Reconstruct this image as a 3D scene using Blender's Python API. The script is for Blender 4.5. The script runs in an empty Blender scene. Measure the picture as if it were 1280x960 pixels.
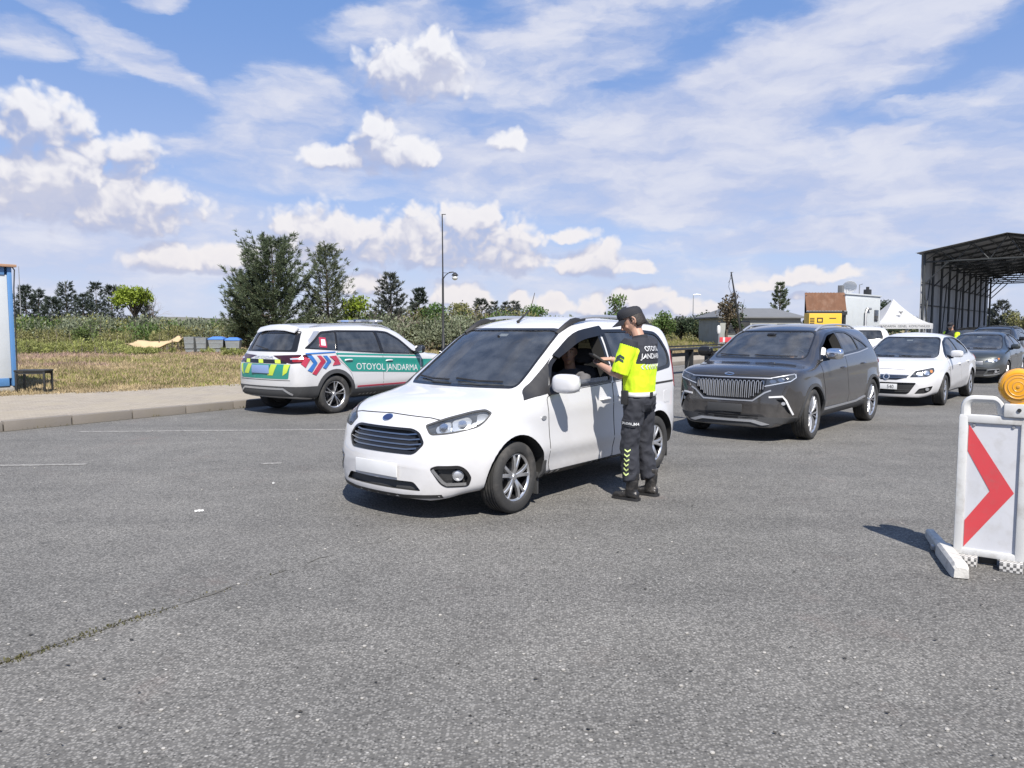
import bpy, bmesh, math, random
import numpy as np
from mathutils import Vector, Matrix, noise, Euler
from mathutils.bvhtree import BVHTree
from mathutils.geometry import delaunay_2d_cdt

random.seed(7)
RNG = np.random.default_rng(11)
scene = bpy.context.scene
COL = scene.collection
R = math.radians

# ------------------------------------------------------------------ camera
F_PX, CAM_H, HOR = 930.0, 1.60, 410.0
PITCH = math.atan((480 - HOR) / F_PX)
cam_d = bpy.data.cameras.new('camera')
cam = bpy.data.objects.new('camera', cam_d)
COL.objects.link(cam)
cam.location = (0, 0, CAM_H)
cam.rotation_euler = (math.pi / 2 - PITCH, 0, 0)
cam_d.sensor_width = 36
cam_d.lens = 36 * F_PX / 1280
cam_d.clip_start = 0.05
cam_d.clip_end = 6000
scene.camera = cam

def ray(u, v):
    a = (u - 640) / F_PX
    b = (v - 480) / F_PX
    c, s = math.cos(PITCH), math.sin(PITCH)
    return Vector((a, c - b * s, -s - b * c))

def gp(u, v, z=0.0):
    d = ray(u, v)
    t = (z - CAM_H) / d.z
    return Vector((d.x * t, d.y * t, z))

def at(u, v, Y):
    d = ray(u, v)
    t = Y / d.y
    return Vector((d.x * t, Y, CAM_H + d.z * t))

# ------------------------------------------------------------------ tagging
def tag(o, label=None, cat=None, group=None, kind=None):
    if label: o['label'] = label
    if cat: o['category'] = cat
    if group: o['group'] = group
    if kind: o['kind'] = kind
    return o

def empty(name, loc=(0, 0, 0), rz=0.0, parent=None, rot=None):
    o = bpy.data.objects.new(name, None)
    COL.objects.link(o)
    o.empty_display_size = 0.2
    o.location = loc
    o.rotation_euler = rot if rot else (0, 0, rz)
    if parent: o.parent = parent
    return o

def thing(name, label, cat, loc=(0, 0, 0), rz=0.0, group=None):
    return tag(empty(name, loc, rz), label, cat, group)

def copy_tree(o, parent=None):
    c = o.copy(); COL.objects.link(c)
    if parent: c.parent = parent
    for ch in list(o.children):
        copy_tree(ch, c)
    return c

def mesh_obj(name, me, mats, parent=None, smooth=True, angle=35):
    o = bpy.data.objects.new(name, me)
    COL.objects.link(o)
    if mats is not None:
        if not isinstance(mats, (list, tuple)): mats = [mats]
        if len(me.materials) == 0:
            for m in mats: me.materials.append(m)
    if smooth:
        me.shade_smooth()
        if angle: me.set_sharp_from_angle(angle=R(angle))
    if parent: o.parent = parent
    return o

def mk(name, verts, faces, mats, parent=None, smooth=False, angle=35, fmat=None):
    me = bpy.data.meshes.new(name)
    me.from_pydata([tuple(v) for v in verts], [], [tuple(f) for f in faces])
    me.update()
    o = mesh_obj(name, me, mats, parent, smooth, angle)
    if fmat is not None:
        me.polygons.foreach_set('material_index', np.asarray(fmat, dtype=np.int32))
    return o

class MB:
    """collects simple shapes into one mesh"""
    def __init__(s): s.v, s.f, s.m = [], [], []; s.cur = 0
    def add(s, vs, fs):
        b = len(s.v)
        s.v += [tuple(v) for v in vs]
        for f in fs:
            s.f.append(tuple(i + b for i in f)); s.m.append(s.cur)
        return s
    def box(s, c, d, rz=0.0, bev=0.0, M=None):
        """box with bevelled (chamfered) edges: centre, full dims"""
        hx, hy, hz = d[0] / 2, d[1] / 2, d[2] / 2
        b = min(bev, hx * .49, hy * .49, hz * .49)
        if b <= 0:
            vs = [(x, y, z) for z in (-hz, hz) for y in (-hy, hy) for x in (-hx, hx)]
            fs = [(0, 2, 3, 1), (4, 5, 7, 6), (0, 1, 5, 4), (2, 6, 7, 3), (0, 4, 6, 2), (1, 3, 7, 5)]
        else:
            bm = bmesh.new()
            bmesh.ops.create_cube(bm, size=1.0)
            for v in bm.verts: v.co = Vector((v.co.x * d[0], v.co.y * d[1], v.co.z * d[2]))
            bmesh.ops.bevel(bm, geom=bm.edges[:], offset=b, segments=2, profile=.6, affect='EDGES')
            bm.verts.index_update()
            vs = [v.co[:] for v in bm.verts]
            fs = [[v.index for v in f.verts] for f in bm.faces]
            bm.free()
        rot = M if M is not None else Matrix.Rotation(rz, 3, 'Z')
        c = Vector(c)
        return s.add([rot @ Vector(v) + c for v in vs], fs)
    def tube(s, pts, r, n=8, cap=True):
        pts = [Vector(p) for p in pts]
        if not isinstance(r, list): r = [r] * len(pts)
        vs, fs = [], []
        up = None
        for i, p in enumerate(pts):
            t = (pts[min(i + 1, len(pts) - 1)] - pts[max(i - 1, 0)]).normalized()
            if up is None:
                up = t.orthogonal().normalized()
            else:
                up = (up - t * up.dot(t)).normalized()
            sd = t.cross(up)
            rr = r[i]
            ra, rb = rr if isinstance(rr, (tuple, list)) else (rr, rr)
            for k in range(n):
                a = 2 * math.pi * k / n
                vs.append(p + up * (math.cos(a) * ra) + sd * (math.sin(a) * rb))
        for i in range(len(pts) - 1):
            for k in range(n):
                k2 = (k + 1) % n
                fs.append((i * n + k, i * n + k2, (i + 1) * n + k2, (i + 1) * n + k))
        if cap:
            fs.append(tuple(range(n - 1, -1, -1)))
            fs.append(tuple((len(pts) - 1) * n + k for k in range(n)))
        return s.add(vs, fs)
    def rings(s, rings, cap=True):
        """closed loft through rings of equal point counts"""
        n = len(rings[0]); vs = [p for r in rings for p in r]; fs = []
        for i in range(len(rings) - 1):
            for k in range(n):
                k2 = (k + 1) % n
                fs.append((i * n + k, i * n + k2, (i + 1) * n + k2, (i + 1) * n + k))
        if cap:
            fs.append(tuple(range(n - 1, -1, -1)))
            fs.append(tuple((len(rings) - 1) * n + k for k in range(n)))
        return s.add(vs, fs)
    def lathe(s, prof, n=32, axis='Y', c=(0, 0, 0), close=False):
        """profile of (radius, height along axis)"""
        c = Vector(c); vs, fs = [], []
        m = len(prof)
        for k in range(n):
            a = 2 * math.pi * k / n
            for (r, h) in prof:
                ca, sa = r * math.cos(a), r * math.sin(a)
                p = {'Y': (ca, h, sa), 'Z': (ca, sa, h), 'X': (h, ca, sa)}[axis]
                vs.append(Vector(p) + c)
        for k in range(n):
            k2 = (k + 1) % n
            for j in range(m - 1 if not close else m):
                j2 = (j + 1) % m
                fs.append((k * m + j, k2 * m + j, k2 * m + j2, k * m + j2))
        return s.add(vs, fs)
    def sell(s, c, d, p=2.5, nu=16, nv=10, M=None):
        """super-ellipsoid, full dims d"""
        vs, fs = [], []
        sg = lambda t, e: math.copysign(abs(t) ** e, t)
        e = 2.0 / p
        for i in range(nv + 1):
            th = -math.pi / 2 + math.pi * i / nv
            for k in range(nu):
                ph = 2 * math.pi * k / nu
                v = Vector((sg(math.cos(th), e) * sg(math.cos(ph), e) * d[0] / 2,
                            sg(math.cos(th), e) * sg(math.sin(ph), e) * d[1] / 2,
                            sg(math.sin(th), e) * d[2] / 2))
                if M is not None: v = M @ v
                vs.append(v + Vector(c))
        for i in range(nv):
            for k in range(nu):
                k2 = (k + 1) % nu
                fs.append((i * nu + k, i * nu + k2, (i + 1) * nu + k2, (i + 1) * nu + k))
        return s.add(vs, fs)
    def prism(s, poly, h0, h1, axis='Z'):
        """extruded polygon; axis is the extrusion axis, poly holds the other two coords"""
        n = len(poly)
        def P(a, b, h): return {'Z': (a, b, h), 'Y': (a, h, b), 'X': (h, a, b)}[axis]
        vs = [P(a, b, h0) for a, b in poly] + [P(a, b, h1) for a, b in poly]
        fs = [tuple(range(n - 1, -1, -1)), tuple(range(n, 2 * n))]
        fs += [(k, (k + 1) % n, n + (k + 1) % n, n + k) for k in range(n)]
        return s.add(vs, fs)
    def build(s, name, mats, parent=None, smooth=True, angle=35, fix=True):
        me = bpy.data.meshes.new(name)
        me.from_pydata(s.v, [], s.f); me.update()
        if fix:
            bm = bmesh.new(); bm.from_mesh(me)
            bmesh.ops.remove_doubles(bm, verts=bm.verts[:], dist=1e-5)
            bmesh.ops.recalc_face_normals(bm, faces=bm.faces[:])
            bm.to_mesh(me); bm.free()
        elif any(s.m):
            me.polygons.foreach_set('material_index', np.asarray(s.m, dtype=np.int32))
        return mesh_obj(name, me, mats, parent, smooth, angle)

# ------------------------------------------------------------------ materials
def new_mat(name):
    m = bpy.data.materials.new(name); m.use_nodes = True
    nt = m.node_tree
    return m, nt, nt.nodes['Principled BSDF'], nt.nodes['Material Output']

def setin(n, **kw):
    for k, v in kw.items():
        n.inputs[k.replace('_', ' ')].default_value = v

def col4(c): return (c[0], c[1], c[2], 1.0)

def simple(name, c, rough=.5, metal=0.0, coat=0.0, var=0.08, vscale=6.0, bump=0.0, bscale=60.0, spec=.5, coord='Object', dirt=None):
    """principled material with gentle procedural colour variation, optional bump and dirt"""
    m, nt, b, out = new_mat(name)
    b.inputs['Roughness'].default_value = rough
    b.inputs['Metallic'].default_value = metal
    b.inputs['Specular IOR Level'].default_value = spec
    if coat: b.inputs['Coat Weight'].default_value = coat; b.inputs['Coat Roughness'].default_value = .04
    tc = nt.nodes.new('ShaderNodeTexCoord')
    n = nt.nodes.new('ShaderNodeTexNoise'); n.inputs['Scale'].default_value = vscale; n.inputs['Detail'].default_value = 4
    nt.links.new(tc.outputs[coord], n.inputs['Vector'])
    mx = nt.nodes.new('ShaderNodeMix'); mx.data_type = 'RGBA'
    lo = [max(0, x * (1 - var)) for x in c]; hi = [min(1, x * (1 + var)) for x in c]
    mx.inputs[6].default_value = col4(lo); mx.inputs[7].default_value = col4(hi)
    nt.links.new(n.outputs['Fac'], mx.inputs[0])
    last = mx.outputs[2]
    if dirt:
        dn = nt.nodes.new('ShaderNodeTexNoise'); dn.inputs['Scale'].default_value = dirt[2]; dn.inputs['Detail'].default_value = 7
        dn.inputs['Roughness'].default_value = .65
        nt.links.new(tc.outputs[coord], dn.inputs['Vector'])
        mr = nt.nodes.new('ShaderNodeMapRange'); mr.inputs[1].default_value = .5; mr.inputs[2].default_value = .72
        mr.inputs[4].default_value = dirt[1]
        nt.links.new(dn.outputs['Fac'], mr.inputs[0])
        mx2 = nt.nodes.new('ShaderNodeMix'); mx2.data_type = 'RGBA'
        nt.links.new(mr.outputs[0], mx2.inputs[0]); nt.links.new(last, mx2.inputs[6]); mx2.inputs[7].default_value = col4(dirt[0])
        last = mx2.outputs[2]
    nt.links.new(last, b.inputs['Base Color'])
    if bump:
        bn = nt.nodes.new('ShaderNodeTexNoise'); bn.inputs['Scale'].default_value = bscale; bn.inputs['Detail'].default_value = 3
        nt.links.new(tc.outputs[coord], bn.inputs['Vector'])
        bp = nt.nodes.new('ShaderNodeBump'); bp.inputs['Strength'].default_value = bump; bp.inputs['Distance'].default_value = .01
        nt.links.new(bn.outputs['Fac'], bp.inputs['Height']); nt.links.new(bp.outputs[0], b.inputs['Normal'])
    return m

def car_paint(name, c, metal=0.0, rough=.35, flake=0.0, dust=(.30, .27, .24), dust_amt=.35):
    """clear-coated paint; road dust gathers on the low parts of the body"""
    m, nt, b, out = new_mat(name)
    b.inputs['Metallic'].default_value = metal
    b.inputs['Roughness'].default_value = rough
    b.inputs['Coat Weight'].default_value = 1.0
    b.inputs['Coat Roughness'].default_value = .03
    tc = nt.nodes.new('ShaderNodeTexCoord')
    sep = nt.nodes.new('ShaderNodeSeparateXYZ'); nt.links.new(tc.outputs['Object'], sep.inputs[0])
    n = nt.nodes.new('ShaderNodeTexNoise'); n.inputs['Scale'].default_value = 9; n.inputs['Detail'].default_value = 6
    nt.links.new(tc.outputs['Object'], n.inputs['Vector'])
    mr = nt.nodes.new('ShaderNodeMapRange')       # low = dusty
    mr.inputs[1].default_value = .75; mr.inputs[2].default_value = .22; mr.inputs[3].default_value = 0; mr.inputs[4].default_value = dust_amt
    nt.links.new(sep.outputs[2], mr.inputs[0])
    mu = nt.nodes.new('ShaderNodeMath'); mu.operation = 'MULTIPLY'
    nt.links.new(mr.outputs[0], mu.inputs[0]); nt.links.new(n.outputs['Fac'], mu.inputs[1])
    mx = nt.nodes.new('ShaderNodeMix'); mx.data_type = 'RGBA'
    mx.inputs[6].default_value = col4(c); mx.inputs[7].default_value = col4(dust)
    nt.links.new(mu.outputs[0], mx.inputs[0])
    nt.links.new(mx.outputs[2], b.inputs['Base Color'])
    return m

def glass_mat(name, tint=(.30, .33, .34), refl=1.0):
    m, nt, b, out = new_mat(name)
    nt.nodes.remove(b)
    tr = nt.nodes.new('ShaderNodeBsdfTransparent'); tr.inputs[0].default_value = col4(tint)
    gl = nt.nodes.new('ShaderNodeBsdfGlossy'); gl.inputs['Roughness'].default_value = .015; gl.inputs[0].default_value = (refl, refl, refl, 1)
    fr = nt.nodes.new('ShaderNodeFresnel'); fr.inputs[0].default_value = 1.75
    tc = nt.nodes.new('ShaderNodeTexCoord')
    n = nt.nodes.new('ShaderNodeTexNoise'); n.inputs['Scale'].default_value = 5.0; n.inputs['Detail'].default_value = 6
    nt.links.new(tc.outputs['Object'], n.inputs['Vector'])
    df = nt.nodes.new('ShaderNodeBsdfDiffuse'); df.inputs[0].default_value = (.38, .41, .45, 1)
    md = nt.nodes.new('ShaderNodeMixShader')
    mr = nt.nodes.new('ShaderNodeMapRange'); mr.inputs[1].default_value = .35; mr.inputs[2].default_value = .8; mr.inputs[3].default_value = 0.05; mr.inputs[4].default_value = .17
    nt.links.new(n.outputs['Fac'], mr.inputs[0]); nt.links.new(mr.outputs[0], md.inputs[0])   # thin uneven dust film, its blue-grey colour also standing in for reflected sky
    nt.links.new(tr.outputs[0], md.inputs[1]); nt.links.new(df.outputs[0], md.inputs[2])
    ms = nt.nodes.new('ShaderNodeMixShader')
    nt.links.new(fr.outputs[0], ms.inputs[0]); nt.links.new(md.outputs[0], ms.inputs[1]); nt.links.new(gl.outputs[0], ms.inputs[2])
    nt.links.new(ms.outputs[0], out.inputs['Surface'])
    return m

MAT = {}
def mats_init():
    M = MAT
    M['white_paint'] = car_paint('white_paint', (.56, .565, .58), dust=(.33, .30, .27), dust_amt=.5)
    M['police_white'] = car_paint('police_white', (.47, .475, .485), dust_amt=.25)
    M['grey_paint'] = car_paint('grey_paint', (.040, .038, .038), metal=.35, rough=.22, dust=(.2, .19, .18), dust_amt=.7)
    M['dark_paint'] = car_paint('dark_paint', (.045, .052, .052), metal=.5, rough=.35, dust=(.2, .19, .18), dust_amt=.6)
    M['black_paint'] = car_paint('black_paint', (.012, .013, .014), rough=.3)
    M['glass'] = glass_mat('tinted_glass', (.50, .53, .54))
    M['glass_dark'] = glass_mat('privacy_glass', (.05, .055, .06))
    M['lens'] = glass_mat('lamp_lens', (.9, .92, .94))
    M['black_trim'] = simple('black_trim', (.018, .018, .019), .55, bump=.15, bscale=180)
    M['gloss_black'] = simple('gloss_black', (.012, .012, .013), .12)
    M['grey_plastic'] = simple('grey_plastic', (.045, .046, .048), .6, bump=.2, bscale=200)
    M['cabin'] = simple('cabin_lining', (.055, .056, .06), .8)
    M['seat_cloth'] = simple('seat_cloth', (.09, .09, .10), .9)
    M['rubber'] = simple('tyre_rubber', (.028, .028, .028), .8, var=.25, vscale=14, bump=.25, bscale=120, dirt=((.12, .11, .1), .5, 6))
    M['alloy'] = simple('alloy', (.62, .63, .65), .28, metal=.85, dirt=((.2, .18, .16), .35, 9))
    M['dark_alloy'] = simple('dark_alloy', (.02, .02, .022), .3, metal=.2)
    M['chrome'] = simple('chrome', (.75, .76, .78), .12, metal=1.0)
    M['dark_chrome'] = simple('dark_chrome', (.34, .345, .36), .25, metal=1.0)
    M['silver'] = simple('silver_trim', (.5, .51, .53), .35, metal=.7)
    M['seam'] = simple('seam_gap', (.02, .02, .02), .9)
    M['lamp_red'] = simple('red_lens', (.22, .008, .012), .15, coat=.6)
    M['lamp_dark_red'] = simple('dark_red_lens', (.028, .004, .006), .12, coat=.6)
    M['lamp_white'] = simple('reflector', (.72, .74, .76), .2, metal=.6)
    M['amber'] = simple('amber_lens', (.75, .25, .02), .2, coat=.4)
    M['plate'] = simple('plate_white', (.62, .63, .64), .4)
    M['plate_blue'] = simple('plate_blue', (.20, .29, .50), .4)
    M['green'] = simple('livery_green', (.012, .20, .16), .3, coat=.6)
    M['red'] = simple('livery_red', (.36, .03, .06), .3, coat=.6)
    M['blue'] = simple('livery_blue', (.03, .13, .38), .3, coat=.6)
    M['lime'] = simple('livery_lime', (.42, .54, .05), .35, coat=.3)
    M['white_letter'] = simple('white_letter', (.55, .56, .57), .4)
    M['dark_letter'] = simple('dark_letter', (.05, .05, .055), .4)
    M['metal_black'] = simple('black_metal', (.02, .021, .022), .5, bump=.1)
    M['steel'] = simple('galvanised_steel', (.33, .34, .35), .45, metal=.6, dirt=((.15, .1, .07), .4, 5))
    M['concrete'] = simple('concrete', (.36, .34, .31), .9, var=.18, vscale=3, bump=.4, bscale=40, dirt=((.2, .18, .15), .6, 2.5))
mats_init()
# ------------------------------------------------------------------ light and sky
SUN_EL = R(50)
SUN_TRAVEL = Vector((-.24, 1.0))          # horizontal direction the light travels
sun_az = math.atan2(-SUN_TRAVEL.x, -SUN_TRAVEL.y)   # direction TO the sun, clockwise from +Y
sl = bpy.data.lights.new('sun', 'SUN'); sl.energy = 4.3; sl.angle = R(.53); sl.color = (1.0, .94, .86)
so = bpy.data.objects.new('sun', sl); COL.objects.link(so)
sd = Vector((math.sin(sun_az) * math.cos(SUN_EL), math.cos(sun_az) * math.cos(SUN_EL), math.sin(SUN_EL)))
so.rotation_euler = sd.to_track_quat('Z', 'Y').to_euler()
so.location = sd * 60

def dir_ae(u, v):
    d = ray(u, v).normalized()
    return math.atan2(d.x, d.y), math.asin(d.z)

def build_world():
    w = bpy.data.worlds.new('World'); scene.world = w
    w.use_nodes = True
    nt = w.node_tree; N = nt.nodes; L = nt.links
    bg = N['Background']
    sky = N.new('ShaderNodeTexSky'); sky.sky_type = 'NISHITA'; sky.sun_disc = False
    sky.sun_elevation = SUN_EL; sky.sun_rotation = sun_az
    sky.air_density = 1.0; sky.dust_density = .7; sky.ozone_density = 1.6; sky.altitude = 900
    def val(x, sock):
        if isinstance(x, (int, float)): sock.default_value = x
        elif isinstance(x, tuple): sock.default_value = x
        else: L.new(x, sock)
    def m(op, a, b=None, c=None, clamp=False):
        n = N.new('ShaderNodeMath'); n.operation = op; n.use_clamp = clamp
        val(a, n.inputs[0])
        if b is not None: val(b, n.inputs[1])
        if c is not None: val(c, n.inputs[2])
        return n.outputs[0]
    def vm(op, a, b=None, c=None):
        n = N.new('ShaderNodeVectorMath'); n.operation = op
        val(a, n.inputs[0])
        if b is not None: val(b, n.inputs[1])
        if c is not None: val(c, n.inputs[2])
        return n.outputs['Value'] if op in ('DOT_PRODUCT', 'LENGTH') else n.outputs[0]
    def mr(x, a, b, c=0.0, d=1.0, interp='SMOOTHSTEP'):
        n = N.new('ShaderNodeMapRange'); n.interpolation_type = interp
        val(x, n.inputs[0])
        for i, k in enumerate((a, b, c, d)): n.inputs[i + 1].default_value = k
        return n.outputs[0]
    def mix(f, a, b):
        n = N.new('ShaderNodeMix'); n.data_type = 'RGBA'
        val(f, n.inputs[0]); val(a, n.inputs[6]); val(b, n.inputs[7])
        return n.outputs[2]
    def noise_t(vec, scale, detail=6, rough=.55, out='Fac', dist=0.0, lac=2.0):
        n = N.new('ShaderNodeTexNoise'); n.inputs['Scale'].default_value = scale
        n.inputs['Detail'].default_value = detail; n.inputs['Roughness'].default_value = rough
        n.inputs['Distortion'].default_value = dist; n.inputs['Lacunarity'].default_value = lac
        L.new(vec, n.inputs['Vector']); return n.outputs[out]
    tc = N.new('ShaderNodeTexCoord')
    d = vm('NORMALIZE', tc.outputs['Generated'])
    sp = N.new('ShaderNodeSeparateXYZ'); L.new(d, sp.inputs[0])
    az = m('ARCTAN2', sp.outputs[0], sp.outputs[1])
    el = m('ARCSINE', sp.outputs[2])
    cb = N.new('ShaderNodeCombineXYZ'); L.new(az, cb.inputs[0]); L.new(el, cb.inputs[1])
    p = cb.outputs[0]
    # ---- high thin cloud: elongated ellipses (u, v, ru, rv, tilt degrees, weight)
    thin = [(1010, 75, 250, 55, 17, 1.0), (1130, 40, 120, 45, 15, .9), (690, 55, 190, 75, 12, .7), (530, 60, 110, 60, 0, .8),
            (600, 150, 170, 60, 10, .6), (350, 150, 95, 50, 25, .75), (290, 180, 100, 22, 8, .7), (150, 62, 110, 18, -22, .8), (110, 40, 60, 30, -50, .45),
            (880, 150, 260, 50, 12, .95), (760, 195, 300, 45, 2, .95), (980, 235, 330, 40, 0, .95), (1120, 175, 60, 22, 0, .8),
            (1180, 230, 160, 45, 0, .8), (1100, 290, 240, 26, 0, .9), (1240, 180, 80, 60, 10, .6), (960, 345, 120, 12, 4, .55),
            (120, 275, 260, 45, 0, .8), (60, 335, 220, 45, 0, .75), (300, 330, 200, 35, 0, .6), (620, 345, 300, 40, 0, .7),
            (900, 375, 400, 28, 0, .65), (15, 52, 40, 22, 0, .6), (185, 4, 40, 10, 0, .7), (440, 205, 180, 25, 5, .7),
            (1130, 135, 90, 10, 5, .5), (1250, 100, 60, 14, 12, .25), (1115, 172, 46, 16, 0, 1.1), (1137, 352, 9, 12, 0, .9), (90, 310, 200, 40, 0, .9), (1170, 375, 180, 28, 0, .5), (480, 235, 90, 12, 0, .35)]
    PXR = 1 / F_PX
    wq = vm('MULTIPLY', p, (1.0, 2.6, 1.0))
    wv = noise_t(wq, 7.0, 6, .6, 'Color')
    wv = vm('MULTIPLY', vm('SUBTRACT', wv, (.5, .5, .5)), (.13, .055, 0))
    pt = vm('ADD', p, wv)
    acc = None
    for (u, v, ru, rv, tilt, wgt) in thin:
        a, e = dir_ae(u, v)
        q = vm('SUBTRACT', pt, (a, e, 0))
        t = R(tilt); c, s = math.cos(t), math.sin(t)
        qx = vm('DOT_PRODUCT', q, (c / (ru * PXR), s / (ru * PXR), 0))
        qy = vm('DOT_PRODUCT', q, (-s / (rv * PXR), c / (rv * PXR), 0))
        r2 = m('MULTIPLY_ADD', qx, qx, m('MULTIPLY', qy, qy))
        g = mr(r2, 1.9, 0.1, 0.0, wgt)
        acc = g if acc is None else m('MAXIMUM', acc, g)
    # everywhere else in the sky: scattered sheets so the place has a sky all round
    far_n = noise_t(vm('MULTIPLY', p, (1, 2.2, 1)), 2.6, 4, .55)
    side = m('MAXIMUM', mr(m('ABSOLUTE', az), .68, .93, 0.0, 1.0), mr(el, .46, .60, 0, 1))
    acc = m('MAXIMUM', acc, mr(el, .015, .17, .62, 0))          # haze bank along the horizon
    wisp = noise_t(vm('MULTIPLY', pt, (1.0, 2.9, 1)), 7.5, 8, .54)
    fine = noise_t(vm('MULTIPLY', pt, (1.0, 2.0, 1)), 26, 5, .55)
    wz = m('MULTIPLY_ADD', fine, .16, m('MULTIPLY', wisp, .84))
    tfield = m('MULTIPLY_ADD', acc, .86, m('MULTIPLY', m('SUBTRACT', wz, .5), 2.1))
    a_thin = m('MULTIPLY', mr(tfield, .02, .90, 0.0, .93), mr(acc, 0.02, .3, 0, 1))
    a_thin = m('ADD', m('MULTIPLY', a_thin, m('SUBTRACT', 1.0, side)), m('MULTIPLY', side, mr(far_n, .46, .66, 0, .75)))
    # ---- cumulus: (u, v, ru, rv) in photograph pixels turned into sky directions
    cum = [(90, 215, 42, 24), (165, 238, 42, 34), (120, 250, 110, 30), (45, 225, 40, 26), (30, 248, 60, 24),
           (55, 150, 50, 26), (95, 152, 26, 20), (30, 135, 22, 16), (135, 182, 46, 17),
           (470, 176, 30, 30), (462, 160, 14, 16), (500, 190, 44, 22), (430, 195, 50, 14),
           (520, 85, 62, 34), (545, 70, 30, 26), (635, 175, 22, 12),
           (400, 285, 62, 30), (375, 300, 46, 24), (455, 296, 70, 30), (525, 285, 34, 28), (590, 285, 46, 34), (610, 300, 70, 34), (560, 305, 80, 28),
           (640, 315, 40, 22), (240, 322, 70, 16), (300, 322, 40, 18), (200, 325, 40, 12), (290, 318, 25, 18),
           (455, 352, 26, 14), (585, 372, 34, 16), (560, 368, 24, 14),
           (752, 318, 26, 24), (700, 325, 32, 14), (735, 327, 50, 14), (790, 334, 36, 8), (720, 292, 36, 8),
           (650, 376, 24, 14), (690, 380, 26, 12), (745, 378, 24, 14), (800, 372, 40, 13), (850, 384, 40, 10), (870, 388, 60, 8),
           (1010, 342, 34, 11), (1050, 342, 26, 7), (945, 355, 22, 6), (968, 350, 9, 10), (1000, 370, 16, 5), (610, 262, 18, 12)]
    wcn = vm('MULTIPLY', vm('SUBTRACT', noise_t(p, 22, 5, .5, 'Color'), (.5, .5, .5)), (.034, .026, 0))
    pc0 = vm('ADD', p, wcn)
    def cfield(pv, det):
        acc = None
        for (u, v, ru, rv) in cum:
            a, e = dir_ae(u, v + rv * .35)
            s = (1 / (ru * PXR * 1.42), 1 / (rv * PXR * 1.85), 0)
            q = vm('MULTIPLY_ADD', pv, s, (-a * s[0], -e * s[1], 0))
            q2 = vm('MAXIMUM', q, vm('MULTIPLY', q, (-1.0, -1.55, 0)))
            g = m('SUBTRACT', 1.0, vm('DOT_PRODUCT', q2, q2))
            acc = g if acc is None else m('MAXIMUM', acc, g)
        acc = m('MAXIMUM', acc, -1.0)
        n1 = noise_t(pv, 19, 6, .52)
        vo = N.new('ShaderNodeTexVoronoi'); vo.feature = 'SMOOTH_F1'; vo.inputs['Scale'].default_value = 34; vo.inputs['Smoothness'].default_value = .35
        vo.inputs['Detail'].default_value = 2; vo.inputs['Roughness'].default_value = .6
        L.new(pv, vo.inputs['Vector'])
        f = m('MULTIPLY_ADD', m('SUBTRACT', n1, .5), 1.0, acc)
        return m('MULTIPLY_ADD', m('SUBTRACT', .42, vo.outputs['Distance']), .58, f)
    f0 = cfield(pc0, 7)
    f1 = cfield(vm('ADD', pc0, (.005, .021, 0)), 7)
    a_c = mr(f0, -.08, .42)
    shade = mr(m('SUBTRACT', f0, f1), -.28, .50, 0, 1, 'SMOOTHSTEP')
    core = mr(f0, .1, 1.2, 1.0, .86)
    shade = m('MULTIPLY', shade, core)
    # ---- colours (sky radiance units; world strength scales them)
    K = CLOUD_K
    hz = mr(el, 0.0, .30, 1, 0, 'SMOOTHSTEP')
    skyc = sky.outputs[0]
    skyc = mix(.8, skyc, mix(mr(el, 0.0, .42), (K * .49, K * .58, K * .88, 1), (K * .19, K * .36, K * .78, 1)))
    thin_c = mix(mr(wz, .35, .68), (K * .60, K * .66, K * .88, 1), (K * .84, K * .86, K * .97, 1))
    c1 = mix(a_thin, skyc, thin_c)
    cum_c = mix(shade, (K * .50, K * .54, K * .74, 1), mix(hz, (K * 1.02, K * 1.02, K * 1.06, 1), (K * 1.0, K * .95, K * .95, 1)))
    a_c = m('MULTIPLY', a_c, mr(shade, .0, .40, .62, .97))      # undersides thin out into haze
    c2 = mix(a_c, c1, cum_c)
    L.new(c2, bg.inputs[0])
    bg.inputs[1].default_value = .1
    # the cumulus bank stands in the northern part of the sky only; elsewhere plain sky with broken sheets
    bg2 = N.new('ShaderNodeBackground'); bg2.inputs[1].default_value = .1
    L.new(mix(mr(far_n, .46, .66, 0, .75), skyc, thin_c), bg2.inputs[0])
    inside = m('MULTIPLY', m('LESS_THAN', m('ABSOLUTE', az), .95), m('MULTIPLY', m('LESS_THAN', el, .62), m('GREATER_THAN', el, -.02)))
    ms = N.new('ShaderNodeMixShader'); L.new(inside, ms.inputs[0]); L.new(bg2.outputs[0], ms.inputs[1]); L.new(bg.outputs[0], ms.inputs[2])
    L.new(ms.outputs[0], N['World Output'].inputs['Surface'])
    w.cycles.sampling_method = 'NONE'
CLOUD_K = 4.9
build_world()
scene.view_settings.view_transform = 'Standard'
scene.view_settings.look = 'None'
scene.view_settings.gamma = 1.0
scene.view_settings.use_curve_mapping = False
scene.view_settings.exposure = 0.9
scene.render.engine = 'CYCLES'
cy = scene.cycles
cy.use_denoising = True
try: cy.denoiser = 'OPENIMAGEDENOISE'
except Exception: pass
cy.max_bounces = 8; cy.diffuse_bounces = 3; cy.glossy_bounces = 4; cy.transparent_max_bounces = 16; cy.transmission_bounces = 4
cy.caustics_reflective = False; cy.caustics_refractive = False
cy.sample_clamp_indirect = 6.0
# ------------------------------------------------------------------ ground, road, pavement
LD = Vector((.59, .81, 0)).normalized()          # direction of the lanes and the kerb
LN = Vector((-LD.y, LD.x, 0))                    # to the left of it
K0 = Vector((-7.88, 11.45, 0))
def lane(s, t, z=0.0):
    return K0 + LD * s + LN * t + Vector((0, 0, z))

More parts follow.
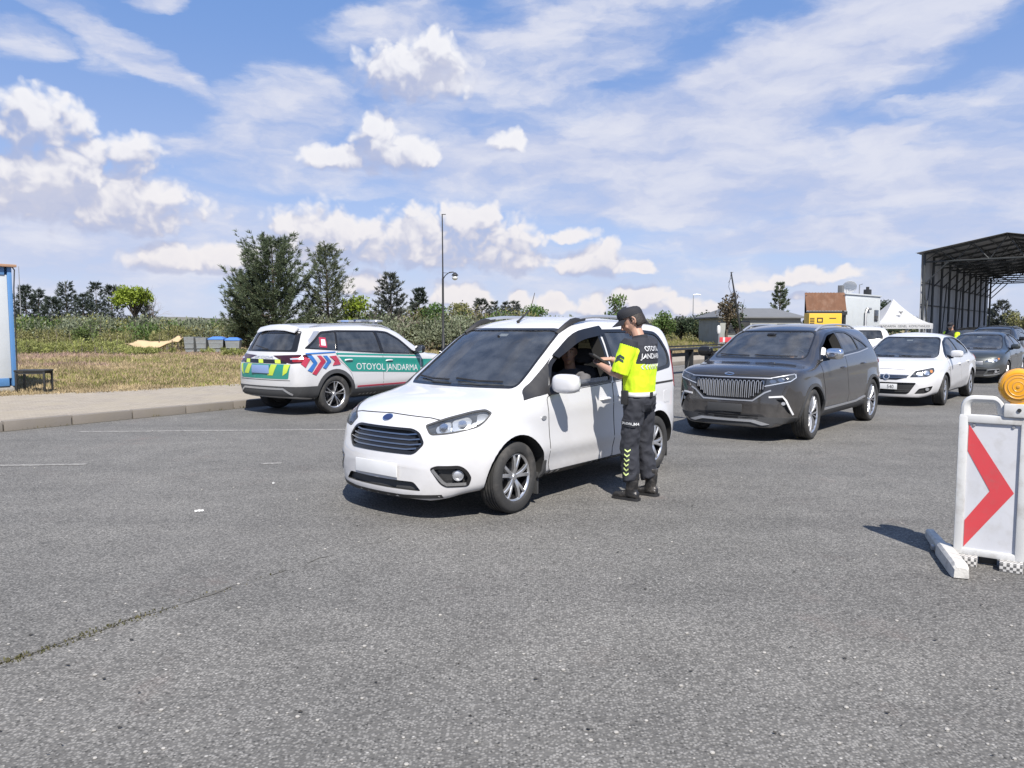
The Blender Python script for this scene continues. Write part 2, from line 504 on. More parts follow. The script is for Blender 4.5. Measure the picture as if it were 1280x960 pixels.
def asphalt_mat():
    m, nt, b, out = new_mat('asphalt')
    N, L = nt.nodes, nt.links
    tc = N.new('ShaderNodeTexCoord')
    def noise_(scale, det=3, rough=.5):
        n = N.new('ShaderNodeTexNoise'); n.inputs['Scale'].default_value = scale; n.inputs['Detail'].default_value = det; n.inputs['Roughness'].default_value = rough
        L.new(tc.outputs['Object'], n.inputs['Vector']); return n.outputs['Fac']
    def ramp(f, pts):
        r = N.new('ShaderNodeValToRGB'); e = r.color_ramp.elements
        e[0].position, e[0].color = pts[0][0], col4(pts[0][1])
        e[1].position, e[1].color = pts[-1][0], col4(pts[-1][1])
        for p, c in pts[1:-1]:
            x = e.new(p); x.color = col4(c)
        L.new(f, r.inputs[0]); return r.outputs[0]
    def mixc(f, a, b_, typ='MIX'):
        n = N.new('ShaderNodeMix'); n.data_type = 'RGBA'; n.blend_type = typ
        if isinstance(f, float): n.inputs[0].default_value = f
        else: L.new(f, n.inputs[0])
        for s, x in ((6, a), (7, b_)):
            if isinstance(x, tuple): n.inputs[s].default_value = col4(x)
            else: L.new(x, n.inputs[s])
        return n.outputs[2]
    def mapr(x, a, b_, c=0., d=1.):
        n = N.new('ShaderNodeMapRange')
        L.new(x, n.inputs[0]); n.inputs[1].default_value, n.inputs[2].default_value, n.inputs[3].default_value, n.inputs[4].default_value = a, b_, c, d
        return n.outputs[0]
    vo = N.new('ShaderNodeTexVoronoi'); vo.inputs['Scale'].default_value = 75; vo.inputs['Randomness'].default_value = 1
    L.new(tc.outputs['Object'], vo.inputs['Vector'])
    sep = N.new('ShaderNodeSeparateColor'); L.new(vo.outputs['Color'], sep.inputs[0])
    stones = ramp(sep.outputs[0], [(0, (.022, .022, .021)), (.20, (.060, .059, .055)), (.33, (.172, .168, .157)), (.75, (.216, .211, .198)), (.995, (.25, .244, .23)), (1, (.48, .47, .44))])
    gap = mapr(vo.outputs['Distance'], .30, .62)
    c = mixc(gap, stones, (.088, .086, .081))
    g2 = noise_(26, 5, .7)
    c = mixc(mapr(g2, .3, .7, 0, .40), c, (.192, .188, .177))
    big = noise_(.35, 6, .6)
    c = mixc(1.0, c, ramp(big, [(.3, (.86, .86, .865)), (.7, (1.13, 1.12, 1.11))]), 'MULTIPLY')
    mid = noise_(2.2, 5, .65)
    c = mixc(1.0, c, ramp(mid, [(.3, (.88, .88, .88)), (.7, (1.1, 1.1, 1.1))]), 'MULTIPLY')
    mp = N.new('ShaderNodeMapping'); mp.inputs['Rotation'].default_value = (0, 0, -math.atan2(LD.y, LD.x)); mp.inputs['Scale'].default_value = (.035, .75, 1)
    L.new(tc.outputs['Object'], mp.inputs[0])
    tr = N.new('ShaderNodeTexNoise'); tr.inputs['Scale'].default_value = 1.0; tr.inputs['Detail'].default_value = 5; tr.inputs['Roughness'].default_value = .6
    L.new(mp.outputs[0], tr.inputs['Vector'])
    c = mixc(1.0, c, ramp(tr.outputs['Fac'], [(.32, (.84, .84, .845)), (.5, (1, 1, 1)), (.7, (1.08, 1.075, 1.065))]), 'MULTIPLY')
    red = mapr(noise_(.8, 7, .7), .57, .72, 0, .33)           # reddish staining in patches
    redl = mapr(noise_(3.4, 6, .7), .42, .66)
    mu = N.new('ShaderNodeMath'); mu.operation = 'MULTIPLY'; L.new(red, mu.inputs[0]); L.new(redl, mu.inputs[1])
    c = mixc(mu.outputs[0], c, (.215, .142, .122))
    spots = mapr(noise_(3.6, 4, .55), .66, .74, 0, .45)        # oil and rubber spots
    c = mixc(spots, c, (.05, .05, .048))
    L.new(c, b.inputs['Base Color'])
    b.inputs['Roughness'].default_value = .86
    b.inputs['Specular IOR Level'].default_value = .3
    bp = N.new('ShaderNodeBump'); bp.inputs['Strength'].default_value = .55; bp.inputs['Distance'].default_value = .006
    ad = N.new('ShaderNodeMath'); ad.operation = 'MULTIPLY_ADD'; L.new(g2, ad.inputs[0]); ad.inputs[1].default_value = 1.2
    inv = N.new('ShaderNodeMath'); inv.operation = 'SUBTRACT'; inv.inputs[0].default_value = 1; L.new(vo.outputs['Distance'], inv.inputs[1])
    L.new(inv.outputs[0], ad.inputs[2]); L.new(ad.outputs[0], bp.inputs['Height']); L.new(bp.outputs[0], b.inputs['Normal'])
    return m
MAT['asphalt'] = asphalt_mat()

def field_mat():
    m, nt, b, out = new_mat('dry_field')
    N, L = nt.nodes, nt.links
    tc = N.new('ShaderNodeTexCoord')
    n = N.new('ShaderNodeTexNoise'); n.inputs['Scale'].default_value = .16; n.inputs['Detail'].default_value = 8; n.inputs['Roughness'].default_value = .65
    L.new(tc.outputs['Object'], n.inputs['Vector'])
    r = N.new('ShaderNodeValToRGB'); e = r.color_ramp.elements
    e[0].position, e[0].color = .32, (.085, .10, .035, 1)
    e[1].position, e[1].color = .70, (.27, .215, .14, 1)
    x = e.new(.5); x.color = (.27, .225, .125, 1)
    x = e.new(.43); x.color = (.20, .18, .085, 1)
    L.new(n.outputs['Fac'], r.inputs[0])
    n2 = N.new('ShaderNodeTexNoise'); n2.inputs['Scale'].default_value = 9; n2.inputs['Detail'].default_value = 6
    L.new(tc.outputs['Object'], n2.inputs['Vector'])
    mx = N.new('ShaderNodeMix'); mx.data_type = 'RGBA'; mx.blend_type = 'MULTIPLY'; mx.inputs[0].default_value = 1
    r2 = N.new('ShaderNodeValToRGB'); r2.color_ramp.elements[0].position = .3; r2.color_ramp.elements[0].color = (.6, .6, .6, 1); r2.color_ramp.elements[1].position = .7; r2.color_ramp.elements[1].color = (1.25, 1.25, 1.25, 1)
    L.new(n2.outputs['Fac'], r2.inputs[0]); L.new(r.outputs[0], mx.inputs[6]); L.new(r2.outputs[0], mx.inputs[7])
    L.new(mx.outputs[2], b.inputs['Base Color']); b.inputs['Roughness'].default_value = .95; b.inputs['Specular IOR Level'].default_value = .1
    return m
MAT['field'] = field_mat()

def paver_mat():
    m, nt, b, out = new_mat('pavers')
    N, L = nt.nodes, nt.links
    tc = N.new('ShaderNodeTexCoord'); mp = N.new('ShaderNodeMapping'); mp.inputs['Rotation'].default_value = (0, 0, -math.atan2(LD.y, LD.x))
    L.new(tc.outputs['Object'], mp.inputs[0])
    bk = N.new('ShaderNodeTexBrick'); bk.inputs['Scale'].default_value = 1.0
    bk.inputs['Brick Width'].default_value = .2; bk.inputs['Row Height'].default_value = .1; bk.inputs['Mortar Size'].default_value = .006
    bk.inputs['Color1'].default_value = (.245, .217, .180, 1); bk.inputs['Color2'].default_value = (.31, .275, .226, 1); bk.inputs['Mortar'].default_value = (.17, .145, .115, 1)
    L.new(mp.outputs[0], bk.inputs['Vector'])
    n = N.new('ShaderNodeTexNoise'); n.inputs['Scale'].default_value = 1.1; n.inputs['Detail'].default_value = 8; n.inputs['Roughness'].default_value = .65
    L.new(tc.outputs['Object'], n.inputs['Vector'])
    mr = N.new('ShaderNodeMapRange'); mr.inputs[1].default_value = .42; mr.inputs[2].default_value = .68; mr.inputs[4].default_value = .75
    L.new(n.outputs['Fac'], mr.inputs[0])
    mx = N.new('ShaderNodeMix'); mx.data_type = 'RGBA'; L.new(mr.outputs[0], mx.inputs[0]); L.new(bk.outputs['Color'], mx.inputs[6]); mx.inputs[7].default_value = (.285, .25, .19, 1)
    L.new(mx.outputs[2], b.inputs['Base Color']); b.inputs['Roughness'].default_value = .95
    return m
MAT['pavers'] = paver_mat()

def poly_sheet(name, pts, mat, kind='structure'):
    o = mk(name, pts, [tuple(range(len(pts)))], mat)
    return tag(o, kind=kind)

# road: one sheet to the right of the kerb line
poly_sheet('road', [lane(-70, 0), lane(-70, -130), lane(330, -130), lane(330, 0)], MAT['asphalt'])

# field left of the pavement, gently uneven, reaching the far hills; ground around it all
def edge_t(s):      # pavement width at distance s along the kerb
    return float(np.interp(s, [-60, -8, -1.5, 5.5, 9, 330], [7.2, 7.0, 6.2, 4.05, 3.9, 3.9]))
def field_z(s, t):
    e = t - edge_t(s)
    amp = min(1, max(0, (e - .3) / 4))
    n1 = noise.noise(Vector((s * .05, t * .05, 0))) * .3 + noise.noise(Vector((s * .21, t * .21, 3))) * .10
    return .115 + amp * (.10 + n1) * min(1, .35 + e / 60) + max(0, e - 60) * .004
def build_field():
    ss = list(np.arange(-60, -20, 5)) + list(np.arange(-20, 60, 1.2)) + list(np.geomspace(60, 1500, 40))
    tt = list(np.arange(0, 6, .6)) + list(np.geomspace(6, 1500, 60))
    vs, fs = [], []
    for s in ss:
        for t in tt:
            p = lane(s, edge_t(s) + t); vs.append((p.x, p.y, field_z(s, edge_t(s) + t)))
    m = len(tt)
    for i in range(len(ss) - 1):
        for j in range(m - 1):
            fs.append((i * m + j, (i + 1) * m + j, (i + 1) * m + j + 1, i * m + j + 1))
    tag(mk('field', vs, fs, MAT['field'], smooth=True, angle=0), kind='structure')
build_field()
poly_sheet('terrain', [(-2500, -900, -.06), (2500, -900, -.06), (2500, 3000, -.06), (-2500, 3000, -.06)], MAT['field'])

def build_pavement():
    ss = list(np.arange(-60, 330, 2.0))
    vs, fs = [], []
    for s in ss:
        a, b = lane(s, .148, .128), lane(s, edge_t(s) + .25, .128)
        for k in range(5):
            p = a.lerp(b, k / 4); vs.append(p)
    for i in range(len(ss) - 1):
        for k in range(4):
            fs.append((i * 5 + k, (i + 1) * 5 + k, (i + 1) * 5 + k + 1, i * 5 + k + 1))
    tag(mk('pavement', vs, fs, MAT['pavers']), kind='structure')
    kb = MB(); rz = math.atan2(LD.y, LD.x)
    MAT['kerbstone'] = simple('kerbstone', (.17, .153, .134), .9, var=.2, vscale=2, bump=.3, bscale=50, dirt=((.17, .15, .12), .6, 2.2))
    s = -24.0; i = 0
    while s < 90:
        ln = .99
        j = random.uniform(-.006, .006)
        kb.box(lane(s + .5, .07 + j, .02 + random.uniform(-.006, .006)), (ln - .008, .15, .27), rz + random.uniform(-.006, .006), .018)
        s += 1.0
    kb.box(lane(210, .07, .02), (240, .15, .27), rz); kb.box(lane(-42, .07, .02), (36, .15, .27), rz)
    tag(kb.build('kerb', MAT['kerbstone']), kind='structure')
build_pavement()

# dirt gathered in the gutter along the kerb
def build_gutter():
    vs, fs = [], []; n = 0; st = -20.0
    while st < 40:
        w = .05 + .035 * noise.noise(Vector((st * 1.3, 0, 2))) + .02 * noise.noise(Vector((st * 6, 0, 4)))
        vs += [lane(st, -.001, .004), lane(st, -max(.01, w), .004)]; st += .12; n += 1
    for i in range(n - 1): fs.append((2 * i, 2 * i + 1, 2 * i + 3, 2 * i + 2))
    tag(mk('gutter_dirt', vs, fs, simple('gutter_dirt', (.10, .09, .07), .95, var=.5, vscale=14)), kind='structure')
    r = random.Random(8); C, D, Ls, Ws = [], [], [], []
    for k in range(700):
        st = r.uniform(-16, 20)
        if noise.noise(Vector((st * .9, 3, 0))) < .05: continue
        C.append(lane(st, -abs(r.gauss(0, .025)), 0)); D.append((r.gauss(0, .5), r.gauss(0, .5), 1)); Ls.append(r.uniform(.02, .07)); Ws.append(.012)
    v, f = cards(np.array(C), np.array(D), np.array(Ls), np.array(Ws))
    tag(fast_mesh('gutter_weeds', v, f, leaf_mat('gutter_weeds', (.07, .075, .03), (.17, .15, .07))), kind='stuff')

# worn painted lines
def paint_mat():
    m, nt, b, out = new_mat('worn_road_paint')
    N, L = nt.nodes, nt.links
    tc = N.new('ShaderNodeTexCoord'); n = N.new('ShaderNodeTexNoise'); n.inputs['Scale'].default_value = 16; n.inputs['Detail'].default_value = 9; n.inputs['Roughness'].default_value = .75
    L.new(tc.outputs['Object'], n.inputs['Vector'])
    mr = N.new('ShaderNodeMapRange'); mr.inputs[1].default_value = .47; mr.inputs[2].default_value = .60
    L.new(n.outputs['Fac'], mr.inputs[0])
    mx = N.new('ShaderNodeMix'); mx.data_type = 'RGBA'; mx.inputs[6].default_value = (.155, .150, .141, 1); mx.inputs[7].default_value = (.30, .29, .27, 1)
    L.new(mr.outputs[0], mx.inputs[0]); L.new(mx.outputs[2], b.inputs['Base Color']); b.inputs['Roughness'].default_value = .85
    return m
MAT['road_paint'] = paint_mat()
def line_strip(name, p0, p1, w, mat, z=.004):
    p0, p1 = Vector(p0), Vector(p1); d = (p1 - p0).normalized(); n = Vector((-d.y, d.x, 0)) * (w / 2); up = Vector((0, 0, z))
    return poly_sheet(name, [p0 - n + up, p1 - n + up, p1 + n + up, p0 + n + up], mat)
line_strip('road_marking', gp(96, 540), gp(432, 537), .11, MAT['road_paint'])
line_strip('road_marking', gp(-60, 583), gp(108, 580.5), .10, MAT['road_paint'])
line_strip('road_marking', gp(326, 580), gp(352, 579), .10, MAT['road_paint'])
line_strip('road_marking', lane(11, -.45), lane(90, -.45), .12, MAT['road_paint'])

# long paving seam that has opened up, with dirt and moss in it
def build_crack():
    pts = [(-120, 880), (0, 830), (60, 811), (130, 786), (200, 764), (280, 738), (360, 712), (430, 689), (520, 664), (600, 644), (660, 628), (760, 603), (860, 578), (940, 556), (1000, 541)]
    P = [gp(u, v) for u, v in pts]
    vs, fs = [], []
    k = 0
    for i in range(len(P) - 1):
        L_ = (P[i + 1] - P[i]).length; n = max(2, int(L_ / .035))
        d = (P[i + 1] - P[i]).normalized(); nn = Vector((-d.y, d.x, 0))
        for j in range(n):
            q = P[i].lerp(P[i + 1], j / n)
            a = noise.noise(q * 5.0) * .045 + noise.noise(q * 21) * .014
            w = max(.0004, (.007 if i < 6 else -.001) + (.011 if i < 6 else .012) * noise.noise(q * 3.3 + Vector((9, 0, 0))) + .007 * noise.noise(q * 17)) * (1.0 if i < 6 else .7)
            q = q + nn * a
            vs += [q + nn * w + Vector((0, 0, .004)), q - nn * w + Vector((0, 0, .004))]
    for i in range(len(vs) // 2 - 1):
        fs.append((2 * i, 2 * i + 1, 2 * i + 3, 2 * i + 2))
    m = simple('seam_dirt', (.095, .09, .08), .95, var=.5, vscale=30)
    tag(mk('road_seam', vs, fs, m), kind='structure')
    # moss clumps: many tiny crumbs
    c, d, Ls, Ws = [], [], [], []
    for i in range(1, 6):
        for q in range(170 if i < 4 else 30):
            p = P[i].lerp(P[i + 1], random.random()); dens = .5 + .5 * noise.noise(p * 4)
            if random.random() > dens: continue
            p = p + Vector((random.gauss(0, .022), random.gauss(0, .022), 0))
            c.append(p); d.append((random.gauss(0, .6), random.gauss(0, .6), .8)); Ls.append(random.uniform(.006, .022)); Ws.append(random.uniform(.006, .014))
    v, f = cards(np.array(c), np.array(d), np.array(Ls), np.array(Ws))
    tag(mk('moss', v, f, leaf_mat('moss', (.075, .078, .03), (.13, .115, .06))), kind='stuff')

# ------------------------------------------------------------------ foliage
def leaf_mat(name, c1, c2, rough=.6, trans=.25):
    m, nt, b, out = new_mat(name)
    N, L = nt.nodes, nt.links
    g = N.new('ShaderNodeNewGeometry'); oi = N.new('ShaderNodeObjectInfo')
    mx = N.new('ShaderNodeMix'); mx.data_type = 'RGBA'; mx.inputs[6].default_value = col4(c1); mx.inputs[7].default_value = col4(c2)
    L.new(g.outputs['Random Per Island'], mx.inputs[0])
    tc = N.new('ShaderNodeTexCoord'); n = N.new('ShaderNodeTexNoise'); n.inputs['Scale'].default_value = 1.1; n.inputs['Detail'].default_value = 4
    L.new(tc.outputs['Object'], n.inputs['Vector'])
    hs = N.new('ShaderNodeHueSaturation'); L.new(mx.outputs[2], hs.inputs['Color'])
    mr = N.new('ShaderNodeMapRange'); mr.inputs[1].default_value = .3; mr.inputs[2].default_value = .7; mr.inputs[3].default_value = .7; mr.inputs[4].default_value = 1.3
    L.new(n.outputs['Fac'], mr.inputs[0]); L.new(mr.outputs[0], hs.inputs['Value'])
    mh = N.new('ShaderNodeMapRange'); mh.inputs[3].default_value = .485; mh.inputs[4].default_value = .515; L.new(oi.outputs['Random'], mh.inputs[0]); L.new(mh.outputs[0], hs.inputs['Hue'])
    L.new(hs.outputs[0], b.inputs['Base Color']); b.inputs['Roughness'].default_value = rough; b.inputs['Specular IOR Level'].default_value = .25
    tl = N.new('ShaderNodeBsdfTranslucent'); L.new(hs.outputs[0], tl.inputs[0])
    ms = N.new('ShaderNodeMixShader'); ms.inputs[0].default_value = trans
    L.new(b.outputs[0], ms.inputs[1]); L.new(tl.outputs[0], ms.inputs[2]); L.new(ms.outputs[0], out.inputs[0])
    return m
MAT['pine'] = leaf_mat('pine_needles', (.060, .082, .048), (.15, .18, .105))
MAT['pine_dark'] = leaf_mat('dark_needles', (.030, .042, .034), (.07, .09, .066))
MAT['pine_grey'] = leaf_mat('grey_needles', (.05, .062, .05), (.12, .13, .11))
MAT['leaf_lime'] = leaf_mat('lime_leaves', (.10, .16, .018), (.25, .33, .045))
MAT['leaf_green'] = leaf_mat('green_leaves', (.05, .09, .022), (.13, .19, .06))
MAT['leaf_dark'] = leaf_mat('dark_leaves', (.022, .038, .02), (.06, .085, .045))
MAT['leaf_grey'] = leaf_mat('grey_green_leaves', (.10, .12, .07), (.24, .265, .18))
MAT['leaf_olive'] = leaf_mat('olive_leaves', (.11, .115, .04), (.26, .255, .11))
MAT['leaf_russet'] = leaf_mat('russet_leaves', (.055, .05, .03), (.14, .10, .065))
MAT['twig_grey'] = simple('grey_twigs', (.20, .17, .15), .9, var=.2)
MAT['bark'] = simple('bark', (.075, .058, .045), .95, var=.35, vscale=8, bump=.6, bscale=30)
MAT['bark_grey'] = simple('grey_bark', (.16, .14, .12), .95, var=.3, vscale=8, bump=.5, bscale=30)

def cards(c, d, L_, W_):
    """leaf-shaped quads: base at c, pointing along d"""
    c = np.asarray(c, float); d = np.asarray(d, float)
    d = d / np.maximum(1e-9, np.linalg.norm(d, axis=1, keepdims=True))
    r = RNG.normal(size=d.shape); s = np.cross(d, r); s /= np.maximum(1e-9, np.linalg.norm(s, axis=1, keepdims=True))
    L_ = np.broadcast_to(np.asarray(L_, float), (len(c),))[:, None]; W_ = np.broadcast_to(np.asarray(W_, float), (len(c),))[:, None]
    mid = c + d * L_ * .45
    v = np.stack([c, mid + s * W_ / 2, c + d * L_, mid - s * W_ / 2], 1).reshape(-1, 3)
    f = np.arange(len(c) * 4).reshape(-1, 4)
    return v, f

def fast_mesh(name, v, f, mat, parent=None):
    me = bpy.data.meshes.new(name)
    n, k = f.shape
    me.vertices.add(len(v)); me.vertices.foreach_set('co', np.asarray(v, np.float32).ravel())
    me.loops.add(n * k); me.loops.foreach_set('vertex_index', f.astype(np.int32).ravel())
    me.polygons.add(n); me.polygons.foreach_set('loop_start', np.arange(0, n * k, k, dtype=np.int32))
    me.polygons.foreach_set('loop_total', np.full(n, k, np.int32))
    me.update(calc_edges=True); me.materials.append(mat)
    o = bpy.data.objects.new(name, me); COL.objects.link(o)
    if parent: o.parent = parent
    return o

def pine(h, w, mat, dens=1.0, bare=.12, seed=0, card=(.26, .05), label='', group=None, loc=(0, 0, 0), name='pine_tree', lean=0.0, bushy=False):
    """whorled branches carrying upturned tufts of needles; sizes in metres"""
    rs = random.Random(seed); t = thing(name, label, 'tree', loc, rs.uniform(0, 6.28), group)
    tb = MB()
    top = Vector((lean * h, 0, h))
    bend = [Vector((0, 0, 0)), Vector((rs.uniform(-.03, .03) * h + lean * .3 * h, rs.uniform(-.03, .03) * h, h * .45)), top * 1.0]
    def axis(q):
        return bend[0] * (1 - q) ** 2 + bend[1] * 2 * q * (1 - q) + bend[2] * q * q
    tr = .020 * h + .02
    tb.tube([axis(q) for q in np.linspace(0, 1, 9)], [tr * (1 - .93 * q) for q in np.linspace(0, 1, 9)], 7)
    C, D, Ls, Ws = [], [], [], []
    q = bare
    while q < .985:
        nb = rs.choice((4, 5, 5, 6)); a0 = rs.uniform(0, 6.28)
        prof = min(1.0, ((1 - q) / (.50 if bushy else .62))) ** (.62 if bushy else .85) * (.62 + .38 * min(1, (q - bare + .05) / .22))
        for b in range(nb):
            if rs.random() < .12: continue
            a = a0 + 6.283 * b / nb + rs.uniform(-.35, .35)
            ln = w * .5 * prof * (rs.uniform(.45, 1.12) if bushy else rs.uniform(.62, 1.15)) + .10
            rise = (rs.uniform(.35, 1.0) + .6 * q) if bushy else rs.uniform(.12, .40) + .55 * q
            p0 = axis(q); dr = Vector((math.cos(a), math.sin(a), 0))
            pts = []
            nseg = 5
            for k in range(nseg + 1):
                x = k / nseg
                pts.append(p0 + dr * ln * x + Vector((0, 0, ln * (rise * x * x + rs.uniform(-.02, .02) - .10 * x))))
            r0 = max(.006, tr * (1 - q) * .32)
            tb.tube(pts, [r0 * (1 - .85 * k / nseg) for k in range(nseg + 1)], 4)
            nt = max(3, int(ln / .16 * dens))
            for k in range(nt):
                x = .22 + .78 * (k + rs.random()) / nt
                i = min(nseg - 1, int(x * nseg)); p = pts[i].lerp(pts[i + 1], x * nseg - i)
                sub = rs.choice((1, 2, 2, 3))
                for s_ in range(sub):
                    sa = a + rs.choice((-1, 1)) * rs.uniform(.3, 1.2) if s_ else a
                    td = Vector((math.cos(sa), math.sin(sa), rs.uniform(.25, 1.0))).normalized()
                    tl = rs.uniform(.12, .30) * (1.15 - .5 * x) * (1 + h / 14)
                    nn = int(9 * dens) + 4
                    for z in range(nn):
                        y = rs.random()
                        C.append(p + td * tl * y)
                        D.append(td * .9 + Vector((rs.gauss(0, .45), rs.gauss(0, .45), rs.gauss(.12, .38))))
                        Ls.append(card[0] * rs.uniform(.6, 1.15)); Ws.append(card[1] * rs.uniform(.7, 1.3))
        q += (rs.uniform(.016, .030) if bushy else rs.uniform(.035, .06)) * (1.0 if h > 4 else 1.35)
    tb.build('trunk', MAT['bark'], t, fix=False)
    v, f = cards(np.array(C), np.array(D), np.array(Ls), np.array(Ws))
    fast_mesh('crown', v, f, mat, t)
    return t

def leafy(h, w, mat, seed=0, n=2600, card=(.16, .10), trunk=.35, crown_h=None, clumps=14, label='', group=None, loc=(0, 0, 0), name='tree', cat='tree', flat=1.0, bark='bark', limbs=True, spread=.34, lean=0.0):
    """trunk, limbs running into leaf clumps; crown is a cloud of leaf-sized faces with gaps"""
    rs = random.Random(seed); t = thing(name, label, cat, loc, 0, group)
    ch = crown_h or h * (1 - trunk); zc = h - ch / 2
    tb = MB(); tr = .022 * h + .015
    if trunk > 0.02:
        tb.tube([(0, 0, -.05), (lean * h * .4 + rs.uniform(-.04, .04) * h, rs.uniform(-.03, .03) * h, h * trunk * .6), (lean * h * .8, 0, h * trunk), (lean * h, 0, zc)], [tr * 1.25, tr, tr * .8, tr * .35], 7)
    C, D, Ls, Ws = [], [], [], []
    off = Vector((lean * h, 0, 0))
    cl = []
    for k in range(clumps):
        while True:
            p = Vector((rs.uniform(-1, 1), rs.uniform(-1, 1), rs.uniform(-1, 1)))
            if .15 < p.length < 1.0: break
        p = Vector((p.x * w * .5 * (1 - spread * .5), p.y * w * .5 * (1 - spread * .5), p.z * ch * .5 * (1 - spread * .5) * flat + zc)) + off
        r = rs.uniform(.6, 1.15) * spread * min(w, ch * 1.3) * .75
        cl.append((p, r))
    for p, r in cl:
        if limbs and trunk > .02:
            b0 = Vector((lean * h * .8, 0, h * trunk * rs.uniform(.75, 1.05))); m_ = b0.lerp(p, .5) + Vector((0, 0, rs.uniform(-.05, .12) * h))
            tb.tube([b0, m_, p, p + (p - m_) * .5], [tr * .5, tr * .32, tr * .16, tr * .05], 5)
        elif limbs:
            tb.tube([Vector((rs.uniform(-.12, .12) * w, rs.uniform(-.12, .12) * w, -.03)), p * .6 + Vector((0, 0, 0)), p], [tr * .6, tr * .4, tr * .12], 4)
    tot = sum(r ** 2 for _, r in cl)
    for p, r in cl:
        k = int(n * r * r / tot)
        for _ in range(k):
            d = Vector((rs.gauss(0, 1), rs.gauss(0, 1), rs.gauss(0, .8))); d.normalize()
            rr = r * (rs.random() ** .45) * (1 + .28 * noise.noise(d * 2.3 + p * 3))
            q = p + Vector((d.x * rr, d.y * rr, d.z * rr * .82))
            if q.z < .02: q.z = abs(q.z) + .02
            C.append(q); D.append(d * .6 + Vector((rs.gauss(0, .7), rs.gauss(0, .7), rs.gauss(.15, .6))))
            Ls.append(card[0] * rs.uniform(.55, 1.25)); Ws.append(card[1] * rs.uniform(.6, 1.25))
    if tb.v: tb.build('trunk', MAT[bark], t, fix=False)
    v, f = cards(np.array(C), np.array(D), np.array(Ls), np.array(Ws))
    fast_mesh('crown', v, f, mat, t)
    return t

def bare_tree(h, w, seed, label, loc, group=None):
    rs = random.Random(seed); t = thing('bare_tree', label, 'tree', loc, rs.uniform(0, 6), group)
    tb, cb = MB(), MB()
    def grow(p, d, ln, r, dep):
        pts = [p]; dd = d.copy()
        for k in range(3):
            dd = (dd + Vector((rs.gauss(0, .13), rs.gauss(0, .13), rs.gauss(.03, .08)))).normalized(); pts.append(pts[-1] + dd * ln / 3)
        (tb if dep < 2 else cb).tube(pts, [r, r * .85, r * .7, r * .55], 5 if dep < 2 else 3)
        if dep >= 5: return
        for k in range(rs.choice((2, 3, 3))):
            a = rs.uniform(0, 6.28); q = rs.uniform(.35, .95)
            nd = (dd + (dd.orthogonal().normalized() @ Matrix.Rotation(a, 3, dd)) * q * (w / h) * 1.4).normalized()
            grow(pts[-1 if k == 0 else rs.choice((2, 3))], nd, ln * rs.uniform(.62, .86), r * .55, dep + 1)
    grow(Vector((0, 0, -.05)), Vector((0, 0, 1)), h * .30, .018 * h + .02, 0)
    tb.build('trunk', MAT['bark_grey'], t, fix=False); cb.build('crown', MAT['twig_grey'], t, fix=False)
    return t

build_crack()
build_gutter()
# ------------------------------------------------------------------ plants
def ground_z(p):
    q = Vector((p[0], p[1], 0)) - K0
    s, t = q.dot(LD), q.dot(LN)
    return field_z(s, t) if t > edge_t(s) else (.128 if t > 0 else 0.0)
def spot(u, Y):
    p = at(u, 410, Y); return Vector((p.x, p.y, ground_z(p) - .02))
def px_h(v, Y):        # height above ground that shows at image row v at depth Y
    return at(640, v, Y).z

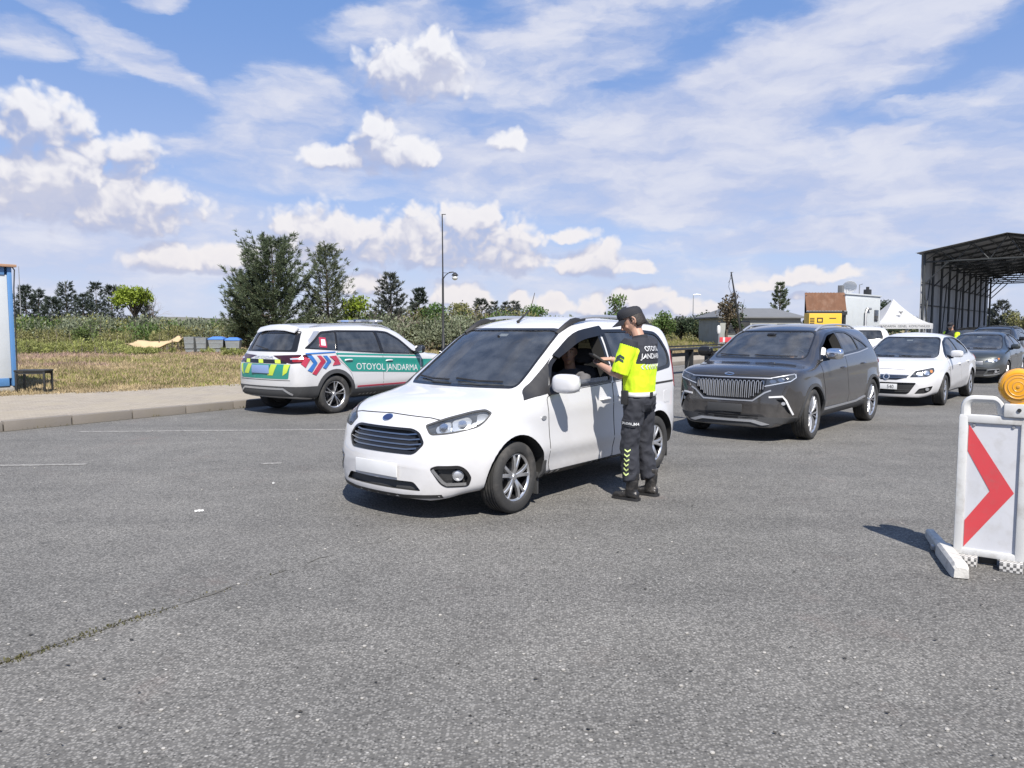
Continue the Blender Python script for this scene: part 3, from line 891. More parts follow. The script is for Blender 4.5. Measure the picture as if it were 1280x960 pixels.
G_BACK = 'pines and trees behind the dry field'
def build_trees():
    # the big pair of pines behind the police car
    p = spot(342, 47); pine(px_h(303, 47) - p.z, 5.3, MAT['pine'], .95, .03, 3, (.30, .036), 'large dense dark green pine, tallest and widest tree, behind the police car', None, p, bushy=True)
    p = spot(408, 49); pine(px_h(311, 49) - p.z, 3.3, MAT['pine'], .65, .10, 8, (.30, .036), 'tall loose pine with see-through crown just right of the largest pine', None, p, bushy=True)
    p = spot(310, 48); pine(px_h(345, 48) - p.z, 2.9, MAT['pine'], .8, .05, 12, (.30, .036), 'low pine leaning against the left flank of the largest pine', None, p, bushy=True)
    # mid background
    p = spot(489, 52); pine(px_h(342, 52) - p.z, 3.3, MAT['pine_grey'], .8, .15, 21, (.28, .05), 'greyish pine above bare brown shrubs, left of the street lamp', None, p)
    p = spot(525, 58); pine(px_h(362, 58) - p.z, 1.8, MAT['pine_dark'], 1.0, .12, 22, (.26, .05), 'narrow dark conifer close to the left of the street lamp', None, p)
    p = spot(447, 50); leafy(px_h(371, 50) - p.z, 2.2, MAT['leaf_lime'], 31, 2200, (.20, .13), .25, label='bright lime green bushy tree above the police car roof', loc=p)
    p = spot(546, 52); leafy(px_h(377, 52) - p.z, 2.4, MAT['leaf_green'], 32, 2200, (.20, .12), .3, label='mid green leafy tree right behind the street lamp post', loc=p)
    p = spot(572, 55); leafy(px_h(380, 55) - p.z, 2.4, MAT['leaf_olive'], 33, 2000, (.20, .12), .25, label='yellowish olive bush tree right of the street lamp', loc=p)
    p = spot(470, 48); bare_tree(px_h(374, 48) - p.z, 2.6, 41, 'bare grey brown shrub tree beside the lime green tree', p)
    p = spot(508, 47); bare_tree(px_h(378, 47) - p.z, 2.8, 42, 'bare twiggy grey shrub tree under the narrow dark conifer', p)
    p = spot(590, 50); bare_tree(px_h(384, 50) - p.z, 2.2, 43, 'bare pinkish grey shrub right of the olive bush tree', p)
    p = spot(601, 62); pine(px_h(375, 62) - p.z, 2.2, MAT['pine_grey'], .8, .1, 23, (.28, .05), 'small grey pine left of three thin young pines over the van roof', None, p)
    for k, (u, v) in enumerate(((618, 379), (632, 377), (644, 379))):
        p = spot(u, 66); pine(px_h(v, 66) - p.z, 1.1, MAT['pine_grey'], .6, .15, 50 + k, (.26, .05), 'thin young grey pine just over the white van roof', 'thin young pines over the van roof', p)
    p = spot(668, 60); leafy(px_h(379, 60) - p.z, 2.6, MAT['leaf_green'], 34, 2200, (.2, .12), .2, label='round green treetop showing above the white van roof', loc=p)
    p = spot(774, 36); leafy(px_h(360, 36) - p.z, 1.7, MAT['leaf_green'], 35, 900, (.17, .09), .4, clumps=12, label='slender young green tree with sparse crown behind the policeman', loc=p, spread=.22)
    p = spot(829, 62); leafy(px_h(388, 62) - p.z, 2.2, MAT['leaf_green'], 36, 1800, (.2, .12), .2, label='round green tree right behind the van rear corner', loc=p)
    p = spot(851, 66); leafy(px_h(391, 66) - p.z, 1.6, MAT['leaf_dark'], 37, 1400, (.2, .12), .2, label='small dark tree between the round green and broad dark trees', loc=p)
    p = spot(874, 64); leafy(px_h(390, 64) - p.z, 2.6, MAT['leaf_dark'], 38, 2200, (.2, .12), .2, label='broad dark green tree left of the grey hut', loc=p)
    # left, behind the white cabin
    for k, (u, v, Y, w) in enumerate(((33, 359, 64, 2.6), (50, 362, 66, 2.2), (84, 354, 62, 3.2), (122, 355, 64, 3.0), (141, 358, 66, 3.0), (105, 368, 60, 2.6), (66, 374, 60, 2.8), (8, 362, 66, 3.0), (180, 378, 63, 2.8))):
        p = spot(u, Y); pine(px_h(v, Y) - p.z, w * .92, MAT['pine_dark'], .55, .06, 60 + k, (.30, .05), 'dark blue green pine in the row behind the grey green thicket', 'dark pines behind the thicket on the left', p)
    p = spot(176, 56); leafy(px_h(355, 56) - p.z, 2.9, MAT['leaf_lime'], 39, 3600, (.18, .12), .56, crown_h=1.75, clumps=18, label='umbrella shaped tree with bright lime green flat crown', loc=p, flat=.75, lean=-.11)
    p = spot(186, 57); bare_tree(px_h(362, 57) - p.z, 2.6, 44, 'leafless grey tree right beside the lime green umbrella tree', p)
    # right side
    p = spot(909, 52); leafy(px_h(361, 52) - p.z, 1.7, MAT['leaf_russet'], 71, 800, (.2, .12), .42, label='reddish dark tree with ragged crown behind the leaning mast', loc=p)
    p = spot(922, 53); leafy(px_h(372, 53) - p.z, 1.3, MAT['leaf_dark'], 72, 700, (.2, .12), .3, label='small dark tree touching the leaning mast on its right', loc=p)
    p = spot(974, 74); pine(px_h(354, 74) - p.z, 2.1, MAT['pine'], .9, .08, 73, (.28, .055), 'slim green conifer rising behind the grey hut', None, p)
    p = spot(1104, 58); leafy(px_h(374, 58) - p.z, 1.8, MAT['leaf_dark'], 74, 1100, (.2, .1), .3, label='dark thin tree between the white cabin and the tent', loc=p)
    p = spot(1252, 80); pine(px_h(377, 80) - p.z, 3.4, MAT['pine_grey'], .8, .1, 75, (.3, .055), 'grey green pine seen through the open canopy hall', None, p)
    p = spot(1281, 76); leafy(px_h(380, 76) - p.z, 3.2, MAT['leaf_olive'], 76, 1600, (.22, .12), .2, label='olive green tree at the right seen through the canopy hall', loc=p)
    p = spot(1237, 90); pine(px_h(388, 90) - p.z, 2.2, MAT['pine_grey'], .8, .1, 77, (.3, .055), 'short far pine left of the grey green pine beyond the hall', None, p)
    p = spot(110, 45); leafy(px_h(398, 45) - p.z, 1.5, MAT['leaf_green'], 78, 1300, (.13, .07), 0, label='dark green bush standing forward in the yellow green weeds', loc=p, name='bush', cat='bush')

build_trees()

def shrub_mass(name, rows, mat, n, card, seed):
    """a thicket that reads as one mass: many leaf clumps over uneven mounds (u, depth, top row v, width m)"""
    rs = random.Random(seed); C, D, Ls, Ws = [], [], [], []
    st = MB()
    for (u, Y, v, w) in rows:
        p = spot(u, Y); h = max(.3, px_h(v, Y) - p.z)
        for k in range(7):
            c = p + Vector((rs.uniform(-.5, .5) * w, rs.uniform(-.6, .6) * w, h * rs.uniform(.35, .8)))
            r = h * rs.uniform(.22, .42)
            st.tube([Vector((c.x + rs.uniform(-.2, .2), c.y, p.z - .05)), c + Vector((0, 0, -r * .2)), c + Vector((rs.uniform(-.2, .2), 0, r))], [.03, .02, .006], 4)
            for _ in range(n):
                d = Vector((rs.gauss(0, 1), rs.gauss(0, 1), rs.gauss(0, 1))).normalized(); rr = r * rs.random() ** .4 * (1 + .4 * noise.noise(d * 2 + c))
                q = c + Vector((d.x * rr * 1.35, d.y * rr * 1.35, d.z * rr))
                if q.z < p.z: q.z = p.z + rs.random() * .2
                C.append(q); D.append(d * .5 + Vector((rs.gauss(0, .5), rs.gauss(0, .5), rs.gauss(.45, .5)))); Ls.append(card[0] * rs.uniform(.5, 1.3)); Ws.append(card[1] * rs.uniform(.5, 1.3))
    v, f = cards(np.array(C), np.array(D), np.array(Ls), np.array(Ws))
    o = fast_mesh(name, v, f, mat); tag(o, kind='stuff')
    s = st.build('brushwood', MAT['bark_grey'], None, fix=False); tag(s, kind='stuff')
rs_ = random.Random(5)
rows1 = [(u + rs_.uniform(-7, 7), rs_.uniform(49, 58), rs_.uniform(389, 404) if u < 190 else rs_.uniform(398, 407), rs_.uniform(1.7, 2.9)) for u in range(-10, 300, 19)]
shrub_mass('thicket', rows1[::2] + rows1[1::4], MAT['leaf_grey'], 190, (.22, .10), 1)
shrub_mass('thicket', rows1[3::4], MAT['leaf_green'], 190, (.22, .10), 11)
rows2 = [(u + rs_.uniform(-6, 6), rs_.uniform(44, 50), rs_.uniform(409, 424), rs_.uniform(1.6, 2.6)) for u in range(0, 215, 24)] + [(u, 50, rs_.uniform(404, 412), 2.4) for u in range(205, 300, 16)]
shrub_mass('weeds', rows2, MAT['leaf_olive'], 120, (.20, .06), 2)
rows3 = [(u + rs_.uniform(-5, 5), rs_.uniform(44, 52), rs_.uniform(393, 409), rs_.uniform(1.7, 2.8)) for u in range(395, 660, 14)]
shrub_mass('thicket', rows3, MAT['leaf_grey'], 150, (.22, .10), 3)
rows4 = [(u + rs_.uniform(-5, 5), rs_.uniform(52, 60), rs_.uniform(386, 398), rs_.uniform(1.6, 2.4)) for u in range(420, 660, 22)]
shrub_mass('thicket', rows4, MAT['leaf_russet'], 120, (.2, .07), 4)
rows5 = [(u + rs_.uniform(-5, 5), rs_.uniform(66, 74), rs_.uniform(400, 408), rs_.uniform(3, 4)) for u in range(640, 920, 20)]
shrub_mass('thicket', rows5, MAT['leaf_olive'], 100, (.3, .14), 5)
rows6 = [(u + rs_.uniform(-8, 8), rs_.uniform(95, 130), rs_.uniform(397, 403), rs_.uniform(5, 8)) for u in range(-20, 940, 24)]
shrub_mass('far_woods', rows6, MAT['leaf_grey'], 110, (.5, .26), 6)
rows7 = [(u + rs_.uniform(-8, 8), rs_.uniform(85, 120), rs_.uniform(396, 402), rs_.uniform(5, 8)) for u in range(930, 1300, 24)]
shrub_mass('far_woods', rows7, MAT['leaf_dark'], 90, (.5, .26), 7)

MAT['leaf_weed'] = leaf_mat('yellow_green_weeds', (.15, .17, .05), (.31, .31, .11))
rows8 = [(u, rs_.uniform(36, 43), rs_.uniform(424, 435) if u < 140 else rs_.uniform(441, 446), rs_.uniform(1.2, 2.4)) for u in [rs_.uniform(15, 310) for k in range(26)]]
shrub_mass('weeds', rows8, MAT['leaf_weed'], 110, (.16, .04), 8)
rows9 = [(u + rs_.uniform(-6, 6), rs_.uniform(50, 60), rs_.uniform(382, 398), rs_.uniform(1.8, 3.0)) for u in range(425, 660, 17)]
shrub_mass('thicket', rows9[::2], MAT['leaf_green'], 150, (.22, .11), 9)
shrub_mass('thicket', rows9[1::2], MAT['leaf_olive'], 150, (.22, .11), 10)
rows10 = [(u + rs_.uniform(-8, 8), rs_.uniform(52, 60), rs_.uniform(392, 402), rs_.uniform(1.5, 2.6)) for u in range(28, 190, 26)]
shrub_mass('thicket', rows10, MAT['leaf_weed'], 150, (.20, .09), 12)

# low far hills
def build_hills():
    m = simple('far_hill', (.135, .13, .10), .95, var=.45, vscale=.012)
    n = 160; vs, fs = [], []
    for i in range(n + 1):
        a = R(-75) + R(150) * i / n
        hh = 10 + 7 * noise.noise(Vector((a * 3, 0, 0))) + 3 * noise.noise(Vector((a * 11, 2, 0))) + 2.5 * math.cos((a + .43) * 3)
        for (r, k) in ((620, 0), (700, .45), (820, .9), (900, 1.0), (1000, .8)):
            z = -1 + hh * k + (noise.noise(Vector((a * 40, r * .02, 1))) * .8 if k else 0)
            vs.append((math.sin(a) * r, math.cos(a) * r, z))
    for i in range(n):
        for k in range(4): fs.append((i * 5 + k, (i + 1) * 5 + k, (i + 1) * 5 + k + 1, i * 5 + k + 1))
    tag(mk('hills', vs, fs, m, smooth=True, angle=0), kind='structure')
build_hills()

# dry grass: blades scattered over the field where it can be seen
def build_grass():
    def scatter(name, n, Ymin, Ymax, umin, umax, hgt, mats, seed, thr, edge=.1):
        r = np.random.default_rng(seed)
        Y = 1 / r.uniform(1 / Ymax, 1 / Ymin, n) ; u = r.uniform(umin, umax, n)
        X = (u - 640) / F_PX * Y
        C, D, Ls, Ws = [], [], [], []
        for x, y in zip(X, Y):
            q = Vector((x, y, 0)) - K0; s, t = q.dot(LD), q.dot(LN)
            e = t - edge_t(s)
            if e < edge + .5 * noise.noise(Vector((x * .7, y * .7, 0))) and not (e > -.25 and r.random() < .10): continue
            k = noise.noise(Vector((x * .16, y * .16, 7))) + .5 * noise.noise(Vector((x * .6, y * .6, 3)))
            if not thr(k, y, r.random()): continue
            z = field_z(s, t) if e > 0 else .128
            hh = hgt * (.5 + .5 * min(1, max(0, e) / 6)) * r.uniform(.5, 1.4)
            for b in range(4):
                C.append((x + r.normal(0, .07), y + r.normal(0, .07), z - .01)); D.append((r.normal(0, .45), r.normal(0, .45), 1)); Ls.append(hh * r.uniform(.6, 1.2)); Ws.append(r.uniform(.008, .018) * (1 + y / 26))
        v, f = cards(np.array(C), np.array(D), np.array(Ls), np.array(Ws))
        tag(fast_mesh(name, v, f, mats), kind='stuff')
    straw = leaf_mat('straw_grass', (.27, .22, .12), (.44, .36, .22), .8, .3)
    green = leaf_mat('green_grass', (.15, .165, .05), (.29, .29, .10), .8, .3)
    pink = leaf_mat('seed_heads', (.27, .19, .15), (.40, .30, .24), .8, .3)
    scatter('dry_grass', 30000, 16, 60, -60, 600, .13, straw, 1, lambda k, y, q: k > -.5 or q < .5)
    scatter('green_grass', 13000, 18, 62, -60, 600, .15, green, 2, lambda k, y, q: k < -.12 or y > 36 and q < .7)
    scatter('seeding_grass', 8000, 26, 40, -60, 600, .18, pink, 3, lambda k, y, q: k > .1 and q < .8)
    scatter('dry_grass', 9000, 40, 80, 760, 960, .4, straw, 4, lambda k, y, q: k > -.1)
    scatter('green_grass', 9000, 40, 80, 760, 960, .45, green, 5, lambda k, y, q: k < .2)
build_grass()
# ------------------------------------------------------------------ car building kit
def pchip(x, y, xq):
    x = np.asarray(x, float); y = np.asarray(y, float); xq = np.asarray(xq, float)
    h = np.diff(x); d = np.diff(y, axis=0) / (h[:, None] if y.ndim > 1 else h)
    n = len(x); m = np.zeros_like(y)
    hh = h[:, None] if y.ndim > 1 else h
    w1 = 2 * hh[1:] + hh[:-1]; w2 = hh[1:] + 2 * hh[:-1]
    with np.errstate(divide='ignore', invalid='ignore'):
        mm = (w1 + w2) / (w1 / d[:-1] + w2 / d[1:])
    ok = (d[:-1] * d[1:] > 0)
    m[1:-1] = np.where(ok, np.nan_to_num(mm), 0)
    m[0] = d[0]; m[-1] = d[-1]
    i = np.clip(np.searchsorted(x, xq, side='right') - 1, 0, n - 2)
    t = (xq - x[i]) / h[i]
    if y.ndim > 1: t = t[:, None]; hi = h[i][:, None]
    else: hi = h[i]
    return ((1 + 2 * t) * (1 - t) ** 2) * y[i] + (t * (1 - t) ** 2) * hi * m[i] + (t * t * (3 - 2 * t)) * y[i + 1] + (t * t * (t - 1)) * hi * m[i + 1]

# row columns: x, zb, wb, zm, w, zs, ws, ze, we, zt, bow
def section(r):
    zb, wb, zm, w, zs, ws, ze, we, zt = r[1:10]
    cr = zt - ze
    half = [(0, zb), (wb * .86, zb), (wb, zb + .05), (w, zm), (ws, zs), (we, ze), (we * .72, ze + cr * .60), (we * .36, ze + cr * .90), (0, zt)]
    return half

def dense_rows(rows, ds=.05):
    rows = np.array(sorted(rows, key=lambda r: r[0]), float)
    wgt = np.array([1, .4, .3, .2, .5, .3, .5, .8, .6, 1, .3])
    s = np.concatenate([[0], np.cumsum(np.linalg.norm(np.diff(rows, axis=0) * wgt, axis=1))])
    sq = np.unique(np.concatenate([s, np.arange(0, s[-1], ds)]))
    keep = [sq[0]]
    for v in sq[1:]:
        if v - keep[-1] > ds * .35: keep.append(v)
    keep[-1] = s[-1]
    return pchip(s, rows, np.array(keep))

def body_grid(rows, ds=.05, seg=(4, 2, 5, 8, 9, 5, 5, 5), mod=None):
    dr = dense_rows(rows, ds)
    secs = np.array([section(r) for r in dr])                # rows x 9 x 2
    L_ = np.linalg.norm(np.diff(secs, axis=1), axis=2).mean(0)
    u = np.concatenate([[0], np.cumsum(L_)])
    uq = []
    for k in range(8): uq += list(np.linspace(u[k], u[k + 1], seg[k], endpoint=False))
    uq.append(u[-1]); uq = np.array(uq)
    uu = np.concatenate([u, 2 * u[-1] - u[-2::-1]])          # mirrored so the roof centre stays smooth
    P = []
    for r, sc in zip(dr, secs):
        full = np.concatenate([sc, (sc[-2::-1] * [-1, 1])])
        yz = pchip(uu, full, uq)
        ring = np.concatenate([yz, yz[-2:0:-1] * [-1, 1]])
        x = r[0] - r[10] * (np.abs(ring[:, 0]) / .88) ** 2.2
        P.append(np.column_stack([x, ring[:, 0], ring[:, 1]]))
    P = np.array(P)
    if mod is not None: P = mod(P)
    return dr, P

def grid_mesh(name, P, dr):
    R_, N_, _ = P.shape
    idx = np.arange(R_ * N_).reshape(R_, N_)
    fs = []
    for i in range(R_ - 1):
        for k in range(N_):
            k2 = (k + 1) % N_
            fs.append((idx[i, k], idx[i + 1, k], idx[i + 1, k2], idx[i, k2]))
    h = N_ // 2
    V = P.reshape(-1, 3).tolist(); kb = 4; m = 2 * kb
    for i in (0, R_ - 1):               # end caps follow the bowed plan shape; the flat bottom run is the first row
        x0, bow = dr[i][0], dr[i][10]
        rows_ = [[int(idx[i, (kb - j) % N_]) for j in range(m + 1)]]
        for k in range(kb + 1, h + 1):
            a, b = int(idx[i, k]), int(idx[i, (N_ - k) % N_])
            if a == b: rows_.append([a] * (m + 1)); continue
            pa, pb = V[a], V[b]; r = [a]
            for j in range(1, m):
                t = j / m; y = pa[1] + (pb[1] - pa[1]) * t; z = pa[2] + (pb[2] - pa[2]) * t
                V.append([x0 - bow * (abs(y) / .88) ** 2.2, y, z]); r.append(len(V) - 1)
            rows_.append(r + [b])
        for k in range(h - kb):
            for j in range(m):
                q = []
                for z in (rows_[k][j], rows_[k + 1][j], rows_[k + 1][j + 1], rows_[k][j + 1]):
                    if z not in q: q.append(z)
                if len(q) >= 3: fs.append(tuple(q))
    me = bpy.data.meshes.new(name)
    me.from_pydata(V, [], [tuple(int(i) for i in f) for f in fs]); me.update()
    bm = bmesh.new(); bm.from_mesh(me); bmesh.ops.remove_doubles(bm, verts=bm.verts[:], dist=1e-5)
    bmesh.ops.recalc_face_normals(bm, faces=bm.faces[:]); bm.to_mesh(me); bm.free()
    return me

def in_poly(p, poly):
    x, y = p; c = False; n = len(poly); j = n - 1
    for i in range(n):
        xi, yi = poly[i]; xj, yj = poly[j]
        if (yi > y) != (yj > y) and x < (xj - xi) * (y - yi) / (yj - yi + 1e-12) + xi: c = not c
        j = i
    return c
def area2(p): return sum(p[i][0] * p[(i + 1) % len(p)][1] - p[(i + 1) % len(p)][0] * p[i][1] for i in range(len(p)))
def resample(poly, res):
    out = []
    for i in range(len(poly)):
        a, b = Vector(poly[i]), Vector(poly[(i + 1) % len(poly)]); n = max(1, int(math.ceil((b - a).length / res)))
        for k in range(n): out.append(tuple(a.lerp(b, k / n)))
    return out
def rnd(poly, r, n=4):
    """round the corners of a polygon; r may be one radius or one per corner"""
    out = []; m = len(poly)
    for i in range(m):
        ri = r[i] if isinstance(r, (list, tuple)) else r
        p, a, b = Vector(poly[i]), Vector(poly[i - 1]), Vector(poly[(i + 1) % m])
        da, db = (a - p), (b - p); q = min(ri, da.length * .48, db.length * .48)
        if q < 1e-4: out.append(tuple(p)); continue
        A, B = p + da.normalized() * q, p + db.normalized() * q
        for k in range(n + 1):
            t = k / n; out.append(tuple(A * (1 - t) ** 2 + p * 2 * t * (1 - t) + B * t * t))
    return out
def grow(poly, d):
    """offset a polygon outward by d"""
    if area2(poly) < 0: poly = poly[::-1]
    out = []; m = len(poly)
    for i in range(m):
        p, a, b = Vector(poly[i]), Vector(poly[i - 1]), Vector(poly[(i + 1) % m])
        e1, e2 = (p - a).normalized(), (b - p).normalized()
        n1, n2 = Vector((e1.y, -e1.x)), Vector((e2.y, -e2.x)); k = n1 + n2
        den = max(.35, 1 + n1.dot(n2)); out.append(tuple(p + k * (d / den)))
    return out
def band(line, w, closed=False):
    """polyline to a ribbon polygon of width w (w may be (start, end))"""
    pts = [Vector(p) for p in line]; L_, R_ = [], []
    for i, p in enumerate(pts):
        t = (pts[min(i + 1, len(pts) - 1)] - pts[max(0, i - 1)]).normalized(); n = Vector((-t.y, t.x))
        ww = w if not isinstance(w, tuple) else w[0] + (w[1] - w[0]) * i / max(1, len(pts) - 1)
        L_.append(tuple(p + n * ww / 2)); R_.append(tuple(p - n * ww / 2))
    return R_ + L_[::-1]

class Skin:
    """a surface onto which outlines, trims and letters are fitted"""
    def __init__(s, me, root):
        s.root = root
        s.bvh = BVHTree.FromPolygons([v.co[:] for v in me.vertices], [p.vertices[:] for p in me.polygons])
        s.ang = 0
        s.vn = None
    def frame(s, view):
        if view == 'T': return Vector((1, 0, 0)), Vector((0, 1, 0)), Vector((0, 0, 1))
        ang = {'L': 90, 'R': -90, 'F': 0, 'B': 180}.get(view, view)
        d = Vector((math.cos(R(ang)), math.sin(R(ang)), 0))
        if view == 'L' or view == 'R': u = Vector((1, 0, 0))
        elif view == 'F' or view == 'B': u = Vector((0, 1, 0))
        else: u = Vector((-d.y, d.x, 0))
        return u, Vector((0, 0, 1)), d
    def hit(s, p, view):
        u, v, d = s.frame(view)
        base = u * p[0] + v * p[1]
        h = s.bvh.ray_cast(base + d * 6, -d)
        k = 0
        while h[0] is None and k < 60:      # just past the edge of the body: slide back onto it
            k += 1; h = s.bvh.ray_cast(u * p[0] * (1 - .012 * k) + v * (p[1] + (.004 * k if p[1] < .5 else -.004 * k)) + d * 6, -d)
        if h[0] is None: h = s.bvh.find_nearest(base + d * 3)
        n = h[1]
        if n.dot(d) < 0: n = -n
        return h[0], n
    def px(s, u, v):
        """local point of the skin seen at photograph pixel (u, v)"""
        M = Matrix.Translation(s.root.location) @ Matrix.Rotation(s.root.rotation_euler.z, 4, 'Z'); I = M.inverted()
        o = I @ Vector((0, 0, CAM_H)); d = I.to_3x3() @ ray(u, v)
        return s.bvh.ray_cast(o, d.normalized())[0]
    def tri(s, poly, holes=(), res=.045):
        if area2(poly) < 0: poly = poly[::-1]
        poly = resample(poly, res); holes = [resample(h, res) for h in holes]
        pts = [Vector(p) for p in poly]; edges = [(i, (i + 1) % len(poly)) for i in range(len(poly))]
        for h in holes:
            b = len(pts); pts += [Vector(p) for p in h]; edges += [(b + i, b + (i + 1) % len(h)) for i in range(len(h))]
        xs = [p[0] for p in poly]; ys = [p[1] for p in poly]
        bd = np.array([tuple(p) for p in pts])
        x = min(xs) + res * .5; row = 0
        while x < max(xs):
            y = min(ys) + res * (.5 if row % 2 else .2)
            while y < max(ys):
                if np.min((bd[:, 0] - x) ** 2 + (bd[:, 1] - y) ** 2) > (res * .45) ** 2 and in_poly((x, y), poly) and not any(in_poly((x, y), h) for h in holes): pts.append(Vector((x, y)))
                y += res
            x += res; row += 1
        vs, _, fs, *_r = delaunay_2d_cdt(pts, edges, [], 0, 1e-6)
        out = []
        for f in fs:
            c = ((vs[f[0]][0] + vs[f[1]][0] + vs[f[2]][0]) / 3, (vs[f[0]][1] + vs[f[1]][1] + vs[f[2]][1]) / 3)
            if in_poly(c, poly) and not any(in_poly(c, h) for h in holes): out.append(tuple(f))
        return [tuple(v) for v in vs], out
    def fit(s, pts, view): return [s.hit(p, view) for p in pts]
    @staticmethod
    def smooth_normals(co, tris):
        n = [Vector((0, 0, 0)) for _ in co]
        for f in tris:
            a = (co[f[1]] - co[f[0]]).cross(co[f[2]] - co[f[0]])
            for i in f: n[i] += a
        return [v.normalized() if v.length > 0 else Vector((0, 0, 1)) for v in n]
    def patch(s, name, poly, view, mat, off=.003, thick=.006, res=.045, holes=(), parent=None, both=False, label=None, angle=40):
        """a skin-fitting plate; both=True adds its mirror image on the other side as another object"""
        pts, tris = s.tri(poly, holes, res)
        ht = s.fit(pts, view); u, v, d = s.frame(view)
        co = [h[0] for h in ht]
        nr = s.smooth_normals(co, tris)
        nr = [n if n.dot(d) >= 0 else -n for n in nr]
        top = [c + n * off for c, n in zip(co, nr)]
        fs = []
        for f in tris:
            a = (top[f[1]] - top[f[0]]).cross(top[f[2]] - top[f[0]])
            fs.append(f if a.dot(d) >= 0 else f[::-1])
        vs = list(top)
        if thick:
            cnt = {}
            for f in fs:
                for i in range(3):
                    e = (f[i], f[(i + 1) % 3]); cnt[tuple(sorted(e))] = cnt.get(tuple(sorted(e)), []) + [e]
            m = {}
            for k, e in cnt.items():
                if len(e) == 1:
                    a, b = e[0]
                    for i in (a, b):
                        if i not in m: m[i] = len(vs); vs.append(co[i] + nr[i] * (off - thick))
                    fs.append((b, a, m[a], m[b]))
        out = []
        for sgn in ((1, -1) if both else (1,)):
            vv = [(p[0], p[1] * sgn, p[2]) for p in vs]; ff = [f if sgn > 0 else f[::-1] for f in fs]
            o = mk(name, vv, ff, mat, parent or s.root, smooth=True, angle=angle)
            if label: o['label'] = label
            out.append(o)
        return out if both else out[0]
    def cutter(s, poly, view, depth, out=.35, res=.06, both=False):
        pts, tris = s.tri(poly, (), res)
        ht = s.fit(pts, view); u, v, d = s.frame(view)
        n = len(pts)
        res_ = []
        a = [h[0] + d * out for h in ht]; b = [h[0] - d * depth for h in ht]
        fs = []
        for f in tris:
            q = (a[f[1]] - a[f[0]]).cross(a[f[2]] - a[f[0]])
            f = f if q.dot(d) >= 0 else f[::-1]
            fs.append(f); fs.append((f[2] + n, f[1] + n, f[0] + n))
        cnt = {}
        for f in fs[0::2]:
            for i in range(3):
                e = (f[i], f[(i + 1) % 3]); cnt.setdefault(tuple(sorted(e)), []).append(e)
        for k, e in cnt.items():
            if len(e) == 1: x, y = e[0]; fs.append((y, x, x + n, y + n))
        vs = a + b
        used = sorted({i for f in fs for i in f}); mp = {i: k for k, i in enumerate(used)}
        vs = [vs[i] for i in used]; fs = [tuple(mp[i] for i in f) for f in fs]
        res_.append((vs, fs))
        if both: res_.append(([(p[0], -p[1], p[2]) for p in vs], [f[::-1] for f in fs]))
        return res_
    def text(s, body, view, pos, h, mat, name='lettering', parent=None, off=.006, slant=0.0, flip=1, stretch=1.0, align='CENTER', tilt=0.0, weight=0.0):
        V, Fc = text_mesh(body, h, align, weight)
        u, v, d = s.frame(view)
        ct, st = math.cos(R(tilt)), math.sin(R(tilt))
        pts = []
        for x, y in V:
            x = (x * stretch + slant * y) * flip
            pts.append((pos[0] + x * ct - y * st, pos[1] + x * st + y * ct))
        co = []
        for p in pts:
            h_, n_ = s.hit(p, view); co.append(h_ + n_ * off)
        fs = []
        for f in Fc:
            a = (co[f[1]] - co[f[0]]).cross(co[f[2]] - co[f[0]])
            fs.append(f if a.dot(d) >= 0 else f[::-1])
        return mk(name, co, fs, mat, parent or s.root)

_TC = {}
def text_mesh(body, h, align='CENTER', weight=0.0):
    """2-D letters as triangles, centred on the origin, cap height h"""
    cu = bpy.data.curves.new('letters', 'FONT'); cu.body = body; cu.size = 1.0; cu.resolution_u = 3
    cu.align_x = align; cu.align_y = 'BOTTOM_BASELINE'; cu.offset = weight
    o = bpy.data.objects.new('letters', cu); COL.objects.link(o)
    dg = bpy.context.evaluated_depsgraph_get(); me = bpy.data.meshes.new_from_object(o.evaluated_get(dg))
    bm = bmesh.new(); bm.from_mesh(me); bmesh.ops.triangulate(bm, faces=bm.faces[:])
    V = [(v.co.x, v.co.y) for v in bm.verts]; bm.verts.index_update()
    Fc = [tuple(v.index for v in f.verts) for f in bm.faces]; bm.free()
    bpy.data.objects.remove(o); bpy.data.curves.remove(cu); bpy.data.meshes.remove(me)
    sc = h / .70
    return [(x * sc, y * sc - h / 2) for x, y in V], Fc

def boolean(obj, parts, mat):
    """subtract a list of (verts, faces) solids from obj; the new faces take mat"""
    vs, fs = [], []
    for v, f in parts:
        b = len(vs); vs += [tuple(p) for p in v]; fs += [tuple(i + b for i in q) for q in f]
    c = mk('cutter', vs, fs, mat, obj.parent)
    bm = bmesh.new(); bm.from_mesh(c.data); bmesh.ops.remove_doubles(bm, verts=bm.verts[:], dist=1e-5); bmesh.ops.recalc_face_normals(bm, faces=bm.faces[:])
    bad = sum(1 for e in bm.edges if len(e.link_faces) != 2)
    if bad: print('CUTTER not closed', bad)
    bm.to_mesh(c.data); bm.free()
    md = obj.modifiers.new('cut', 'BOOLEAN'); md.operation = 'DIFFERENCE'; md.solver = 'EXACT'; md.object = c; md.material_mode = 'TRANSFER'
    md.use_self = False
    dg = bpy.context.evaluated_depsgraph_get(); dg.update()
    me = bpy.data.meshes.new_from_object(obj.evaluated_get(dg), depsgraph=dg)
    obj.modifiers.clear(); old = obj.data; obj.data = me; bpy.data.meshes.remove(old)
    cm = c.data; bpy.data.objects.remove(c); bpy.data.meshes.remove(cm)

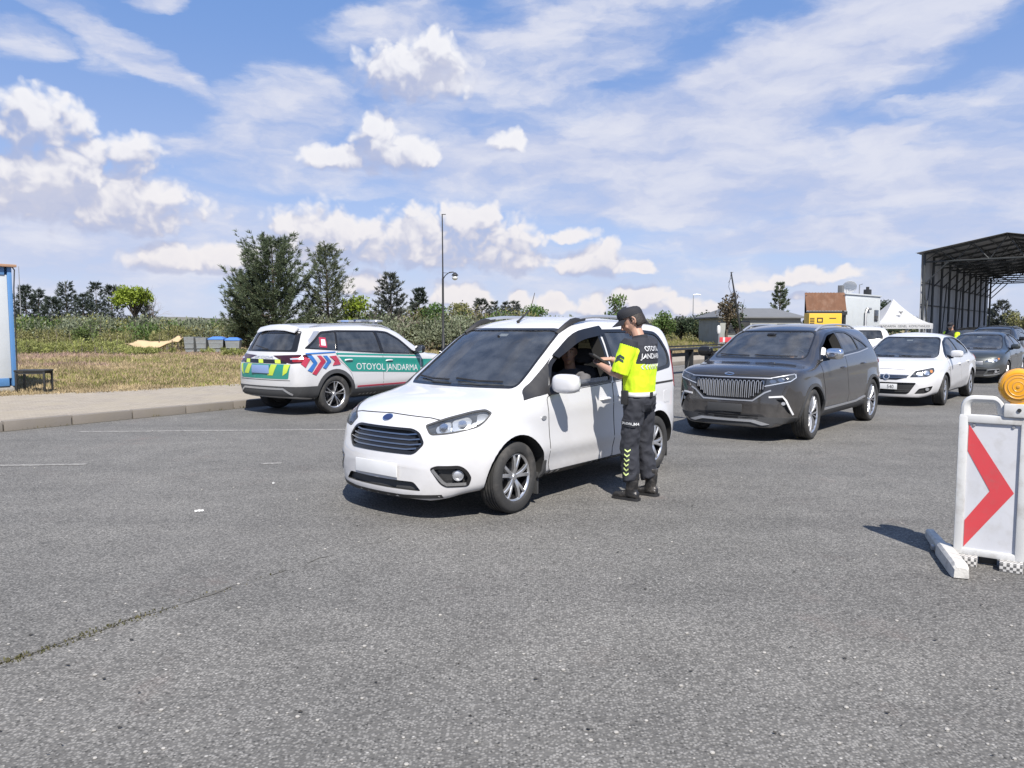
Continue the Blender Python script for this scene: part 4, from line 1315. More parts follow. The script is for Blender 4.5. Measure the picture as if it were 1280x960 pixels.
_WH = {}
def wheel_meshes(key, rt, wd, rr, spokes, kind):
    if key in _WH: return _WH[key]
    # axis Y, outer face towards +Y
    t = MB()
    sw = wd / 2
    prof = [(rr * 1.0, -sw * .80), (rr * 1.06, -sw * .95), (rt * .90, -sw * 1.0), (rt * .975, -sw * .86), (rt * .995, -sw * .55)]
    for k in (-.45, -.15, .15, .45):
        prof += [(rt, sw * (k - .09)), (rt, sw * (k + .07)), (rt - .008, sw * (k + .08)), (rt - .008, sw * (k + .10))]
    prof += [(rt * .995, sw * .62), (rt * .975, sw * .86), (rt * .90, sw * 1.0), (rr * 1.10, sw * .97), (rr * 1.06, sw * .93), (rr * 1.0, sw * .80)]
    t.lathe(prof, 48)
    tyre = t.build('tyre', MAT['rubber'], None, angle=50)
    r = MB()
    r.lathe([(rr * .93, sw * .66), (rr * .965, sw * .76), (rr * 1.015, sw * .82), (rr * 1.01, sw * .76)], 48)
    face = sw * .60
    r.lathe([(.0, face + .012), (rr * .13, face + .010), (rr * .17, face - .002), (rr * .25, face - .03), (rr * .25, face - .06), (0, face - .06)], 24)
    def spoke(a, w0, w1, twist=0.0, r0=.14, r1=.96, dp=.03):
        n = 6; rings = []
        for k in range(n + 1):
            x = k / n; rad = rr * (r0 + (r1 - r0) * x); w = w0 + (w1 - w0) * x
            h = face + .004 + .012 * math.sin(math.pi * x * .9) + (.01 * x)
            aa = a + twist * x
            ca, sa = math.cos(aa), math.sin(aa)
            ring = []
            for (q, y) in ((-w / 2, h - dp), (-w / 2 * .96, h - .006), (-w / 2 * .6, h), (w / 2 * .6, h), (w / 2 * .96, h - .006), (w / 2, h - dp)):
                ring.append((rad * ca - q * sa, y, rad * sa + q * ca))
            rings.append(ring)
        r.rings(rings)
    if kind == 'five':
        for k in range(spokes):
            a = 2 * math.pi * k / spokes
            for s_ in (-.17, .17): spoke(a + s_ * .55, rr * .16, rr * .15, s_ * .75)
    elif kind == 'twin':
        for k in range(spokes):
            a = 2 * math.pi * k / spokes; spoke(a, rr * .12, rr * .22)
    elif kind == 'fan':
        for k in range(spokes):
            a = 2 * math.pi * k / spokes; spoke(a - .10, rr * .055, rr * .085, -.05); spoke(a + .12, rr * .045, rr * .06, .08)
    rim = r.build('rim', MAT['alloy'], None, angle=40)
    b = MB()
    b.lathe([(rr * 1.0, -sw * .8), (rr * .95, -sw * .78), (rr * .93, sw * .64), (rr * .91, sw * .64), (rr * .91, -sw * .6), (.0, -sw * .6)], 40)
    b.lathe([(0, -.01), (rr * .62, -.01), (rr * .62, .012), (0, .012)], 32)
    brake = b.build('brake_disc', MAT['dark_alloy'], None)
    _WH[key] = (tyre, rim, brake)
    return _WH[key]

def add_wheel(root, key, pos, side, spec, steer=0.0):
    ms = wheel_meshes(key, *spec)
    w = empty('wheel', pos, 0, root, (0, random.uniform(0, 6), 0) if side > 0 else None)
    rot = Matrix.Rotation(steer, 4, 'Z') @ (Matrix.Identity(4) if side > 0 else Matrix.Rotation(math.pi, 4, 'Z')) @ Matrix.Rotation(random.uniform(0, 6), 4, 'Y')
    w.rotation_euler = rot.to_euler()
    for o in ms:
        c = o.copy(); COL.objects.link(c); c.parent = w; c.name = o.name.split('.')[0]
    return w
def drop_wheel_sources():
    for t in _WH.values():
        for o in t: bpy.data.objects.remove(o)

class Car:
    def __init__(s, label, cat, name, rows, paint, wb, rt, wheel, arch=.055, loc=(0, 0, 0), head=(1, 0, 0), floor=.72, flare=.012, crease=(), seats=True, group=None, lower=None, cabin=None):
        """front axle at x=0, rear axle at x=-wb, z=0 on the road"""
        s.paint, s.wb, s.rt = paint, wb, rt
        s.root = thing(name, label, cat, loc, math.atan2(head[1], head[0]), group)
        def mod(P):
            x, y, z = P[..., 0], P[..., 1], P[..., 2]
            sg = np.sign(y); sideness = np.clip((np.abs(y) - .55) / .2, 0, 1)
            for ax in (0.0, -wb):
                rr = np.hypot(x - ax, z - rt); a = rt + arch
                g = np.where(rr > a, np.exp(-((rr - a) / .07) ** 2), 1.0) * (z > .12)
                P[..., 1] += sg * flare * g * sideness
            for (x0, z0, x1, z1, amp, wd) in crease:
                zz = z0 + (z1 - z0) * (x - x0) / (x1 - x0); dz = z - zz
                f = np.clip((x - min(x0, x1) + .25) / .25, 0, 1) * np.clip((max(x0, x1) + .25 - x) / .25, 0, 1)
                k = np.where(dz > 0, np.exp(-(dz / wd) ** 2), np.exp(-(dz / (wd * .35)) ** 2))
                P[..., 1] += sg * amp * k * f * sideness
            return P
        s.dr, P = body_grid(rows, .05, mod=mod)
        me = grid_mesh('body', P, s.dr)
        s.skin = Skin(me, s.root)
        s.body = mesh_obj('body', me, [paint], s.root, True, 30)
        s.cuts = []; s.cab = cabin; s.floor = floor
        # wheel arches
        for ax in (0.0, -wb):
            for sg in (1, -1):
                m = MB(); m.lathe([(0, 0), (rt + arch, 0), (rt + arch, .5), (0, .5)], 40, 'Y', (ax, .50 if sg > 0 else -1.0, rt))
                s.cuts.append((m.v, m.f))
        s.spec = wheel
    def cavity(s, xa, xb, ins=.055):
        rows = [r for r in s.dr if xa <= r[0] <= xb]
        rings = []
        for r in rows:
            x, zb, wb, zm, w, zs, ws, ze, we, zt, bow = r
            h = [(0, s.floor), (ws - .10, s.floor), (ws - .09, max(zs - .02, s.floor + .05)), (max(.2, we - ins), max(ze - ins, s.floor + .1)), (we * .6, max(ze + (zt - ze) * .7 - ins, s.floor + .12)), (0, max(zt - ins, s.floor + .13))]
            full = h + [(-a, b) for a, b in h[-2:0:-1]]
            rings.append([(x - bow * (abs(a) / .88) ** 2.2, a, b) for a, b in full])
        m = MB(); m.rings(rings)
        s.cab_part = (m.v, m.f)
    def window(s, poly, view, depth=.26, both=True, glass='glass', off=-.006, name='window', pane=True, frame=None, label=None):
        s.cuts += s.skin.cutter(poly, view, depth, both=both)
        if pane: s.skin.patch(name, grow(poly, .004), view, MAT[glass], off, 0, .06, both=both, label=label)
        if frame: s.skin.patch('window_seal', grow(poly, frame), view, MAT['gloss_black'], .0025, .004, .06, holes=[poly], both=both)
    def recess(s, poly, view, depth=.05, both=False):
        s.cuts += s.skin.cutter(poly, view, depth, both=both)
    def finish(s):
        boolean(s.body, [s.cab_part], MAT['cabin'])
        # split the cutters into sets that do not touch one another
        sets = []
        def bb(p):
            a = np.array([tuple(q) for q in p[0]]); return a.min(0) - .004, a.max(0) + .004
        for p in s.cuts:
            lo, hi = bb(p)
            for st in sets:
                if all((lo > h2).any() or (hi < l2).any() for _, l2, h2 in st): st.append((p, lo, hi)); break
            else: sets.append([(p, lo, hi)])
        for st in sets: boolean(s.body, [q[0] for q in st], MAT['seam'])
        s.body.name = 'body'
        s.body.data.shade_smooth(); s.body.data.set_sharp_from_angle(angle=R(46))
        return s
    def wheels(s, key, track, steer=0.0):
        for ax in (0.0, -s.wb):
            for sg in (1, -1):
                add_wheel(s.root, key, (ax, sg * track, s.rt), sg, s.spec, steer if ax == 0 else 0)
    def door(s, poly, view='L', both=True, name='door', seam=.005, mat=None, handle=None, off=.0035):
        s.skin.patch('door_gap', grow(poly, seam), view, MAT['seam'], .0012, .003, .05, both=both)
        out = s.skin.patch(name, poly, view, mat or s.paint, off, .0045, .05, both=both)
        outs = out if both else [out]
        if handle:
            for o, sg in zip(outs, (1, -1)):
                hp, hn = s.skin.hit(handle, view)
                m = MB(); y = hp.y + (.022 if hp.y > 0 else -.022)
                m.tube([(hp.x - .095, hp.y - .002, hp.z - .004), (hp.x - .07, y, hp.z), (hp.x, y * 1.004, hp.z + .003), (hp.x + .07, y, hp.z), (hp.x + .095, hp.y - .002, hp.z - .004)], [(.010, .016)] * 5, 8)
                if sg < 0: m.v = [(a, -b, c) for a, b, c in m.v]
                m.build('handle', mat or s.paint, o)
        return outs
    def seam(s, line, view, w=.006, both=False, name='panel_gap', mat=None, off=.0015):
        s.skin.patch(name, band(line, w), view, mat or MAT['seam'], off, .004, .05, both=both)
    def mirror(s, x, z, size=(.13, .21, .15), paint=None, foot='gloss_black', sides=(1, -1), far=None):
        for sg in sides:
            if sg < 0 and far: paint = far
            hp, hn = s.skin.hit((x, z - .02), 'L')
            yb = abs(hp.y)
            rt_ = empty('door_mirror', (0, 0, 0), 0, s.root)
            c = Vector((x + .02, sg * (yb + .06 + size[1] / 2), z + .03))
            m = MB(); m.sell(c, size, 3.2, 20, 12)
            # flatten the rear (glass) side
            m.v = [(max(a, c.x - size[0] * .28), b, z_) for a, b, z_ in m.v]
            m.build('mirror_shell', paint or s.paint, rt_, angle=50)
            g = MB(); g.box((c.x - size[0] * .285, c.y, c.z), (.004, size[1] * .84, size[2] * .78), 0, .002); g.build('mirror_glass', MAT['chrome'], rt_)
            f = MB(); f.tube([(x + .0, sg * (yb - .03), z - .03), (x + .01, sg * (yb + .03), z - .045), (x + .01, sg * (yb + .12), z - .03)], [(.03, .06), (.022, .05), (.018, .045)], 10)
            f.build('mirror_arm', MAT[foot], rt_)
    def interior(s, xf, zseat=.72, rows=((-1.15, .36), (-2.05, .36)), wheel_side=1, dash=None, top=.66):
        for i, (x, dy) in enumerate(rows):
            for sg in (1, -1):
                m = MB()
                M = Matrix.Rotation(R(-12), 3, 'Y')
                m.sell((x, sg * dy, zseat + .24), (.16, .46, .62), 3.5, 16, 10, M)
                m.sell((x - .09, sg * dy, zseat + .64), (.10, .25, .17), 3.0, 14, 8, M)
                m.build('seat', MAT['seat_cloth'], s.root)
        if dash:
            x, z = dash
            m = MB(); m.sell((x, 0, z - .14), (.50, 1.25, .26), 4, 20, 10); m.build('dashboard', MAT['cabin'], s.root)
            c = Vector((x - .34, .36 * wheel_side, z - .02)); m = MB()
            pts = []
            for k in range(25):
                a = 2 * math.pi * k / 24; pts.append(c + Vector((math.sin(a) * .085, math.cos(a) * .18, math.sin(a) * .165)))
            m.tube(pts, .015, 6, cap=False); m.tube([c + Vector((0, -.17, 0)), c + Vector((0, .17, 0))], .02, 6); m.tube([c, c + Vector((.22, 0, -.08))], .03, 6)
            m.build('steering_wheel', MAT['black_trim'], s.root)
    def plate(s, view, pos, mat='plate', size=(.52, .112), gap=.006):
        """a flat number plate standing just off the surface; returns a function that writes on it"""
        w, h = size; x, z = pos
        u, v, d = s.skin.frame(view)
        k = max(s.skin.hit((x + a * w / 2, z + b * h / 2), view)[0].dot(d) for a in (-1, 0, 1) for b in (-1, 0, 1)) + gap
        M = Matrix((u, d, v)).transposed()
        c = u * x + v * z + d * (k + .006)
        m = MB(); m.box(c, (w, .012, h), bev=.004, M=M); o = m.build('number_plate', MAT[mat], s.root)
        def write(txt, hh=.07, mat='dark_letter', dx=0.0, flip=1, sx=.85):
            V, Fc = text_mesh(txt, hh)
            co = [c + u * ((a * sx) * flip + dx) + v * b + d * .0085 for a, b in V]
            fs = [f if (co[f[1]] - co[f[0]]).cross(co[f[2]] - co[f[0]]).dot(d) > 0 else f[::-1] for f in Fc]
            return mk('plate_letters', co, fs, MAT[mat], o)
        def strip(mat='plate_blue', wd=.04, side=-1):
            m = MB(); m.box(c + u * side * (w / 2 - wd / 2 - .004) + d * .0072, (wd, .003, h - .012), M=M); return m.build('country_band', MAT[mat], o)
        return o, write, strip
def place_by_wheels(front, rear, wb, side, outer):
    """front axle point and heading from the two road contacts of the wheels on one side"""
    f, r = gp(*front), gp(*rear); h = (f - r).normalized(); mid = (f + r) / 2
    left = Vector((-h.y, h.x, 0)); c = mid - left * outer * side
    return c + h * wb / 2, h
# ------------------------------------------------------------------ white van
def build_van():
    rows = [
     (-3.175,.44,.58,.50,.66,.56,.67,.62,.62,.66,-.10),
     (-3.165,.32,.66,.50,.74,.66,.74,.78,.71,.82,-.10),
     (-3.13,.27,.74,.55,.80,.92,.79,1.00,.74,1.03,-.10),
     (-3.09,.26,.78,.55,.83,1.0,.82,1.25,.73,1.28,-.08),
     (-3.04,.25,.82,.55,.86,1.05,.845,1.50,.70,1.56,-.06),
     (-2.95,.25,.84,.55,.885,1.07,.865,1.60,.675,1.66,-.04),
     (-2.489,.24,.868,.55,.902,1.07,.88,1.64,.66,1.71,0),
     (-1.7,.24,.872,.55,.905,1.05,.888,1.65,.655,1.725,.02),
     (-1.25,.24,.872,.55,.905,1.03,.888,1.615,.65,1.69,.05),
     (-.98,.24,.872,.55,.905,1.02,.888,1.545,.655,1.61,.08),
     (-.6,.24,.872,.56,.905,1.0,.888,1.325,.70,1.375,.11),
     (-.28,.24,.87,.56,.905,.975,.885,1.12,.75,1.155,.13),
     (-.13,.24,.865,.56,.902,.955,.878,1.025,.76,1.06,.13),
     (-.02,.24,.86,.56,.90,.94,.872,1.0,.75,1.035,.12),
     (.3,.24,.84,.56,.89,.89,.858,.945,.71,.985,.12),
     (.52,.23,.80,.55,.862,.82,.815,.88,.69,.92,.16),
     (.64,.21,.74,.52,.805,.75,.765,.82,.67,.86,.20),
     (.725,.19,.68,.48,.745,.64,.715,.72,.65,.77,.24),
     (.775,.185,.62,.44,.69,.53,.665,.59,.61,.63,.26),
     (.80,.20,.55,.40,.62,.46,.60,.50,.57,.53,.26),
     (.81,.25,.48,.36,.54,.40,.54,.43,.52,.46,.26)]
    loc, h = Vector((-.645, 6.90, 0)), Vector((math.cos(R(-128.9)), math.sin(R(-128.9)), 0))
    c = Car('white passenger van with silver grille, open driver window and blank plate, stopped beside the policeman', 'van', 'van', rows, MAT['white_paint'], 2.489, .312,
            (.312, .20, .205, 5, 'five'), .062, loc, h, .74, .022,
            crease=((.15, .80, -3.0, .90, .008, .10), (-.3, .50, -1.9, .46, .012, .09), (-.3, .36, -1.9, .36, -.012, .07)))
    S = c.skin
    c.cavity(-3.06, -.20)
    # glazing
    ws = rnd([(-.66, 1.075), (.66, 1.075), (.655, 1.17), (.605, 1.575), (-.605, 1.575), (-.655, 1.17)], [.08, .08, .05, .09, .09, .05])
    c.window(ws, 'F', .30, False, 'glass', name='windscreen', frame=.022)
    dw = rnd([(-.50, 1.05), (-.645, 1.245), (-1.06, 1.495), (-1.49, 1.54), (-1.51, 1.075)], [.02, .05, .14, .04, .03])
    c.cuts += S.cutter(dw, 'L', .30, both=True)
    S.patch('window', grow(dw, .004), 'R', MAT['glass'], -.006, 0, .06)
    # driver's glass is wound most of the way down
    S.patch('window', [(-.53, 1.055), (-.55, 1.10), (-1.50, 1.115), (-1.50, 1.075)], 'L', MAT['glass'], -.008, 0, .06)
    q = rnd([(-.13, .965), (-.465, 1.015), (-.48, 1.06), (-.625, 1.265), (-.70, 1.325)], [.02, .01, .02, .01, .02])
    S.patch('quarter_trim', q, 'L', MAT['black_trim'], .009, .014, .03, both=True)
    S.patch('window_seal', rnd([(-.47, 1.02), (-.62, 1.265), (-1.05, 1.525), (-1.535, 1.57), (-1.55, 1.055)], [.02, .05, .14, .04, .03]), 'L', MAT['gloss_black'], .0028, .004, .05, holes=[dw], both=True)
    sw = rnd([(-1.64, 1.09), (-1.63, 1.555), (-2.20, 1.555), (-2.26, 1.12)], [.03, .03, .04, .05])
    rw = rnd([(-2.33, 1.13), (-2.27, 1.55), (-2.72, 1.525), (-2.86, 1.31), (-2.84, 1.19)], [.05, .04, .10, .08, .06])
    S.patch('window_surround', rnd([(-1.57, 1.06), (-1.57, 1.585), (-2.3, 1.59), (-2.76, 1.555), (-2.90, 1.31), (-2.88, 1.15), (-2.3, 1.095)], [.02, .02, .03, .10, .08, .06, .03]), 'L', MAT['gloss_black'], .0028, .004, .05, holes=[sw, rw], both=True)
    for g in (sw, rw): c.window(g, 'L', .26, True, 'glass_dark')
    tw = rnd([(-.56, 1.10), (.56, 1.10), (.52, 1.50), (-.52, 1.50)], .06)
    c.window(tw, 'B', .2, False, 'glass_dark', frame=.03, name='rear_window')
    # visor strip above the driver's window
    vis = rnd([(-.715, 1.335), (-1.09, 1.555), (-1.58, 1.615), (-1.60, 1.525), (-1.16, 1.475), (-.76, 1.305)], [.02, .2, .02, .02, .15, .02])
    S.patch('wind_deflector', vis, 'L', MAT['gloss_black'], .022, .02, .05, both=True)
    # lamps
    for sg in (1, -1): pass
    hl = rnd([(-.06, .795), (-.015, .72), (.165, .738), (.387, .79), (.448, .84), (.49, .893), (.436, .918), (.334, .908), (.111, .856)], [.02, .03, .08, .06, .05, .015, .02, .06, .08])
    HV = 38
    def lam(name, poly, mat, off, th=.004, **k): return S.patch(name, poly, HV, MAT[mat], off, th, .035, both=True, **k)
    c.recess(hl, HV, .05, True)
    lens = lam('headlight', hl, 'lens', -.004, 0)
    lam('lamp_housing', grow(hl, -.006), 'silver', -.045, 0)
    lam('lamp_bezel', grow(hl, .003), 'grey_plastic', .002, .014, holes=[grow(hl, -.010)])
    lam('reflector', rnd([(.02, .79), (.03, .742), (.15, .755), (.15, .845), (.10, .835)], .02), 'lamp_white', -.032, .010)
    lam('reflector', rnd([(.165, .76), (.31, .785), (.33, .86), (.29, .885), (.165, .852)], .025), 'lamp_white', -.030, .010)
    lam('turn_lamp', rnd([(.37, .81), (.43, .845), (.465, .89), (.43, .903), (.37, .895)], .02), 'silver', -.022, .010)
    for x_, z_ in ((.09, .795), (.25, .825)):
        for sg in (1, -1):
            hp, hn = S.hit((x_, z_), HV)
            m = MB(); M = Vector((0, 1, 0)).rotation_difference(hn).to_matrix()
            m.lathe([(0, -.022), (.030, -.020), (.038, -.020), (.040, -.034), (0, -.036)], 20); m.v = [M @ Vector(p) + hp for p in m.v]
            if sg < 0: m.v = [(a, -b, d_) for a, b, d_ in m.v]
            m.build('lamp_bulb', MAT['chrome'], c.root)
    # grille
    gr = rnd([(-.40, .725), (-.33, .752), (.33, .752), (.40, .725), (.452, .65), (.385, .57), (-.385, .57), (-.452, .65)], [.03, .05, .05, .03, .02, .04, .04, .02])
    c.recess(gr, 'F', .05)
    S.patch('grille', grow(gr, .014), 'F', MAT['gloss_black'], .004, .02, .04, holes=[grow(gr, -.006)])
    S.patch('grille_backing', gr, 'F', MAT['black_trim'], -.045, 0, .06)
    for k, z_ in enumerate((.715, .675, .635, .597)):
        hw = (.37, .405, .42, .38)[k]
        S.patch('grille_bar', band([(-hw - .02, z_ + .012), (-hw * .8, z_), (hw * .8, z_), (hw + .02, z_ + .012)], .012), 'F', MAT['dark_chrome'], -.003, .02, .05)
        S.patch('grille_slat', band([(-hw, z_ - .022), (hw, z_ - .022)], .022), 'F', MAT['gloss_black'], -.008, .02, .06)
    # badge: dark oval with a bright rim
    def oval(cx, cz, a, b, n=24): return [(cx + a * math.cos(2 * math.pi * k / n), cz + b * math.sin(2 * math.pi * k / n)) for k in range(n)]
    bd = S.patch('badge', oval(0, .832, .060, .027), 'F', MAT['chrome'], .007, .01, .02)
    MAT['badge_blue'] = simple('badge_blue', (.02, .03, .09), .2, coat=.5)
    S.patch('badge_face', oval(0, .832, .052, .021), 'F', MAT['badge_blue'], .0095, .004, .02, parent=bd)
    # bumper: intake with plate, fog lamps
    it = rnd([(-.40, .335), (.40, .335), (.47, .262), (-.47, .262)], .025)
    c.recess(it, 'F', .035)
    S.patch('intake', grow(it, -.004), 'F', MAT['grey_plastic'], -.03, 0, .06)
    o, wr, st = c.plate('F', (0, .42), size=(.52, .115), gap=.002)
    fg = rnd([(.125, .452), (.17, .470), (.355, .473), (.405, .437), (.434, .375), (.41, .312), (.245, .312), (.205, .34)], [.01, .02, .03, .03, .02, .02, .03, .02])
    FV = 30
    c.recess(fg, FV, .04, True)
    S.patch('fog_lamp_bezel', grow(fg, .010), FV, MAT['gloss_black'], .004, .02, .03, holes=[grow(fg, -.016)], both=True)
    S.patch('fog_recess', fg, FV, MAT['black_trim'], -.036, 0, .05, both=True)
    S.patch('fog_trim', band([(.135, .447), (.222, .345), (.25, .327), (.40, .327)], .026), FV, MAT['chrome'], .007, .02, .03, both=True)
    for sg in (1, -1):
        hp, hn = S.hit((.345, .395), FV); M = Vector((0, 1, 0)).rotation_difference(hn).to_matrix()
        m = MB(); m.lathe([(0, -.010), (.03, -.014), (.042, -.022), (.046, -.012), (.050, -.03), (0, -.034)], 20); m.v = [M @ Vector(p) + hp for p in m.v]
        if sg < 0: m.v = [(a, -b, d_) for a, b, d_ in m.v]
        m.build('fog_lamp', MAT['silver'], c.root)
    S.patch('bumper_lip', band([(-.62, .225), (-.3, .205), (.3, .205), (.62, .225)], .03), 'F', MAT['black_trim'], .004, .012, .05)
    # bonnet shut line, doors, sills
    c.seam([(-.56, .835), (-.44, .852), (0, .868), (.44, .852), (.56, .835)], 'F', .007, name='bonnet_gap')
    fd = rnd([(-.46, .30), (-.45, .62), (-.43, .975), (-.55, 1.005), (-1.54, 1.045), (-1.56, .29)], [.06, .1, .03, .01, .02, .05])
    c.door(fd, handle=(-1.40, .90), seam=.007)
    rd = rnd([(-1.575, .29), (-1.555, 1.045), (-2.29, 1.08), (-2.33, .95), (-2.27, .76), (-2.16, .70), (-2.07, .50), (-2.04, .29)], [.04, .02, .02, .08, .08, .1, .08, .04])
    c.door(rd, handle=(-1.74, .91), name='sliding_door', seam=.007)
    S.patch('door_rail', band([(-2.33, .985), (-2.92, .995)], .022), 'L', MAT['seam'], .003, .006, .05, both=True)
    S.patch('sill_trim', rnd([(-.40, .245), (-.40, .305), (-2.06, .295), (-2.06, .245)], .02), 'L', MAT['black_trim'], .010, .015, .05, both=True)
    S.patch('side_repeater', oval(-.36, .80, .035, .018, 14), 'L', MAT['silver'], .008, .01, .02, both=True)
    S.patch('fuel_flap', rnd([(-2.66, .76), (-2.66, .90), (-2.81, .90), (-2.81, .76)], .03), 'L', MAT['white_paint'], .003, .004, .04)
    tl = rnd([(-2.95, .92), (-2.92, 1.25), (-2.98, 1.36), (-3.08, 1.30), (-3.10, .92)], .03)
    S.patch('tail_lamp', tl, 'L', MAT['lamp_red'], .006, .012, .04, both=True)
    S.patch('splash_panel', rnd([(-.33, .26), (-.36, .42), (-.385, .42), (-.39, .26)], .01), 'L', MAT['grey_plastic'], .012, .02, .05, both=True)
    for sg in (1, -1):
        m = MB(); m.box((-.36, sg * .74, .20), (.02, .20, .20), 0, .004); m.build('mud_flap', MAT['grey_plastic'], c.root)
        m = MB(); m.box((-2.88, sg * .74, .20), (.02, .18, .18), 0, .004); m.build('mud_flap', MAT['black_trim'], c.root)
    c.mirror(-.50, 1.075, size=(.15, .27, .175), foot='black_trim', sides=(1,))
    # roof rails
    for sg in (1, -1):
        m = MB(); pts = []
        for k in range(25):
            x = -.98 - 1.9 * k / 24; hp, hn = S.hit((x, sg * .60), 'T')
            lift = .045 * min(1, min(k, 24 - k) / 3.0)
            pts.append(hp + Vector((0, 0, .006 + lift)))
        m.tube(pts[3:22], (.016, .020), 8)
        r = m.build('roof_rail', MAT['silver'], c.root)
        for a, b in ((0, 7), (18, 25)):
            m2 = MB(); m2.tube([pts[i] - Vector((0, 0, .012)) for i in range(a, b)], [(.018 + (.016 if 1 < i - a < 5 else 0), .026) for i in range(a, b)], 8); m2.build('rail_foot', MAT['black_trim'], r)
    hp, hn = S.hit((-1.10, .03), 'T')
    m = MB(); m.tube([hp, hp + Vector((.02, 0, .012)), hp + Vector((-.02, 0, .03)), hp + Vector((-.22, -.03, .13))], [.016, .014, .011, .008], 6); m.build('aerial', MAT['black_trim'], c.root)
    # wipers, rear view mirror, sticker
    for y0, y1 in ((.52, -.02), (-.10, -.58)):
        a, _ = S.hit((y0, 1.10), 'F'); b, _ = S.hit((y1, 1.115), 'F'); md, _ = S.hit(((y0 + y1) / 2, 1.10), 'F')
        m = MB(); m.tube([a + Vector((.015, 0, .012)), md + Vector((.018, 0, .012)), b + Vector((.012, 0, .012))], .009, 6); m.build('wiper', MAT['black_trim'], c.root)
    hp, hn = S.hit((0, 1.50), 'F')
    m = MB(); m.sell(hp + Vector((-.12, 0, -.02)), (.04, .24, .075), 3.5); m.tube([hp + Vector((-.02, 0, .02)), hp + Vector((-.12, 0, -.02))], .012, 6); m.build('interior_mirror', MAT['gloss_black'], c.root)
    S.patch('toll_tag', [(-.03, 1.535), (.07, 1.535), (.07, 1.56), (-.03, 1.56)], 'F', MAT['plate'], -.02, .004, .05)
    c.interior(-.2, .66, ((-1.68, .40), (-2.5, .36)), 1, dash=(-.55, 1.06))
    c.finish()
    c.wheels('van', .79, R(3))
    return c
VAN = build_van()
# ------------------------------------------------------------------ the other cars: body shapes
def hd(deg): return Vector((math.cos(R(deg)), math.sin(R(deg)), 0))
ROWS_SUV = [   # police estate-SUV
     (-3.74,.56,.62,.62,.72,.70,.74,.78,.70,.82,.12 - .24),
     (-3.73,.42,.72,.62,.80,.76,.80,.88,.76,.93,-.12),
     (-3.70,.36,.78,.62,.86,.86,.85,.99,.80,1.02,-.14),
     (-3.62,.32,.84,.62,.915,.98,.885,1.12,.79,1.16,-.15),
     (-3.50,.30,.86,.62,.935,1.04,.90,1.33,.735,1.375,-.15),
     (-3.36,.29,.87,.62,.945,1.06,.905,1.53,.675,1.575,-.13),
     (-3.25,.29,.87,.62,.945,1.07,.91,1.575,.66,1.63,-.10),
     (-2.79,.28,.88,.62,.948,1.07,.912,1.615,.645,1.675,-.03),
     (-1.9,.28,.88,.62,.948,1.06,.912,1.63,.64,1.695,0),
     (-1.3,.28,.88,.62,.948,1.05,.91,1.605,.645,1.67,.03),
     (-.95,.28,.88,.62,.948,1.045,.91,1.54,.66,1.60,.07),
     (-.5,.28,.88,.62,.945,1.035,.905,1.30,.735,1.35,.11),
     (-.08,.28,.88,.62,.942,1.02,.90,1.08,.80,1.12,.13),
     (.05,.28,.87,.62,.94,1.0,.895,1.05,.79,1.09,.12),
     (.45,.28,.85,.62,.93,.965,.88,1.01,.76,1.05,.12),
     (.68,.27,.80,.60,.89,.91,.84,.95,.74,.985,.17),
     (.80,.25,.74,.56,.84,.82,.80,.87,.72,.90,.22),
     (.88,.24,.68,.52,.78,.70,.75,.76,.69,.79,.27),
     (.92,.28,.62,.48,.72,.58,.70,.62,.66,.65,.28),
     (.93,.36,.56,.46,.66,.52,.66,.55,.62,.57,.28)]
ROWS_CROSS = [   # grey crossover with a tall blunt nose
     (-3.71,.52,.62,.62,.72,.70,.74,.78,.70,.82,-.14),
     (-3.70,.40,.72,.62,.80,.76,.80,.90,.76,.95,-.14),
     (-3.66,.34,.78,.62,.87,.88,.85,1.00,.80,1.04,-.15),
     (-3.58,.31,.84,.62,.92,1.0,.88,1.14,.76,1.18,-.15),
     (-3.40,.29,.87,.62,.938,1.06,.89,1.36,.69,1.40,-.13),
     (-3.22,.28,.88,.62,.942,1.08,.895,1.52,.645,1.565,-.10),
     (-2.89,.28,.89,.62,.943,1.08,.90,1.575,.635,1.635,-.04),
     (-2.0,.27,.89,.62,.943,1.06,.905,1.60,.63,1.675,0),
     (-1.35,.27,.89,.62,.943,1.05,.905,1.585,.635,1.655,.03),
     (-.98,.27,.89,.62,.943,1.04,.905,1.535,.645,1.595,.07),
     (-.5,.27,.89,.62,.942,1.03,.90,1.315,.71,1.365,.10),
     (-.02,.27,.88,.62,.94,1.015,.895,1.09,.775,1.125,.12),
     (.10,.27,.88,.62,.94,1.01,.89,1.055,.775,1.095,.11),
     (.45,.27,.86,.62,.932,.985,.88,1.03,.76,1.065,.12),
     (.66,.26,.82,.60,.905,.945,.86,.99,.75,1.02,.15),
     (.76,.24,.78,.58,.875,.90,.84,.94,.74,.965,.18),
     (.815,.22,.74,.54,.84,.82,.815,.86,.735,.885,.21),
     (.845,.21,.69,.48,.79,.68,.775,.74,.71,.77,.23),
     (.86,.22,.63,.42,.73,.56,.72,.60,.67,.63,.23),
     (.868,.28,.56,.38,.66,.48,.66,.52,.62,.54,.23)]
